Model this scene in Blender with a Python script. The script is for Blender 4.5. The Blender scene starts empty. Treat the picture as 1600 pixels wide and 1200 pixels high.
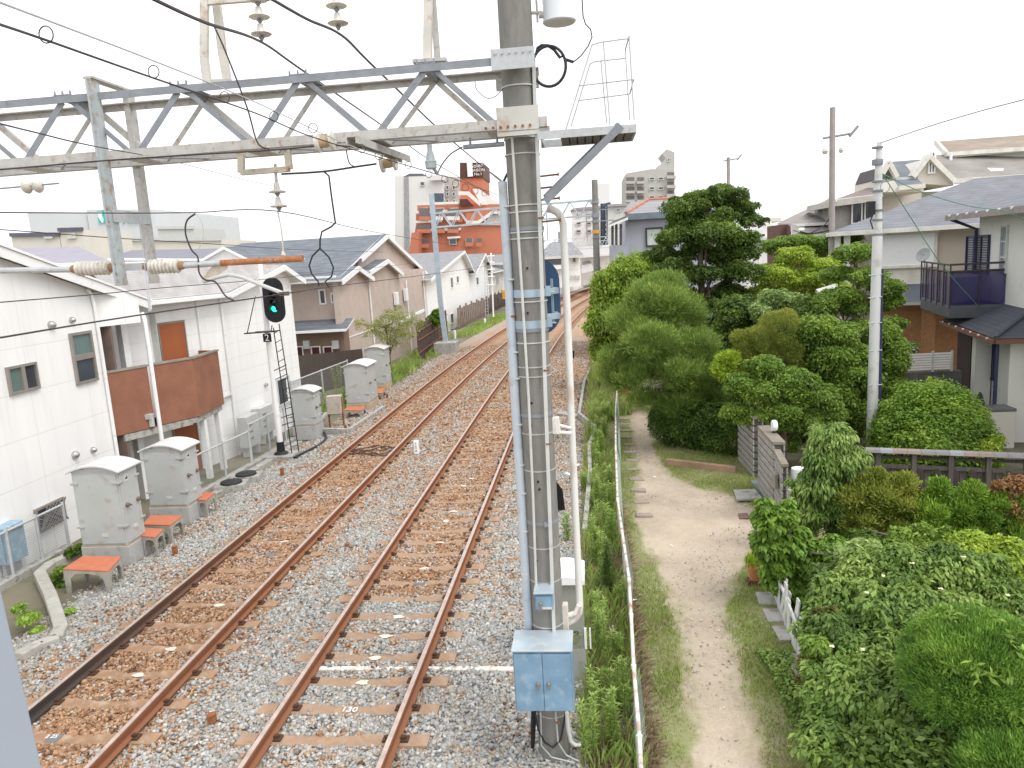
import bpy, math, random
import numpy as np
from math import radians, sin, cos, pi
from mathutils import Vector, Matrix
random.seed(7); rng = np.random.default_rng(7)
S = bpy.context.scene
COL = S.collection
# ------------------------------------------------------------------ camera
F_PX, PITCH, ROLL, YAW, CAM_H = 1169.65, 0.16855, -0.05960, -0.10667, 5.179
def ray(px, py):
    """direction (world) of the sight line through a photo pixel (1600x1200)"""
    u = (px-800)/F_PX; v = (py-600)/F_PX
    cr, sr = cos(ROLL), sin(ROLL)
    u1 = u*cr+v*sr; v1 = -u*sr+v*cr
    cp, sp = cos(PITCH), sin(PITCH)
    y = cp-v1*sp; z = -sp-v1*cp
    cy, sy = cos(YAW), sin(YAW)
    return Vector((u1*cy+y*sy, -u1*sy+y*cy, z))
EYE = Vector((0, 0, CAM_H))
def G(px, py, z=0.0):                       # world point at height z
    r = ray(px, py); return EYE+r*((z-CAM_H)/r.z)
def W(px, py, Y):                           # world point at distance Y down the line
    r = ray(px, py); return EYE+r*(Y/r.y)
def XP(px, py, X):                          # world point on the plane x = X
    r = ray(px, py); return EYE+r*(X/r.x)
cam = bpy.data.cameras.new('camera'); camo = bpy.data.objects.new('camera', cam); COL.objects.link(camo)
cam.sensor_width = 36; cam.lens = 36*F_PX/1600; cam.clip_start = 0.1; cam.clip_end = 6000
fw = ray(800, 600).normalized(); rt = (ray(1000, 600)-ray(800, 600)).normalized(); up = rt.cross(fw)
camo.matrix_world = Matrix(((rt.x, up.x, -fw.x, 0), (rt.y, up.y, -fw.y, 0), (rt.z, up.z, -fw.z, CAM_H), (0, 0, 0, 1)))
S.camera = camo
# ------------------------------------------------------------------ sky, sun, exposure
wd = bpy.data.worlds.new('World'); S.world = wd; wd.use_nodes = True
wn = wd.node_tree.nodes; wl = wd.node_tree.links
bg = wn['Background']
sky = wn.new('ShaderNodeTexSky'); sky.sky_type = 'NISHITA'; sky.sun_disc = False
SUN_EL, SUN_AZ = 55, 128
sky.sun_elevation = radians(SUN_EL); sky.sun_rotation = radians(SUN_AZ); sky.dust_density = 6; sky.air_density = 1.0; sky.ozone_density = 1.0
hs = wn.new('ShaderNodeHueSaturation'); hs.inputs['Saturation'].default_value = 0.10
wl.new(sky.outputs[0], hs.inputs['Color'])
mixw = wn.new('ShaderNodeMix'); mixw.data_type = 'RGBA'; mixw.inputs[0].default_value = 0.75   # cloud deck over the clear sky
wl.new(hs.outputs[0], mixw.inputs[6]); mixw.inputs[7].default_value = (10.6, 10.7, 11.0, 1)
wl.new(mixw.outputs[2], bg.inputs['Color']); bg.inputs['Strength'].default_value = 0.125
sl = bpy.data.lights.new('sun', 'SUN'); sl.energy = 1.15; sl.angle = radians(25); sl.color = (1, .97, .92)
slo = bpy.data.objects.new('sun', sl); COL.objects.link(slo)
d = Vector((sin(radians(SUN_AZ))*cos(radians(SUN_EL)), cos(radians(SUN_AZ))*cos(radians(SUN_EL)), sin(radians(SUN_EL))))
slo.rotation_euler = d.to_track_quat('Z', 'Y').to_euler()
S.view_settings.view_transform = 'Standard'; S.view_settings.look = 'None'; S.view_settings.gamma = 1
S.view_settings.exposure = 0.38
# ------------------------------------------------------------------ materials
MATS = {}
def nodes(m): return m.node_tree.nodes, m.node_tree.links
def mat(name, col, rough=.8, metal=0, var=.15, scale=3, dirt=None, dirt_amt=0, bump=0, bscale=40, spec=.3, stretch=None, coat=0):
    """procedural paint / concrete / steel: base colour broken by noise, optional dirt blotches and bump"""
    if name in MATS: return MATS[name]
    m = bpy.data.materials.new(name); m.use_nodes = True; n, l = nodes(m); b = n['Principled BSDF']
    b.inputs['Roughness'].default_value = rough; b.inputs['Metallic'].default_value = metal
    b.inputs['Specular IOR Level'].default_value = spec
    if coat: b.inputs['Coat Weight'].default_value = coat
    tc = n.new('ShaderNodeTexCoord'); src = tc.outputs['Object']
    if stretch:
        mp = n.new('ShaderNodeMapping'); mp.inputs['Scale'].default_value = stretch; l.new(src, mp.inputs[0]); src = mp.outputs[0]
    ns = n.new('ShaderNodeTexNoise'); ns.inputs['Scale'].default_value = scale; ns.inputs['Detail'].default_value = 6; l.new(src, ns.inputs['Vector'])
    rp = n.new('ShaderNodeValToRGB'); l.new(ns.outputs[0], rp.inputs[0])
    c = np.array(col[:3]); rp.color_ramp.elements[0].position = .3; rp.color_ramp.elements[1].position = .7
    rp.color_ramp.elements[0].color = (*np.clip(c*(1-var), 0, 1), 1); rp.color_ramp.elements[1].color = (*np.clip(c*(1+var), 0, .9), 1)
    out = rp.outputs[0]
    if dirt is not None and dirt_amt > 0:
        n2 = n.new('ShaderNodeTexNoise'); n2.inputs['Scale'].default_value = scale*1.7+.7; n2.inputs['Detail'].default_value = 8; l.new(src, n2.inputs['Vector'])
        r2 = n.new('ShaderNodeValToRGB'); l.new(n2.outputs[0], r2.inputs[0])
        r2.color_ramp.elements[0].position = .62-.25*dirt_amt; r2.color_ramp.elements[1].position = .82-.25*dirt_amt
        mx = n.new('ShaderNodeMix'); mx.data_type = 'RGBA'; l.new(r2.outputs[0], mx.inputs[0]); l.new(out, mx.inputs[6]); mx.inputs[7].default_value = (*dirt, 1)
        out = mx.outputs[2]
    l.new(out, b.inputs['Base Color'])
    if bump:
        n3 = n.new('ShaderNodeTexNoise'); n3.inputs['Scale'].default_value = bscale; n3.inputs['Detail'].default_value = 4; l.new(tc.outputs['Object'], n3.inputs['Vector'])
        bp = n.new('ShaderNodeBump'); bp.inputs['Strength'].default_value = bump; bp.inputs['Distance'].default_value = .02; l.new(n3.outputs[0], bp.inputs['Height']); l.new(bp.outputs[0], b.inputs['Normal'])
    MATS[name] = m; return m
def mat_lines(name, col, axis='Z', period=.3, depth=.5, line=(.3, .3, .3), w=.06, rough=.8, var=.08, scale=2, axis2=None, period2=1., offset=0, spec=.3, stretch=None, streak=.88):
    """siding / tiles: thin joint lines every `period` metres along an object axis (vertical joints along axis2 too)"""
    if name in MATS: return MATS[name]
    m = mat(name, col, rough, var=var, scale=scale, spec=spec, dirt=tuple(np.array(col)*streak), dirt_amt=.12 if streak == .88 else .4, stretch=stretch); n, l = nodes(m); b = n['Principled BSDF']
    old = b.inputs['Base Color'].links[0].from_socket
    tc = n.new('ShaderNodeTexCoord'); sp = n.new('ShaderNodeSeparateXYZ'); l.new(tc.outputs['Object'], sp.inputs[0])
    def lines(ax, per, ww):
        if ax == 'XY':
            ad = n.new('ShaderNodeMath'); ad.operation = 'ADD'; l.new(sp.outputs[0], ad.inputs[0]); l.new(sp.outputs[1], ad.inputs[1]); s = ad.outputs[0]
        else: s = sp.outputs['XYZ'.index(ax)]
        a = n.new('ShaderNodeMath'); a.operation = 'DIVIDE'; l.new(s, a.inputs[0]); a.inputs[1].default_value = per
        f = n.new('ShaderNodeMath'); f.operation = 'FRACT'; l.new(a.outputs[0], f.inputs[0])
        c = n.new('ShaderNodeMath'); c.operation = 'LESS_THAN'; l.new(f.outputs[0], c.inputs[0]); c.inputs[1].default_value = ww
        return c.outputs[0], f.outputs[0]
    g, fr = lines(axis, period, w)
    if axis2:
        g2, _ = lines(axis2, period2, w*period/period2)
        mm = n.new('ShaderNodeMath'); mm.operation = 'MAXIMUM'; l.new(g, mm.inputs[0]); l.new(g2, mm.inputs[1]); g = mm.outputs[0]
    mx = n.new('ShaderNodeMix'); mx.data_type = 'RGBA'
    dm = n.new('ShaderNodeMath'); dm.operation = 'MULTIPLY'; dm.inputs[1].default_value = depth; l.new(g, dm.inputs[0]); l.new(dm.outputs[0], mx.inputs[0])
    l.new(old, mx.inputs[6]); mx.inputs[7].default_value = (*line, 1); l.new(mx.outputs[2], b.inputs['Base Color'])
    bp = n.new('ShaderNodeBump'); bp.inputs['Strength'].default_value = .4; bp.inputs['Distance'].default_value = .02; bp.invert = True
    l.new(g, bp.inputs['Height']); l.new(bp.outputs[0], b.inputs['Normal'])
    return m
def mat_attr(name, rough=.85, trans=0, spec=.2, nscale=0, namt=0):
    """colour comes from a per-face 'col' attribute (what colour each leaf or stone is)"""
    if name in MATS: return MATS[name]
    m = bpy.data.materials.new(name); m.use_nodes = True; n, l = nodes(m); b = n['Principled BSDF']
    at = n.new('ShaderNodeAttribute'); at.attribute_name = 'col'; b.inputs['Roughness'].default_value = rough; b.inputs['Specular IOR Level'].default_value = spec
    l.new(at.outputs['Color'], b.inputs['Base Color'])
    if nscale:
        ns = n.new('ShaderNodeTexNoise'); ns.inputs['Scale'].default_value = nscale; ns.inputs['Detail'].default_value = 8; ns.inputs['Roughness'].default_value = .7; tc = n.new('ShaderNodeTexCoord'); l.new(tc.outputs['Object'], ns.inputs['Vector'])
        mr = n.new('ShaderNodeMapRange'); l.new(ns.outputs[0], mr.inputs[0]); mr.inputs[3].default_value = 1-namt; mr.inputs[4].default_value = 1+namt
        mm = n.new('ShaderNodeVectorMath'); mm.operation = 'SCALE'; l.new(at.outputs['Color'], mm.inputs[0]); l.new(mr.outputs[0], mm.inputs['Scale']); l.new(mm.outputs[0], b.inputs['Base Color'])
        bp = n.new('ShaderNodeBump'); bp.inputs['Strength'].default_value = .6; bp.inputs['Distance'].default_value = .03; l.new(ns.outputs[0], bp.inputs['Height']); l.new(bp.outputs[0], b.inputs['Normal'])
    if trans:
        tr = n.new('ShaderNodeBsdfTranslucent'); hb = n.new('ShaderNodeHueSaturation'); hb.inputs['Value'].default_value = 1.3; hb.inputs['Hue'].default_value = .485
        l.new(at.outputs['Color'], hb.inputs['Color']); l.new(hb.outputs[0], tr.inputs['Color'])
        ms = n.new('ShaderNodeMixShader'); ms.inputs[0].default_value = trans; l.new(b.outputs[0], ms.inputs[1]); l.new(tr.outputs[0], ms.inputs[2])
        l.new(ms.outputs[0], n['Material Output'].inputs['Surface'])
    MATS[name] = m; return m
def mat_glass(name, col=(.10, .13, .15), rough=.12):
    if name in MATS: return MATS[name]
    m = mat(name, col, rough, var=.25, scale=1.2, spec=.9); return m
def mat_emit(name, col, strength):
    if name in MATS: return MATS[name]
    m = bpy.data.materials.new(name); m.use_nodes = True; n, l = nodes(m); b = n['Principled BSDF']
    b.inputs['Emission Color'].default_value = (*col, 1); b.inputs['Emission Strength'].default_value = strength; b.inputs['Base Color'].default_value = (*col, 1)
    MATS[name] = m; return m
# ------------------------------------------------------------------ mesh collector
OFF = {}
def V3(a): return Vector(a)
class MB:
    def __init__(s): s.v = []; s.f = []; s.mi = []; s.k = 0
    def add(s, vs, fs):
        b = len(s.v); s.v += [tuple(v) for v in vs]; s.f += [tuple(i+b for i in f) for f in fs]; s.mi += [s.k]*len(fs); return s
    def hexa(s, p):   # 8 corners: bottom 0-3 ccw, top 4-7
        return s.add(p, [(3, 2, 1, 0), (4, 5, 6, 7), (0, 1, 5, 4), (1, 2, 6, 5), (2, 3, 7, 6), (3, 0, 4, 7)])
    def box(s, c, d, rz=0, taper=1):
        x, y, z = d[0]/2, d[1]/2, d[2]; t = taper; ca, sa = cos(rz), sin(rz); P = []
        for (zz, k) in ((0, 1), (z, t)):
            for sx, sy in ((-1, -1), (1, -1), (1, 1), (-1, 1)):
                X, Y = sx*x*k, sy*y*k; P.append((c[0]+X*ca-Y*sa, c[1]+X*sa+Y*ca, c[2]+zz))
        return s.hexa(P)
    def beam(s, a, b, w, h, upv=(0, 0, 1)):
        a, b = V3(a), V3(b); d = (b-a); L = d.length
        if L < 1e-6: return s
        d /= L; u = V3(upv)
        if abs(d.dot(u)) > .98: u = V3((0, 1, 0))
        sd = d.cross(u).normalized(); u = sd.cross(d).normalized()
        P = []
        for q in (a, b):
            for (i, j) in ((-1, -1), (1, -1), (1, 1), (-1, 1)): P.append(q+sd*(i*w/2)+u*(j*h/2))
        return s.add(P, [(0, 1, 2, 3), (7, 6, 5, 4), (4, 5, 1, 0), (5, 6, 2, 1), (6, 7, 3, 2), (7, 4, 0, 3)])
    def angle(s, a, b, w, t=.008, upv=(0, 0, 1), flip=1):       # L-section
        a, b = V3(a), V3(b); d = (b-a).normalized(); u = V3(upv)
        if abs(d.dot(u)) > .98: u = V3((0, 1, 0))
        sd = d.cross(u).normalized()*flip; u = sd.cross(d).normalized()*flip
        s.beam(a+sd*w/2, b+sd*w/2, w, t, u); s.beam(a+u*(w/2+t/2), b+u*(w/2+t/2), t, w-t, u); return s
    def tube(s, pts, r, seg=8, cap=True):
        pts = [V3(p) for p in pts]; n = len(pts); rs = r if hasattr(r, '__len__') else [r]*n
        ref = None; rings = []
        for i, p in enumerate(pts):
            t = (pts[min(i+1, n-1)]-pts[max(i-1, 0)]).normalized()
            if ref is None:
                ref = V3((0, 0, 1)) if abs(t.z) < .9 else V3((1, 0, 0))
            a = (ref-t*ref.dot(t)).normalized(); bb = t.cross(a); ref = a
            rings.append([p+(a*cos(2*pi*j/seg)+bb*sin(2*pi*j/seg))*rs[i] for j in range(seg)])
        vs = [v for rg in rings for v in rg]; fs = []
        for i in range(n-1):
            for j in range(seg):
                k = (j+1) % seg; fs.append((i*seg+j, i*seg+k, (i+1)*seg+k, (i+1)*seg+j))
        if cap: fs += [tuple(range(seg))[::-1], tuple((n-1)*seg+j for j in range(seg))]
        return s.add(vs, fs)
    def lathe(s, base, prof, axis=(0, 0, 1), seg=16):
        ax = V3(axis).normalized(); a = ax.orthogonal().normalized(); bb = ax.cross(a); base = V3(base)
        vs = []; fs = []; n = len(prof)
        for (r, h) in prof:
            for j in range(seg): vs.append(base+ax*h+(a*cos(2*pi*j/seg)+bb*sin(2*pi*j/seg))*max(r, 1e-4))
        for i in range(n-1):
            for j in range(seg):
                k = (j+1) % seg; fs.append((i*seg+j, i*seg+k, (i+1)*seg+k, (i+1)*seg+j))
        fs += [tuple(range(seg))[::-1], tuple((n-1)*seg+j for j in range(seg))]
        return s.add(vs, fs)
    def prism(s, poly, vec):                # polygon extruded by vec
        n = len(poly); v = V3(vec); P = [V3(p) for p in poly]
        return s.add(P+[p+v for p in P], [tuple(range(n))[::-1], tuple(range(n, 2*n))]+[(i, (i+1) % n, (i+1) % n+n, i+n) for i in range(n)])
    def slab(s, poly, t):                   # polygon thickened along its normal by t
        P = [V3(p) for p in poly]; nn = (P[1]-P[0]).cross(P[2]-P[0]).normalized(); return s.prism(P, nn*t)
    def sphere(s, c, r, seg=10, rings=6, sc=(1, 1, 1)):
        c = V3(c); vs = []; fs = []
        for i in range(rings+1):
            th = pi*i/rings
            for j in range(seg): vs.append((c.x+r*sc[0]*sin(th)*cos(2*pi*j/seg), c.y+r*sc[1]*sin(th)*sin(2*pi*j/seg), c.z+r*sc[2]*cos(th)))
        for i in range(rings):
            for j in range(seg):
                k = (j+1) % seg; fs.append((i*seg+j, (i+1)*seg+j, (i+1)*seg+k, i*seg+k))
        return s.add(vs, fs)
    def build(s, name, m, parent=None, smooth=None, at=None, bevel=0, kind=None, label=None):
        me = bpy.data.meshes.new(name); V = np.array(s.v, float).reshape(-1, 3)
        if parent is not None: off = OFF[parent.name]
        elif at is not None: off = np.array(at, float)
        else: off = np.array([(V[:, 0].min()+V[:, 0].max())/2, (V[:, 1].min()+V[:, 1].max())/2, V[:, 2].min()])
        me.from_pydata((V-off).tolist(), [], s.f)
        ms = m if isinstance(m, (list, tuple)) else [m]
        for q in ms: me.materials.append(q)
        if len(ms) > 1: me.polygons.foreach_set('material_index', s.mi)
        if smooth: me.polygons.foreach_set('use_smooth', [True]*len(me.polygons)); me.set_sharp_from_angle(angle=radians(smooth if smooth > 1 else 35))
        o = bpy.data.objects.new(name, me); COL.objects.link(o)
        if parent is not None: o.parent = parent
        else: o.location = off
        OFF[o.name] = off
        if bevel:
            bv = o.modifiers.new('bevel', 'BEVEL'); bv.width = bevel; bv.segments = 2; bv.limit_method = 'ANGLE'; bv.angle_limit = radians(40)
        if kind: o['kind'] = kind
        if label: o['label'] = label
        return o
def tag(o, label, cat, group=None, kind=None):
    o['label'] = label; o['category'] = cat
    if group: o['group'] = group
    if kind: o['kind'] = kind
    return o
def thing(name, label, cat, loc=(0, 0, 0), group=None, rz=0):
    o = bpy.data.objects.new(name, None); COL.objects.link(o); o.location = loc; o.rotation_euler = (0, 0, rz); o.empty_display_size = .2
    OFF[o.name] = np.array(loc, float); return tag(o, label, cat, group)
def copytree(o, parent=None):
    kids = list(o.children); c = o.copy(); COL.objects.link(c); OFF[c.name] = OFF[o.name]
    if parent is not None: c.parent = parent
    for k in kids: copytree(k, c)
    return c
def npmesh(name, verts, faces, m, cols=None, loc=(0, 0, 0), parent=None, smooth=False):
    """verts (N,3), faces (M,k) all of k corners; cols (M,3) per face"""
    me = bpy.data.meshes.new(name); k = faces.shape[1]; M = len(faces)
    off = OFF[parent.name] if parent is not None else np.array(loc, float)
    me.vertices.add(len(verts)); me.vertices.foreach_set('co', (verts-off).astype(np.float32).ravel())
    me.loops.add(M*k); me.loops.foreach_set('vertex_index', faces.astype(np.int32).ravel())
    me.polygons.add(M); me.polygons.foreach_set('loop_start', np.arange(0, M*k, k, dtype=np.int32))
    if smooth: me.polygons.foreach_set('use_smooth', [True]*M)
    me.update(calc_edges=True)
    if cols is not None:
        pt = len(cols) == len(verts); a = me.attributes.new('col', 'FLOAT_COLOR', 'POINT' if pt else 'FACE'); c4 = np.ones((len(cols), 4), np.float32); c4[:, :3] = cols; a.data.foreach_set('color', c4.ravel())
    me.materials.append(m); o = bpy.data.objects.new(name, me); COL.objects.link(o)
    if parent is not None: o.parent = parent
    else: o.location = off
    OFF[o.name] = off
    return o
# common materials
galv = mat('galvanised_steel', (.50, .52, .53), .55, .2, var=.08, scale=14, dirt=(.36, .31, .26), dirt_amt=.1)
galvblue = mat('weathered_blue_grey_steel', (.27, .29, .315), .6, .15, var=.1, scale=9, dirt=(.22, .18, .17), dirt_amt=.12)
rustysteel = mat('rust_streaked_steel', (.50, .49, .465), .7, .1, var=.1, scale=11, dirt=(.34, .24, .17), dirt_amt=.26)
rust = mat('rust', (.30, .12, .05), .85, .1, var=.3, scale=12, dirt=(.16, .07, .04), dirt_amt=.5)
concrete = mat('concrete', (.40, .39, .36), .9, var=.15, scale=4, dirt=(.22, .21, .19), dirt_amt=.5, bump=.25)
poleconc = mat('pole_concrete', (.235, .23, .21), .9, var=.10, scale=3, dirt=(.19, .185, .17), dirt_amt=.4, bump=.25, bscale=120, stretch=(3, 3, .8))
porcelain = mat('porcelain', (.62, .60, .54), .25, var=.12, scale=10, dirt=(.40, .32, .24), dirt_amt=.35, spec=.5)
blackcable = mat('black_cable', (.03, .03, .04), .5, var=.2)
darkwire = mat('dark_copper_wire', (.07, .055, .06), .6, .3, var=.2)
whitepaint = mat('white_paint', (.84, .84, .83), .5, var=.03, scale=3, dirt=(.66, .64, .6), dirt_amt=.1)
bluepaint = mat('blue_paint', (.20, .33, .46), .5, .1, var=.14, scale=5, dirt=(.32, .43, .53), dirt_amt=.35)
blackpaint = mat('black_paint', (.02, .02, .022), .45, var=.2)
greypaint = mat('pale_grey_paint', (.58, .59, .57), .6, .05, var=.06, scale=4, dirt=(.44, .42, .38), dirt_amt=.12)
# ------------------------------------------------------------------ ground, ballast, tracks
def curve_off(y): return 0 if y < 24 else (y-24)**2/1000.
XC = {'left': -6.36, 'right': -3.13}
def tx(x, y): return x+curve_off(y)
gm = mat('earth', (.20, .18, .13), .95, var=.25, scale=.4, dirt=(.12, .13, .07), dirt_amt=.5, bump=.4, bscale=8)
# one sheet to the horizon, dropping 0.15 m away from the line
xs = [-1500, -300, -60, -13, -11.6, -9.2, -9.0, -.3, .05, 4.2, 5, 12, 60, 300, 1500]; zs = [-.6, -.6, -.6, -.6, -.42, -.32, -.42, -.42, -.30, -.36, -.3, -.3, -.3, -.3, -.3]
ys = [-60, -5, 5, 10, 15, 20, 24]+list(range(30, 170, 8))+[300, 800, 2500]
b = MB(); n = len(xs)
for y in ys:
    for x, z in zip(xs, zs): b.v.append((x+(curve_off(min(y, 160)) if -20 < x < 20 else 0), y, z))
for i in range(len(ys)-1):
    for j in range(n-1): b.f.append((i*n+j, i*n+j+1, (i+1)*n+j+1, (i+1)*n+j)); b.mi.append(0)
b.build('ground', gm, kind='structure', at=(0, 0, 0), smooth=60)
# ballast bed
bm_ = bpy.data.materials.new('ballast_bed'); bm_.use_nodes = True; n_, l_ = nodes(bm_); bb = n_['Principled BSDF']; bb.inputs['Roughness'].default_value = .95
tc = n_.new('ShaderNodeTexCoord'); vo = n_.new('ShaderNodeTexVoronoi'); vo.inputs['Scale'].default_value = 14; l_.new(tc.outputs['Object'], vo.inputs['Vector'])
rp = n_.new('ShaderNodeValToRGB'); l_.new(vo.outputs['Color'], rp.inputs[0]); e = rp.color_ramp
e.elements[0].color = (.12, .11, .10, 1); e.elements[1].color = (.62, .58, .52, 1); e.elements.new(.5).color = (.32, .28, .24, 1)
at_ = n_.new('ShaderNodeAttribute'); at_.attribute_name = 'col'
mx_ = n_.new('ShaderNodeMix'); mx_.data_type = 'RGBA'; mx_.blend_type = 'MULTIPLY'; mx_.inputs[0].default_value = 1; l_.new(at_.outputs['Color'], mx_.inputs[6])
mg = n_.new('ShaderNodeMix'); mg.data_type = 'RGBA'; mg.blend_type = 'ADD'; mg.inputs[0].default_value = 1; mg.inputs[7].default_value = (.62, .62, .62, 1); l_.new(rp.outputs[0], mg.inputs[6]); l_.new(mg.outputs[2], mx_.inputs[7])
l_.new(mx_.outputs[2], bb.inputs['Base Color'])
bp_ = n_.new('ShaderNodeBump'); bp_.inputs['Strength'].default_value = .9; bp_.inputs['Distance'].default_value = .03; l_.new(vo.outputs['Distance'], bp_.inputs['Height']); l_.new(bp_.outputs[0], bb.inputs['Normal'])
def ballast_z(x):     # x without the curve
    z = np.full_like(x, -.20)
    z = np.where((x > -5.1) & (x < -4.4), -.185, z)
    z = np.where(x > -1.6, -.20-.06*np.clip((x+1.6)/1.4, 0, 1), z)
    z = np.where(x < -7.9, -.20-.16*np.clip((-7.9-x)/1.5, 0, 1), z)
    return z
def vnoise(x, y, s, seed=0):
    """cheap smooth value noise"""
    x = np.asarray(x)*s+seed*17.3; y = np.asarray(y)*s+seed*9.1
    xi = np.floor(x).astype(int); yi = np.floor(y).astype(int); fx = x-xi; fy = y-yi
    def h(a, b_): return (np.sin(a*127.1+b_*311.7+seed)*43758.5453) % 1.0
    fx = fx*fx*(3-2*fx); fy = fy*fy*(3-2*fy)
    return (h(xi, yi)*(1-fx)+h(xi+1, yi)*fx)*(1-fy)+(h(xi, yi+1)*(1-fx)+h(xi+1, yi+1)*fx)*fy
def rustiness(x, y):
    dl = np.abs(x+6.36); dr = np.abs(x+3.13)
    nz = (vnoise(x, y, 1.3, 1)-.5)*.5+(vnoise(x, y, 4, 2)-.5)*.4
    r = np.clip(1.6-dl*1.05, 0, 1)*.95
    r = np.maximum(r, np.clip(1.55-dr*1.05, 0, 1)*np.where(y > 11.25, .9, .12)*1.0)
    r = np.maximum(r, np.clip(1-np.abs(dr-.85)*5, 0, 1)*.55)
    far = np.clip((y-11)/16, 0, 1)
    r = np.maximum(r, far*.72*np.where(x < -8.2, .55, 1))
    r = np.maximum(r, .12)
    return np.clip(r+nz*np.where(r > .1, 1, .3), 0, 1)
X = np.linspace(-9.4, 0.1, 40); Y = np.concatenate([np.arange(-4, 40, .5), np.arange(40, 190, 2.)])
XX, YY = np.meshgrid(X, Y); co = np.stack([XX+np.where(YY > 24, (YY-24)**2/1000, 0), YY, ballast_z(XX)], -1).reshape(-1, 3)
idx = np.arange(len(X)*len(Y)).reshape(len(Y), len(X)); fc = np.stack([idx[:-1, :-1], idx[:-1, 1:], idx[1:, 1:], idx[1:, :-1]], -1).reshape(-1, 4)
fxm = (XX[:-1, :-1]+XX[1:, 1:]).ravel()/2; fym = (YY[:-1, :-1]+YY[1:, 1:]).ravel()/2; rr = rustiness(fxm, fym)[:, None]
o = npmesh('ballast_bed', co, fc, bm_, np.array([.40, .39, .365])*(1-rr)+np.array([.43, .27, .165])*rr, smooth=True); o['kind'] = 'structure'
LPH = .597
# loose stones on the bed (counted by nobody)
def stones(name, n, y0, y1, size, label):
    u = rng.random(n); y = y0+(y1-y0)*u; x = rng.uniform(-9.5, .25, n)
    keep = np.ones(n, bool)
    for s_ in ('left', 'right'):
        for side in (-.75, .75): keep &= np.abs(x-XC[s_]-side) > .075
    sp_ = np.where(x < -4.75, .69, .5986); ph = ((y-6.933-np.where(x < -4.75, LPH, 0)) % sp_); onsl = (np.minimum(ph, sp_-ph) < .092-.07*np.clip((y-10)/14, 0, 1)) & ((np.abs(x+6.36) < 1.1+.12*rng.random(n)) | (np.abs(x+3.13) < 1.1+.12*rng.random(n)))
    keep &= ~(onsl & (rng.random(n) < .985))
    keep &= ~((x > -.25) & (rng.random(n) < (x+.25)/.5)); keep &= ~((x < -8.9) & (rng.random(n) < (-8.9-x)/.6))
    x = x[keep]; y = y[keep]; n = len(x)
    z = ballast_z(x)+rng.uniform(-.012, .022, n)+(vnoise(x, y, 2.5, 5)-.5)*.03
    base = np.array([(-1, -1, -1), (1, -1, -1), (1, 1, -1), (-1, 1, -1), (-1, -1, 1), (1, -1, 1), (1, 1, 1), (-1, 1, 1)], float)*.5
    v = base[None]*rng.uniform(.55, 1.1, (n, 1, 3))+rng.uniform(-.22, .22, (n, 8, 3))
    v[:, :, 2] *= .8
    ang = rng.uniform(0, 2*pi, n); tl = rng.normal(0, .45, n); ca, sa = np.cos(ang)[:, None], np.sin(ang)[:, None]; ct, st = np.cos(tl)[:, None], np.sin(tl)[:, None]
    a = v[:, :, 0]; b_ = v[:, :, 1]; c = v[:, :, 2]
    b2 = b_*ct-c*st; c2 = b_*st+c*ct
    sz = (size*rng.uniform(.55, 1.25, n))[:, None]
    P = np.stack([(a*ca-b2*sa)*sz+(x+np.where(y > 24, (y-24)**2/1000, 0))[:, None], (a*sa+b2*ca)*sz+y[:, None], c2*sz+z[:, None]], -1).reshape(-1, 3)
    f = np.array([(3, 2, 1, 0), (4, 5, 6, 7), (0, 1, 5, 4), (1, 2, 6, 5), (2, 3, 7, 6), (3, 0, 4, 7)])
    F = (np.arange(n)[:, None, None]*8+f[None]).reshape(-1, 4)
    r = rustiness(x, y); isr = rng.random(n) < r
    t = rng.random((n, 1))
    grey = np.array([.30, .30, .29])*(1-t)+np.array([.52, .515, .485])*t; k = rng.random(n)
    grey[k > .95] = (.60, .59, .56); grey[k < .12] = (.42, .34, .25); grey[(k > .12) & (k < .17)] = (.17, .18, .18)
    ru = np.array([.27, .145, .08])*(1-t)+np.array([.52, .33, .20])*t; k = rng.random(n); ru[k > .9] = (.50, .41, .32); ru[k < .12] = (.15, .08, .05)
    c = np.where(isr[:, None], ru, grey)
    o = npmesh(name, P, F, mat_attr('stone'), np.repeat(c, 6, 0)); return tag(o, label, 'ballast', kind='stuff')
stones('ballast_stones', 190000, 5.6, 20, .044, 'loose grey and rust brown crushed stone lying around both tracks in the foreground')
stones('ballast_stones', 110000, 20, 46, .06, 'loose rust tinted crushed stone lying around both tracks farther off')
# rails
railm = bpy.data.materials.new('rail_steel'); railm.use_nodes = True; n_, l_ = nodes(railm); bb = n_['Principled BSDF']
ns = n_.new('ShaderNodeTexNoise'); ns.inputs['Scale'].default_value = 5; ns.inputs['Detail'].default_value = 8; rp = n_.new('ShaderNodeValToRGB'); l_.new(ns.outputs[0], rp.inputs[0])
rp.color_ramp.elements[0].color = (.15, .06, .03, 1); rp.color_ramp.elements[1].color = (.39, .155, .065, 1); rp.color_ramp.elements[0].position = .3; rp.color_ramp.elements[1].position = .7
l_.new(rp.outputs[0], bb.inputs['Base Color']); bb.inputs['Roughness'].default_value = .7
railtop = mat('worn_rail_head', (.50, .41, .36), .4, .3, var=.15, scale=9)
raildark = railm.copy(); raildark.name = 'near_dark_rail_steel'; n_, l_ = nodes(raildark); tc = n_.new('ShaderNodeTexCoord'); sp_ = n_.new('ShaderNodeSeparateXYZ'); l_.new(tc.outputs['Object'], sp_.inputs[0])  # rail steel coloured near black at the near end, blending to rust along Y
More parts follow.
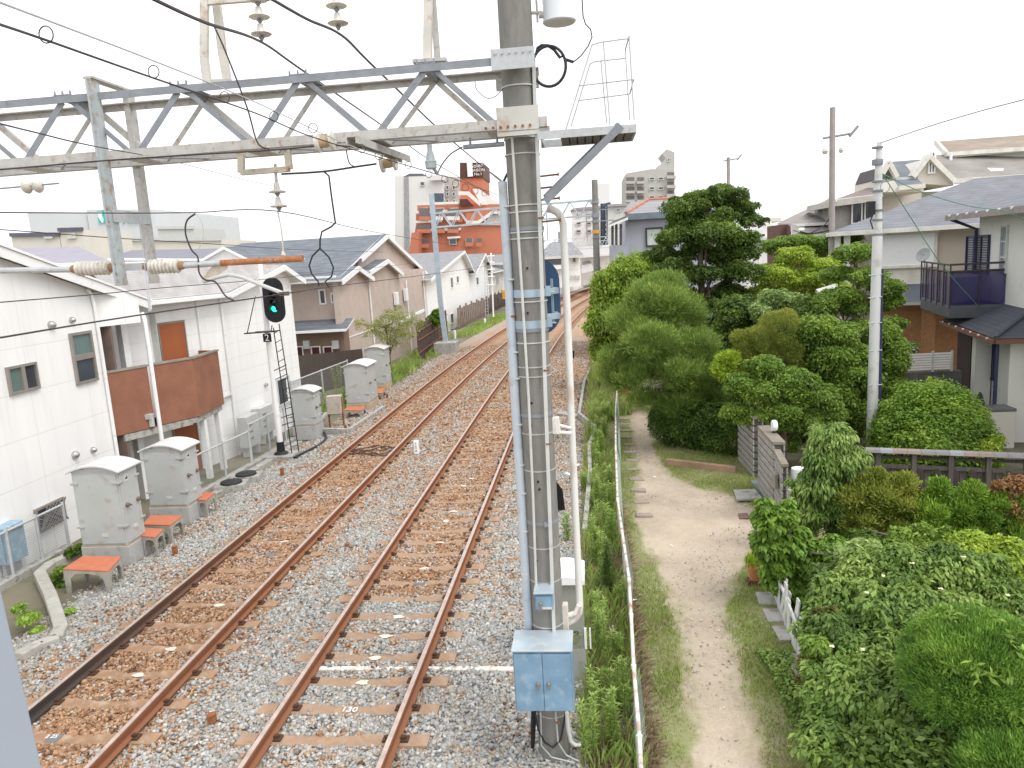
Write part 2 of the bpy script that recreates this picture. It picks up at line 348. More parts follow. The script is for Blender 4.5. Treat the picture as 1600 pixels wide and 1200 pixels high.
mr_ = n_.new('ShaderNodeMapRange'); mr_.inputs[1].default_value = 8; mr_.inputs[2].default_value = 16; l_.new(sp_.outputs[1], mr_.inputs[0]); mx_ = n_.new('ShaderNodeMix'); mx_.data_type = 'RGBA'; l_.new(mr_.outputs[0], mx_.inputs[0]); mx_.inputs[6].default_value = (.05, .04, .035, 1)
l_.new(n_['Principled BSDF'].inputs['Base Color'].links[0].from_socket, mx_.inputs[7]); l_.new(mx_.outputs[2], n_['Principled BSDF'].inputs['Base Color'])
def rail(xc, side, label):
    ww = [(-.065, -.155), (.065, -.155), (.065, -.142), (.012, -.122), (.010, -.05), (.034, -.036), (.036, -.006), (.028, 0), (-.028, 0), (-.036, -.006), (-.034, -.036), (-.010, -.05), (-.012, -.122), (-.065, -.142)]
    b = MB(); ys_ = list(np.arange(-4, 60, 2.))+list(np.arange(60, 190, 3.)); m = len(ww)
    for y in ys_:
        for (a, z) in ww: b.v.append((tx(xc+side*.75+a, y), y, z))
    for i in range(len(ys_)-1):
        for j in range(m):
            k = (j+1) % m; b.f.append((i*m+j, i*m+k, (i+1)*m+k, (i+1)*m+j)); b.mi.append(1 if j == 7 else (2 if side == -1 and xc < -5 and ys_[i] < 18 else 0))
    o = b.build('rail', [railm, railtop, raildark], at=(xc+side*.75, 0, -.155)); return tag(o, label, 'rail')
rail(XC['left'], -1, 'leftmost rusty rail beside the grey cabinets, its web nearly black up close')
rail(XC['left'], 1, 'right hand rusty rail of the left track, next to the grey strip between the tracks')
rail(XC['right'], -1, 'left rail of the right track, with a worn pale head')
rail(XC['right'], 1, 'right rail of the right track, nearest the big concrete pole')
slm = mat('stained_sleeper_concrete', (.34, .21, .13), .95, var=.2, scale=5, dirt=(.42, .36, .29), dirt_amt=.25, bump=.3, bscale=60)
slm2 = mat('pale_stained_sleeper_concrete', (.37, .255, .175), .95, var=.16, scale=5, dirt=(.34, .20, .12), dirt_amt=.4, bump=.3, bscale=60)
clipm = mat('rail_clip_steel', (.10, .055, .035), .8, .2)
padm = mat('white_marking_paint', (.72, .66, .56), .8, var=.1, scale=30, dirt=(.45, .32, .22), dirt_amt=.4)
plate = mat('dark_stencil_plate', (.16, .17, .18), .7)
def sleeper_mesh(m):
    b = MB(); N = 12; L = 1.13; xs_ = np.linspace(-L, L, N+1)
    for x in xs_:
        z = -.165-.032*(1-min(1, abs(x)/.62))**1.0 if abs(x) < .62 else -.165
        w = .105 if abs(x) > .35 else .095
        for (yy, zz) in ((-w-.02, -.34), (w+.02, -.34), (w, z), (-w, z)): b.v.append((x, yy, zz))
    for i in range(N):
        for j in range(4): k = (j+1) % 4; b.f.append((i*4+j, (i+1)*4+j, (i+1)*4+k, i*4+k)); b.mi.append(0)
    b.f += [(0, 1, 2, 3), (N*4+3, N*4+2, N*4+1, N*4)]; b.mi += [0, 0]
    return b.build('sleeper', m, at=(0, 0, 0))
def clips():
    out = []
    for sx in (-.75, .75):
        for sd in (-1, 1):
            b = MB(); b.box((sx+sd*.105, 0, -.165), (.09, .11, .022)); b.box((sx+sd*.085, 0, -.145), (.05, .05, .03)); b.lathe((sx+sd*.11, 0, -.143), [(.014, 0), (.014, .03)], seg=6); out.append(b)
    return out
protos = {}
for side, m in (('left', slm), ('right', slm2)):
    p = sleeper_mesh(m); pc = [c.build('rail_clip', clipm, p) for c in clips()]
    protos[side] = p
tagtxt = {'left': ('rust stained concrete sleeper of the left track, half sunk in brown stones', 'sleepers under the left track'),
          'right': ('plain paler brown concrete sleeper of the right track, half sunk in stones', 'sleepers under the right track')}
SLEEP = {}
for side in ('left', 'right'):
    far = MB()
    for i in range(-1, 165):
        y = 6.933+(.69*i+LPH if side == 'left' else .5986*i); loc = (tx(XC[side], y)+random.uniform(-.015, .015), y, random.uniform(-.004, .004))
        if i >= (132 if side == 'left' else 158):
            far.box((loc[0], y, -.2), (2.2, .2, .04)); continue
        if i == -1: o = protos[side]
        else:
            o = protos[side].copy(); COL.objects.link(o)
            if y < 22:
                for k in protos[side].children:
                    c = k.copy(); COL.objects.link(c); c.parent = o
        o.location = loc; o.rotation_euler = (0, 0, -math.atan(2*max(0, y-24)/1000)+random.uniform(-.006, .006)); tag(o, tagtxt[side][0], 'sleeper', tagtxt[side][1]); OFF[o.name] = np.array(loc); SLEEP[side, i] = o
    tag(far.build('sleeper', slm, kind='stuff'), 'last sleepers of the %s track before it disappears behind the trees' % side, 'sleeper', kind='stuff')
def text(name, s, size, loc, rot, m, parent=None, ext=.002, align='CENTER'):
    cu = bpy.data.curves.new(name, 'FONT'); cu.body = s; cu.size = size; cu.extrude = ext; cu.align_x = align; cu.align_y = 'CENTER'; cu.resolution_u = 3
    o = bpy.data.objects.new(name, cu); dg = bpy.context.evaluated_depsgraph_get(); COL.objects.link(o)
    bpy.context.view_layer.update(); me = bpy.data.meshes.new_from_object(o.evaluated_get(bpy.context.evaluated_depsgraph_get())); bpy.data.objects.remove(o)
    o = bpy.data.objects.new(name, me); me.materials.clear(); me.materials.append(m); COL.objects.link(o)
    R = Matrix.Rotation(0, 4, 'X') if rot is None else rot
    L = Vector(loc)-(Vector(OFF[parent.name]) if parent is not None else Vector((0, 0, 0)))
    o.matrix_basis = Matrix.Translation(L) @ R
    if parent is not None: o.parent = parent
    OFF[o.name] = np.array([0, 0, 0.]); return o
def rotm(xdir, ydir):
    x = Vector(xdir).normalized(); z = x.cross(Vector(ydir)).normalized(); y = z.cross(x)
    return Matrix(((x.x, y.x, z.x, 0), (x.y, y.y, z.y, 0), (x.z, y.z, z.z, 0), (0, 0, 0, 1)))
# paint marks on sleepers
def smark(side, i, dx, w, m, name='paint_mark', h=.09):
    o = SLEEP[side, i]; b = MB(); L = OFF[o.name]; a = [(L[0]+dx+random.uniform(-.02, .02)+w*cos(t)/2*(1+.25*cos(3*t+i)), L[1]+h*sin(t)/1.6, L[2]-.186+.001) for t in np.linspace(0, 2*pi, 12, endpoint=False)]
    if name == 'number_plate': b.box((L[0]+dx, L[1], -.19), (w, .15, .008), rz=-.05)
    else: b.prism([(x, y, -.187 if abs(dx) < .3 else -.1645) for x, y, z in a], (0, 0, .004))
    lab = {'right': 'concrete sleeper of the right track, ', 'left': 'rust stained sleeper of the left track, '}[side]
    return b.build(name, m, o)
def relabel(side, i, t): SLEEP[side, i]['label'] = t; del SLEEP[side, i]['group']
marks = {'right': [(3, 0), (4, .0), (5, 0), (6, 0.02), (9, .05), (11, 0.1), (13, -.02), (14, .05), (17, 0), (18, .1)], 'left': [(2, .02), (3, .1), (5, .12), (9, .12), (14, .1), (19, .1)]}
ordn = ['nearest', 'second nearest', 'third nearest', 'fourth nearest', 'fifth nearest', 'sixth nearest', 'seventh nearest', 'eighth nearest', 'ninth nearest', 'farthest']
for side in marks:
    for q, (i, dx) in enumerate(marks[side]):
        smark(side, i, dx, .17, padm); nn = ordn[q] if q < len(marks[side])-1 else 'farthest'
        relabel(side, i, 'sleeper with a pale paint dab, %s of the dabbed ones on the %s track' % (nn, side))
smark('right', 0, .12, .22, plate, 'number_plate'); relabel('right', 0, 'nearest right track sleeper carrying a dark stencilled number plate')
smark('right', 8, .1, .2, plate, 'number_plate'); relabel('right', 8, 'right track sleeper with a small dark plate, where the rusty stones begin')
smark('left', 0, -.25, .24, plate, 'number_plate'); relabel('left', 0, 'left track sleeper with a dark plate, beside the blue post at the corner')
smark('left', 8, .1, .22, plate, 'number_plate'); relabel('left', 8, 'left track sleeper with a dark plate opposite the second cabinet')
o = SLEEP['right', 2]; text('painted_number', '130', .14, (o.location.x+.02, o.location.y-.01, -.176), rotm((1, -.05, 0), (0, 1, 0)), whitepaint, o, .003); relabel('right', 2, 'right track sleeper with the number 130 painted in white at its middle')
for (side, i, s, dx) in (('right', 0, 'SMT', .12), ('right', 8, '717', .1), ('left', 0, '2 25', -.25)):
    o = SLEEP[side, i]; text('plate_text', s, .085, (o.location.x+dx, o.location.y+.03, -.179), rotm((1, 0, 0), (0, 1, 0)), whitepaint, o, .002)
# half buried white pipe crossing under the right track
b = MB(); y = 6.933+.5986*3.5+.02; b.beam((-4.0, y, -.185), (-.5, y-.02, -.185), .085, .05)
tag(b.build('white_conduit', mat('dusty_white_paint', (.78, .74, .68), .7, var=.08, scale=6, dirt=(.5, .36, .25), dirt_amt=.4), bevel=.015), 'white conduit half buried in the stones, crossing under both rails of the right track', 'conduit')
# cable tangle on left track
b = MB(); ax, ay = G(575, 708, -.14).x, G(575, 708, -.14).y
for k in range(5):
    pts = [(XC['left']-.65+.32*t+random.uniform(-.05, .05), ay+.35*sin(t*1.3+k*1.4)+.12*k, -.15+.02*abs(sin(t*2+k))) for t in np.linspace(0, 4.2, 16)]
    b.tube(pts, .016, 6)
tag(b.build('bond_cable', mat('rusty_cable', (.10, .06, .045), .8), smooth=True), 'tangled dark bond cables looped between the rails of the left track', 'cable')
# pegs beside the track
def peg(px, py, label, h=.16):
    p = G(px, py, -.2); b = MB(); b.box((p.x, p.y, -.3), (.09, .09, h+.1), rz=.3); b.box((p.x, p.y, h-.2), (.10, .10, .006), rz=.3)
    tag(b.build('rusty_peg', rust, bevel=.008), label, 'peg', 'rusty pegs beside the tracks')
peg(333, 1135, 'rusty square peg nearest the camera, in grey stones between the tracks')
peg(274, 866, 'rusty square peg beside the nearest big grey cabinet')
peg(540, 672, 'rusty square peg in front of the drain trough, left of the left track')
peg(605, 621, 'rusty square peg in front of the two rusty based cabinets')
peg(543, 857, 'flat rusty peg between the tracks, level with the first orange steps', .1)
peg(441, 741, 'rusty square peg close to the foot of the signal mast')
peg(700, 665, 'small dark peg between the tracks behind the white marker post', .08)
# ------------------------------------------------------------------ near gantry
PY = 7.42                                     # centre of the concrete pole
pb = W(866, 1150, PY); pb = Vector((pb.x, PY, -.3)); ptop = W(803, 0, PY)
PX = (pb.x+ptop.x)/2
pole = thing('concrete_pole', 'thick grey concrete pole in the foreground carrying the steel beam, pipes and blue boxes', 'pole', (PX, PY, -.3))
b = MB(); prof = [(.172, 0), (.166, 3), (.160, 6), (.152, 10.2)]
b.lathe((PX, PY, -.3), prof, seg=40); b.build('shaft', poleconc, pole, smooth=True)
def ring(r0_, z, h, m, name='band', seg=32, cx=PX, cy=PY, par=pole, lug=None):
    r = r0_-.007 if z > 1.5 else r0_-.002; b = MB(); b.lathe((cx, cy, z), [(r, 0), (r+.004, 0), (r+.004, h), (r, h)], seg=seg)
    if lug: a = lug; b.box((cx+(r+.02)*sin(a), cy-(r+.02)*cos(a), z), (.05, .05, h*1.3)); b.tube([(cx+(r+.0)*sin(a), cy-(r+.045)*cos(a), z+h*.5), (cx+(r+.09)*sin(a), cy-(r+.045)*cos(a), z+h*.5)], .008, 6)
    return b.build(name, m, par, smooth=True)
def pz(py, px=825): return W(px, py, PY-.17).z
for (py, h, m, lg) in ((459, .075, bluepaint2 := mat('pale_blue_steel', (.38, .48, .56), .5, .2, var=.1, dirt=(.5, .5, .48), dirt_amt=.3), 1.3), (508, .075, bluepaint2, 1.3), (505+12, .035, galvblue, None), (357, .035, galvblue, None), (651, .035, galvblue, None), (820, .035, galvblue, .3)):
    ring(.175, pz(py)-h/2, h, m, lug=lg, name='blue_band' if h > .05 else 'perforated_band')
for py in (130, 212, 238, 319, 330, 362, 372, 472, 537, 575, 590, 680, 738, 859, 912, 982, 1122):
    ring(.1735, pz(py)-.006, .012, rustysteel if py > 560 else greypaint, name='strap')
for py, dx in ((419, .02), (489, .0), (630, -.01), (665, -.03), (753, .01), (765, .02), (876, -.05)):    # cast holes and bolts
    b = MB(); z = pz(py); b.lathe((PX+dx-.02, PY-.168, z), [(.012, 0), (.012, .01)], (0, -1, 0), 8); b.build('bolt_hole', blackpaint, pole)
# step rungs on the right of the shaft
for py, px in ((274, 860), (293, 880), (312, 858), (347, 862)):
    z = pz(py); b = MB(); b.tube([(PX+.12, PY+.02, z), (PX+.33, PY+.03, z+.01)], .009, 6); b.lathe((PX+.325, PY+.03, z+.01), [(.018, 0), (.018, .012)], (1, 0, 0), 8); b.build('step_bolt', rust, pole)
# conduits strapped to the shaft
def front(px, py, r=.2): return W(px, py, PY-r)
b = MB(); b.beam(front(839, 208), front(853, 640), .035, .03, (0, 1, 0)); b.beam(front(853, 640), front(866, 994), .035, .03, (0, 1, 0)); b.build('cable_duct', greypaint, pole, bevel=.004)
b = MB(); b.beam(front(834, 95, .1), front(837, 195, .1), .03, .05); b.build('cable_duct', greypaint, pole)
b = MB(); b.tube([front(800, 214), front(812, 400), front(826, 620), front(833, 780), front(838, 920)], .013, 8); b.build('thin_conduit', greypaint, pole, smooth=True)
b = MB(); b.tube([front(885, 1112), front(888, 1140), front(892, 1158), front(899, 1164), front(908, 1163)], .022, 10); b.build('conduit_elbow', greypaint, pole, smooth=True)
for (a, b1, c, d_) in (((845, 1112), (846, 1165), (862, 1183), (898, 1192)), ((868, 1112), (872, 1160), (885, 1180), (906, 1190))):
    b = MB(); b.tube([front(*a), front(*b1), front(*c), front(*d_, .25)], .009, 8); b.build('earth_conduit', galv, pole, smooth=True)
b = MB(); b.tube([front(834, 1112, .1), front(833, 1140, .1), front(832, 1168, .1)], [.03, .028, .022], 8); b.build('cable_sleeve', blackpaint, pole, smooth=True)
b = MB(); b.tube([front(836, 1112), front(841, 1140), front(851, 1160), front(864, 1168), front(876, 1156), front(881, 1130), front(883, 1112)], .011, 8); b.build('black_cable', blackcable, pole, smooth=True)
for py in (342, 580, 695, 1130):                      # red-brown clips on the duct
    p = front(841+(py-208)*.034, py, .215); b = MB(); b.box((p.x, p.y, p.z), (.055, .012, .016)); b.build('pipe_clip', rust, pole)
# grey PVC riser left of the shaft
riser = thing('grey_riser_pipe', 'pale blue grey vertical pipe standing just left of the concrete pole', 'pipe', W(829, 990, PY-.05))
rp_ = [W(x, y, PY-.05) for x, y in ((785, 284), (797, 480), (806, 640), (815, 780), (826, 985))]
b = MB(); b.tube(rp_[:2]+[rp_[1]]*0, .043, 16); b.tube([rp_[1], rp_[2], rp_[3], rp_[4], W(832, 1120, PY-.05)], .047, 16); b.build('pipe', mat('pale_blue_pvc', (.50, .56, .62), .5, var=.06, scale=3, dirt=(.38, .36, .33), dirt_amt=.2), riser, smooth=True)
for px, py in ((790, 324), (797, 438), (801, 495), (804, 551), (807, 592), (810, 664), (813, 727), (816, 771), (819, 830), (820, 897)):
    p = W(px+1, py, PY-.05); b = MB(); b.lathe((p.x, p.y, p.z), [(.049, 0), (.0505, .002), (.0505, .014), (.049, .016)], seg=16); b.build('pipe_collar', rust if py in (495,) else greypaint, riser, smooth=True)
# bent white pipe on the right
wp = thing('white_rusty_pipe', 'white rust streaked pipe right of the concrete pole, bent towards it at both ends', 'pipe', W(905, 960, PY+.1))
whiter = mat('white_pipe_with_rust', (.74, .73, .70), .55, var=.06, scale=3, dirt=(.40, .20, .10), dirt_amt=.32, stretch=(1, 1, .25))
q = lambda x, y, dy=.1: W(x, y, PY+dy)
b = MB(); b.tube([q(855, 326), q(862, 327), q(870, 331), q(876, 338), q(880, 350), q(886, 480), q(893, 660), q(900, 820), q(906, 945), q(905, 957), q(900, 966), q(890, 973), q(880, 974)], .037, 12); b.build('pipe', whiter, wp, smooth=True)
b = MB(); b.tube([q(905, 946, .05), q(899, 958, .05), q(886, 962, .05)], .03, 10); b.build('branch_pipe', whiter, wp, smooth=True)
b = MB(); p = q(882, 966, 0); b.box((p.x, p.y, p.z-.12), (.085, .09, .29)); b.build('junction_box', mat('chalky_cream_paint', (.66, .60, .53), .8, var=.1, dirt=(.5, .36, .28), dirt_amt=.3), wp, bevel=.008)
b = MB(); p = q(866, 668, 0); b.box((p.x+.01, p.y, p.z-.06), (.11, .1, .17), taper=.8); b.tube([p+Vector((.03, 0, -.05)), q(893, 677, 0)], .02, 8); b.tube([p+Vector((.03, 0, .03)), q(892, 669, .05)], .017, 8); b.build('bracket', whiter, wp, bevel=.006)
# ---- truss beam
BY0, BY1 = 7.16, 7.70
ZT, ZB = 6.96, 6.35
def bx(px, py): return W(px, py, BY0).x
beam = thing('gantry_beam', 'nearest steel lattice beam spanning both tracks, bolted to the thick concrete pole', 'gantry', (-4, 7.4, ZB))
for (Y, m, nm) in ((BY0, galvblue, 'front'), (BY1, rustysteel, 'rear')):
    b = MB(); b.beam((-9.5, Y+(.03 if Y == BY0 else -.03), ZT), (-.38, Y+(.03 if Y == BY0 else -.03), ZT), .07, .009); b.beam((-9.5, Y, ZT-.032), (-.38, Y, ZT-.032), .01, .065); b.build('top_chord', m, beam)
    b = MB(); b.beam((-9.5, Y, ZB+.035), (-.30, Y, ZB+.035), .01, .075); b.beam((-9.5, Y+(.04 if Y == BY0 else -.04), ZB-.01), (-.30, Y+(.04 if Y == BY0 else -.04), ZB-.01), .09, .01); b.build('bottom_chord', rustysteel, beam)
bot = [bx(x, 240) for x in (25, 204, 391, 580, 778)]; step = (bot[-1]-bot[0])/4
tops = [bx(x, 130) for x in (92, 276, 465, 666)]
botz = [bot[0]-step*k for k in (2, 1)]+bot; topz = [tops[0]-step*2, tops[0]-step]+tops
for (Y, m, s_) in ((BY0+.02, galvblue, 1), (BY1-.02, rustysteel, -1)):
    for i, x in enumerate(topz):
        a = (x-.03, Y, ZT-.03); c = (botz[i]+.03, Y, ZB+.03)
        b = MB(); b.angle(a, c, .06 if s_ > 0 else .045, .008, (0, 1, 0)); b.build('diagonal', m, beam)
        if i+1 < len(botz):
            b = MB(); b.angle((x+.03, Y, ZT-.03), (botz[i+1]-.03, Y, ZB+.03), .045 if s_ > 0 else .05, .008, (0, 1, 0), flip=s_); b.build('diagonal', m, beam)
for x in topz:
    b = MB(); b.beam((x, BY0, ZT+.012), (x, BY1, ZT+.012), .16, .008); b.beam((x+.0, BY0+.02, ZT-.02), (x, BY1-.02, ZT-.02), .045, .045)
    for k in (-.05, 0, .05): b.lathe((x+k*1.6, BY0+.03, ZT+.01), [(.01, 0), (.01, .035), (.004, .05)], seg=6)
    b.build('gusset_plate', galvblue, beam)
for x in botz[1:]:
    b = MB(); b.beam((x, BY0, ZB-.012), (x, BY1, ZB-.012), .2, .008); b.build('gusset_plate', rustysteel, beam)
    b = MB(); b.beam((x, BY0+.04, ZB-.004), (x+step*.5, BY1-.04, ZB-.004), .04, .006); b.build('lacing_bar', galvblue, beam)
# clamp plates round the pole
b = MB(); b.beam((bx(768, 105), BY0-.02, ZT-.02), (-.385, BY0-.02, ZT-.02), .012, .18)
for k in range(6): b.lathe((bx(775+k*11, 100), BY0-.028, ZT+.03), [(.011, 0), (.011, .012)], (0, -1, 0), 6)
b.build('clamp_plate', galv, beam)
b = MB(); b.beam((bx(777, 200), BY0-.02, ZB+.07), (-.375, BY0-.02, ZB+.07), .012, .21); b.beam((bx(777, 200), BY0-.015, ZB-.06), (-.375, BY0-.015, ZB-.06), .012, .04); b.build('clamp_plate', mat('grey_plate', (.55, .54, .50), .6, .2, var=.08, dirt=(.40, .25, .14), dirt_amt=.25), beam)
b = MB()
for k in range(7): b.lathe((bx(760+k*11.5, 205), BY0-.03, ZB), [(.013, 0), (.013, .014)], (0, -1, 0), 6)
b.build('bolts', rust, beam)
b = MB(); b.beam((bx(765, 120), BY1-.02, ZT-.12), (-.385, BY1-.02, ZT-.12), .012, .12); b.build('clamp_plate', rustysteel, beam)
# drop post with its two horizontal arms
dx_ = -4.63
drop = thing('drop_post', 'two-legged steel drop post hanging from the beam between the tracks', 'post', (dx_, 7.4, 5.1))
b = MB(); b.beam((dx_, BY0-.05, 7.08), (dx_, BY0-.05, 5.12), .125, .012, (1, 0, 0)); b.beam((dx_, BY0-.02, 7.08), (dx_, BY0-.02, 5.12), .125, .06, (1, 0, 0)); b.build('front_leg', mat('pitted_galvanised', (.46, .50, .52), .6, .2, var=.1, scale=8, dirt=(.37, .30, .22), dirt_amt=.45), drop)
b = MB(); b.beam((dx_, BY1+.05, 7.08), (dx_, BY1+.05, 5.12), .12, .012, (1, 0, 0)); b.beam((dx_, BY1+.02, 7.08), (dx_, BY1+.02, 5.12), .12, .06, (1, 0, 0)); b.build('rear_leg', rustysteel, drop)
b = MB(); b.beam((dx_, BY0-.08, 7.09), (dx_, BY1+.08, 7.09), .10, .02); b.build('cap_plate', rustysteel, drop)
b = MB(); b.beam((dx_+.04, BY0-.05, 5.80), (dx_+.04, BY1+.05, 5.80), .01, .12); b.build('tie_plate', galv, drop)
for z in (5.86, 5.74, 5.33, 5.24):
    b = MB(); b.lathe((dx_, BY0-.07, z), [(.013, 0), (.013, .02)], (0, -1, 0), 6); b.build('bolt', rust, drop)
b = MB(); b.beam((dx_-.08, 7.3, 5.3), (dx_+.16, 7.3, 5.3), .05, .07); b.build('arm_bracket', galv, drop)
def ribbed(a, c, n, r, name, par, capm=mat('brown_cap', (.33, .20, .11), .8)):
    a, c = V3(a), V3(c); d = (c-a); L = d.length; prof = []
    for k in range(n):
        h0 = L*k/n; prof += [(r*.68, h0), (r*.98, h0+L/n*.35), (r, h0+L/n*.5), (r*.94, h0+L/n*.68), (r*.68, h0+L/n*.98)]
    b = MB(); b.lathe(a, prof, d, 20); o = b.build(name, porcelain, par, smooth=50)
    dn = d.normalized(); b = MB(); b.lathe(a-dn*.07, [(r*.3, 0), (r*.55, .03), (r*.6, .07)], dn, 12); b.lathe(c, [(r*.6, 0), (r*.55, .04), (r*.3, .07)], dn, 12); b.build('end_cap', capm, par, smooth=True); return o
Yd = 7.3
armL = thing('cantilever_arm', 'grey tube arm with a ribbed insulator, reaching from the drop post leftwards', 'bracket arm', W(150, 418, Yd))
ribbed(W(120, 420, Yd), W(172, 418, Yd), 8, .075, 'insulator', armL); b = MB(); b.tube([W(112, 421, Yd), W(0, 423, Yd), W(-60, 426, Yd)], .03, 10); b.build('tube', galv, armL, smooth=True)
b = MB(); b.beam(W(176, 418, Yd), W(196, 417, Yd), .04, .05); b.build('clevis', rustysteel, armL)
armR = thing('cantilever_arm', 'rust orange tube arm with a ribbed insulator, right of the drop post', 'bracket arm', W(300, 414, Yd))
ribbed(W(234, 417, Yd), W(280, 415, Yd), 8, .075, 'insulator', armR)
orust = mat('orange_rust', (.42, .17, .07), .85, .05, var=.25, scale=14, dirt=(.40, .37, .33), dirt_amt=.3)
b = MB(); b.tube([W(286, 415, Yd), W(345, 411, Yd)], .03, 12); b.build('tube', galv, armR, smooth=True)
b = MB(); b.tube([W(345, 411, Yd), W(472, 404, Yd)], .031, 12); b.lathe(W(470, 404, Yd), [(.036, 0), (.036, .02)], (1, 0, 0), 12); b.build('rusted_tube', orust, armR, smooth=True)
b = MB(); b.beam(W(210, 417, Yd), W(228, 417, Yd), .04, .05); b.build('clevis', rustysteel, armR)
b = MB(); b.slab([W(333, 414, Yd), W(352, 412, Yd), W(356, 418, Yd), W(324, 441, Yd), W(314, 441, Yd), W(316, 434, Yd)], .012); b.build('hinge_plate', mat('stained_plate', (.55, .50, .42), .8, var=.15, dirt=(.4, .25, .15), dirt_amt=.4), armR)
b = MB(); b.tube([W(318, 440, Yd), W(340, 433, Yd-.02), W(358, 429, Yd-.03), W(378, 433, Yd-.04), W(410, 446, Yd-.05), W(442, 458, Yd-.05)], .02, 10); b.build('steady_arm', greypaint, armR, smooth=True)
b = MB(); p = W(444, 459, Yd-.05); b.box((p.x, p.y, p.z-.02), (.09, .04, .04)); b.build('wire_clamp', mat('dark_clamp', (.16, .12, .10), .6, .3), armR)
# two long dropper rods from the messenger to the contact wire
# ---- insulator strings
def disc_string(top, n, sp, r, name, label, cap=.04, par_extra=None):
    t = thing(name, label, 'insulator', (top.x, top.y, top.z-n*sp))
    for k in range(n):
        z = top.z-.06-k*sp
        b = MB(); b.lathe((top.x, top.y, z-.075), [(r*.35, 0), (r*.9, .004), (r, .012), (r*.92, .02), (r*.42, .035), (r*.36, .05), (r*.28, .10)], seg=20); b.build('disc', porcelain, t, smooth=True)
        b = MB(); b.lathe((top.x, top.y, z-sp+.03), [(.012, 0), (.02, .02), (.03, .03), (.012, .045), (.012, sp-.07)], seg=8); b.build('pin', galvblue, t, smooth=True)
    return t
# U-shaped hanger below the beam with a double disc string
p0 = W(432, 268, 7.42)
hang = thing('hanger_frame', 'pale U-shaped steel hanger bolted under the beam above the signal lamp', 'bracket', p0)
hy = 7.42; hm = mat('cream_steel', (.60, .56, .48), .7, .1, var=.1, scale=6, dirt=(.42, .27, .16), dirt_amt=.3)
b = MB(); A_ = [W(377, 236, hy), W(377, 270, hy), W(452, 264, hy), W(449, 234, hy)]
b.beam(A_[0], A_[1], .05, .06, (1, 0, 0)); b.beam(A_[3], A_[2], .05, .06, (1, 0, 0)); b.beam(A_[1], A_[2], .06, .05); b.build('frame', hm, hang)
b = MB(); b.tube([W(430, 256, hy), W(432, 290, hy)], .016, 8); b.build('pin', rustysteel, hang)
t = disc_string(W(431, 280, hy), 2, .14, .085, 'insulator_string', 'two white discs hanging from the U-shaped hanger under the beam')
b = MB(); b.tube([W(434, 330, hy), W(437, 346, hy), W(440, 360, hy), W(443, 398, hy)], .008, 6); b.lathe(W(443, 402, hy), [(.02, 0), (.03, .02), (.01, .06)], seg=8); b.build('hanger_rod', porcelain, t, smooth=True)
# grey insulator near the pole
t = thing('post_insulator', 'blue grey bell insulator hanging under the beam right of the steel channel', 'insulator', W(672, 262, hy))
tp = W(671, 226, hy); b = MB(); b.lathe((tp.x, tp.y, tp.z-.23), [(.04, 0), (.055, .01), (.055, .06), (.06, .065), (.06, .07), (.045, .09), (.04, .13), (.025, .17), (.025, .23)], seg=16); b.build('body', mat('blue_grey_glaze', (.45, .50, .52), .35, var=.1), t, smooth=True)
b = MB(); b.tube([W(673, 254, hy), W(678, 264, hy), W(684, 272, hy)], .016, 8); b.build('clamp', galvblue, t, smooth=True)
# tall frames above the beam with the two feeder strings
fr = thing('feeder_support', 'tapering white steel frame standing on the beam near the left, cut by the top edge', 'frame', W(340, 120, 7.42))
fm = mat('flaking_cream_paint', (.66, .63, .57), .7, .1, var=.1, scale=5, dirt=(.42, .28, .18), dirt_amt=.32)
for nm, pts in (('front_leg', [(320, -60), (319, 90), (324, 131)]), ('rear_leg', [(331, -60), (348, 85), (356, 130)])):
    b = MB()
    for i in range(2): b.beam(W(*pts[i], 7.38 if nm[0] == 'f' else 7.48), W(*pts[i+1], 7.38 if nm[0] == 'f' else 7.48), .075, .05, (0, 1, 0))
    b.build(nm, fm, fr)
b = MB(); b.beam(W(320, 129, 7.40), W(360, 127, 7.46), .06, .04); b.build('foot_plate', rustysteel, fr)
b = MB(); b.beam(W(318, 4, 7.39), W(420, -4, 7.39), .05, .05); b.build('cross_arm', fm, fr)
fr = thing('feeder_support', 'tapering steel frame standing on the beam right of the middle, cut by the top edge', 'frame', W(676, 98, 7.42))
for nm, pts, m in (('front_leg', [(670, -60), (668, 95)], fm), ('rear_leg', [(672, -60), (684, 97)], rustysteel)):
    b = MB(); b.beam(W(*pts[0], 7.36 if nm[0] == 'f' else 7.45), W(*pts[1], 7.36 if nm[0] == 'f' else 7.45), .075 if nm[0] == 'f' else .05, .07, (0, 1, 0)); b.build(nm, m, fr)
b = MB(); b.beam(W(646, 97, 7.30), W(698, 94, 7.30), .1, .03); b.lathe(W(692, 104, 7.28), [(.03, 0), (.035, .02), (.03, .05)], (0, -1, 0), 8); b.build('foot_plate', rustysteel, fr)
yf = 7.42
disc_string(W(400, -22, yf), 3, .155, .10, 'feeder_insulator', 'left string of white insulator discs at the top edge, holding a thick dark cable')
disc_string(W(521, -40, yf), 3, .155, .10, 'feeder_insulator', 'right string of white insulator discs at the top edge, holding a thick dark cable')
# steel channel laid diagonally under the beam
ch = MB(); a, c = W(546, 211, 7.2), W(632, 244, 8.1)
a = W(546, 212, 6.75); c = W(634, 246, 8.05); a.z = ZB-.06; c.z = ZB-.06
a = G(548, 213, ZB-.05); c = G(634, 245, ZB-.05)
ch.beam(a, c, .10, .012); ch.beam(a+Vector((.045, 0, -.03)), c+Vector((.045, 0, -.03)), .012, .06); ch.beam(a+Vector((-.045, 0, -.03)), c+Vector((-.045, 0, -.03)), .012, .06)
tag(ch.build('steel_channel', rustysteel), 'rusty steel channel clamped crosswise under the beam, pointing away from the camera', 'channel')
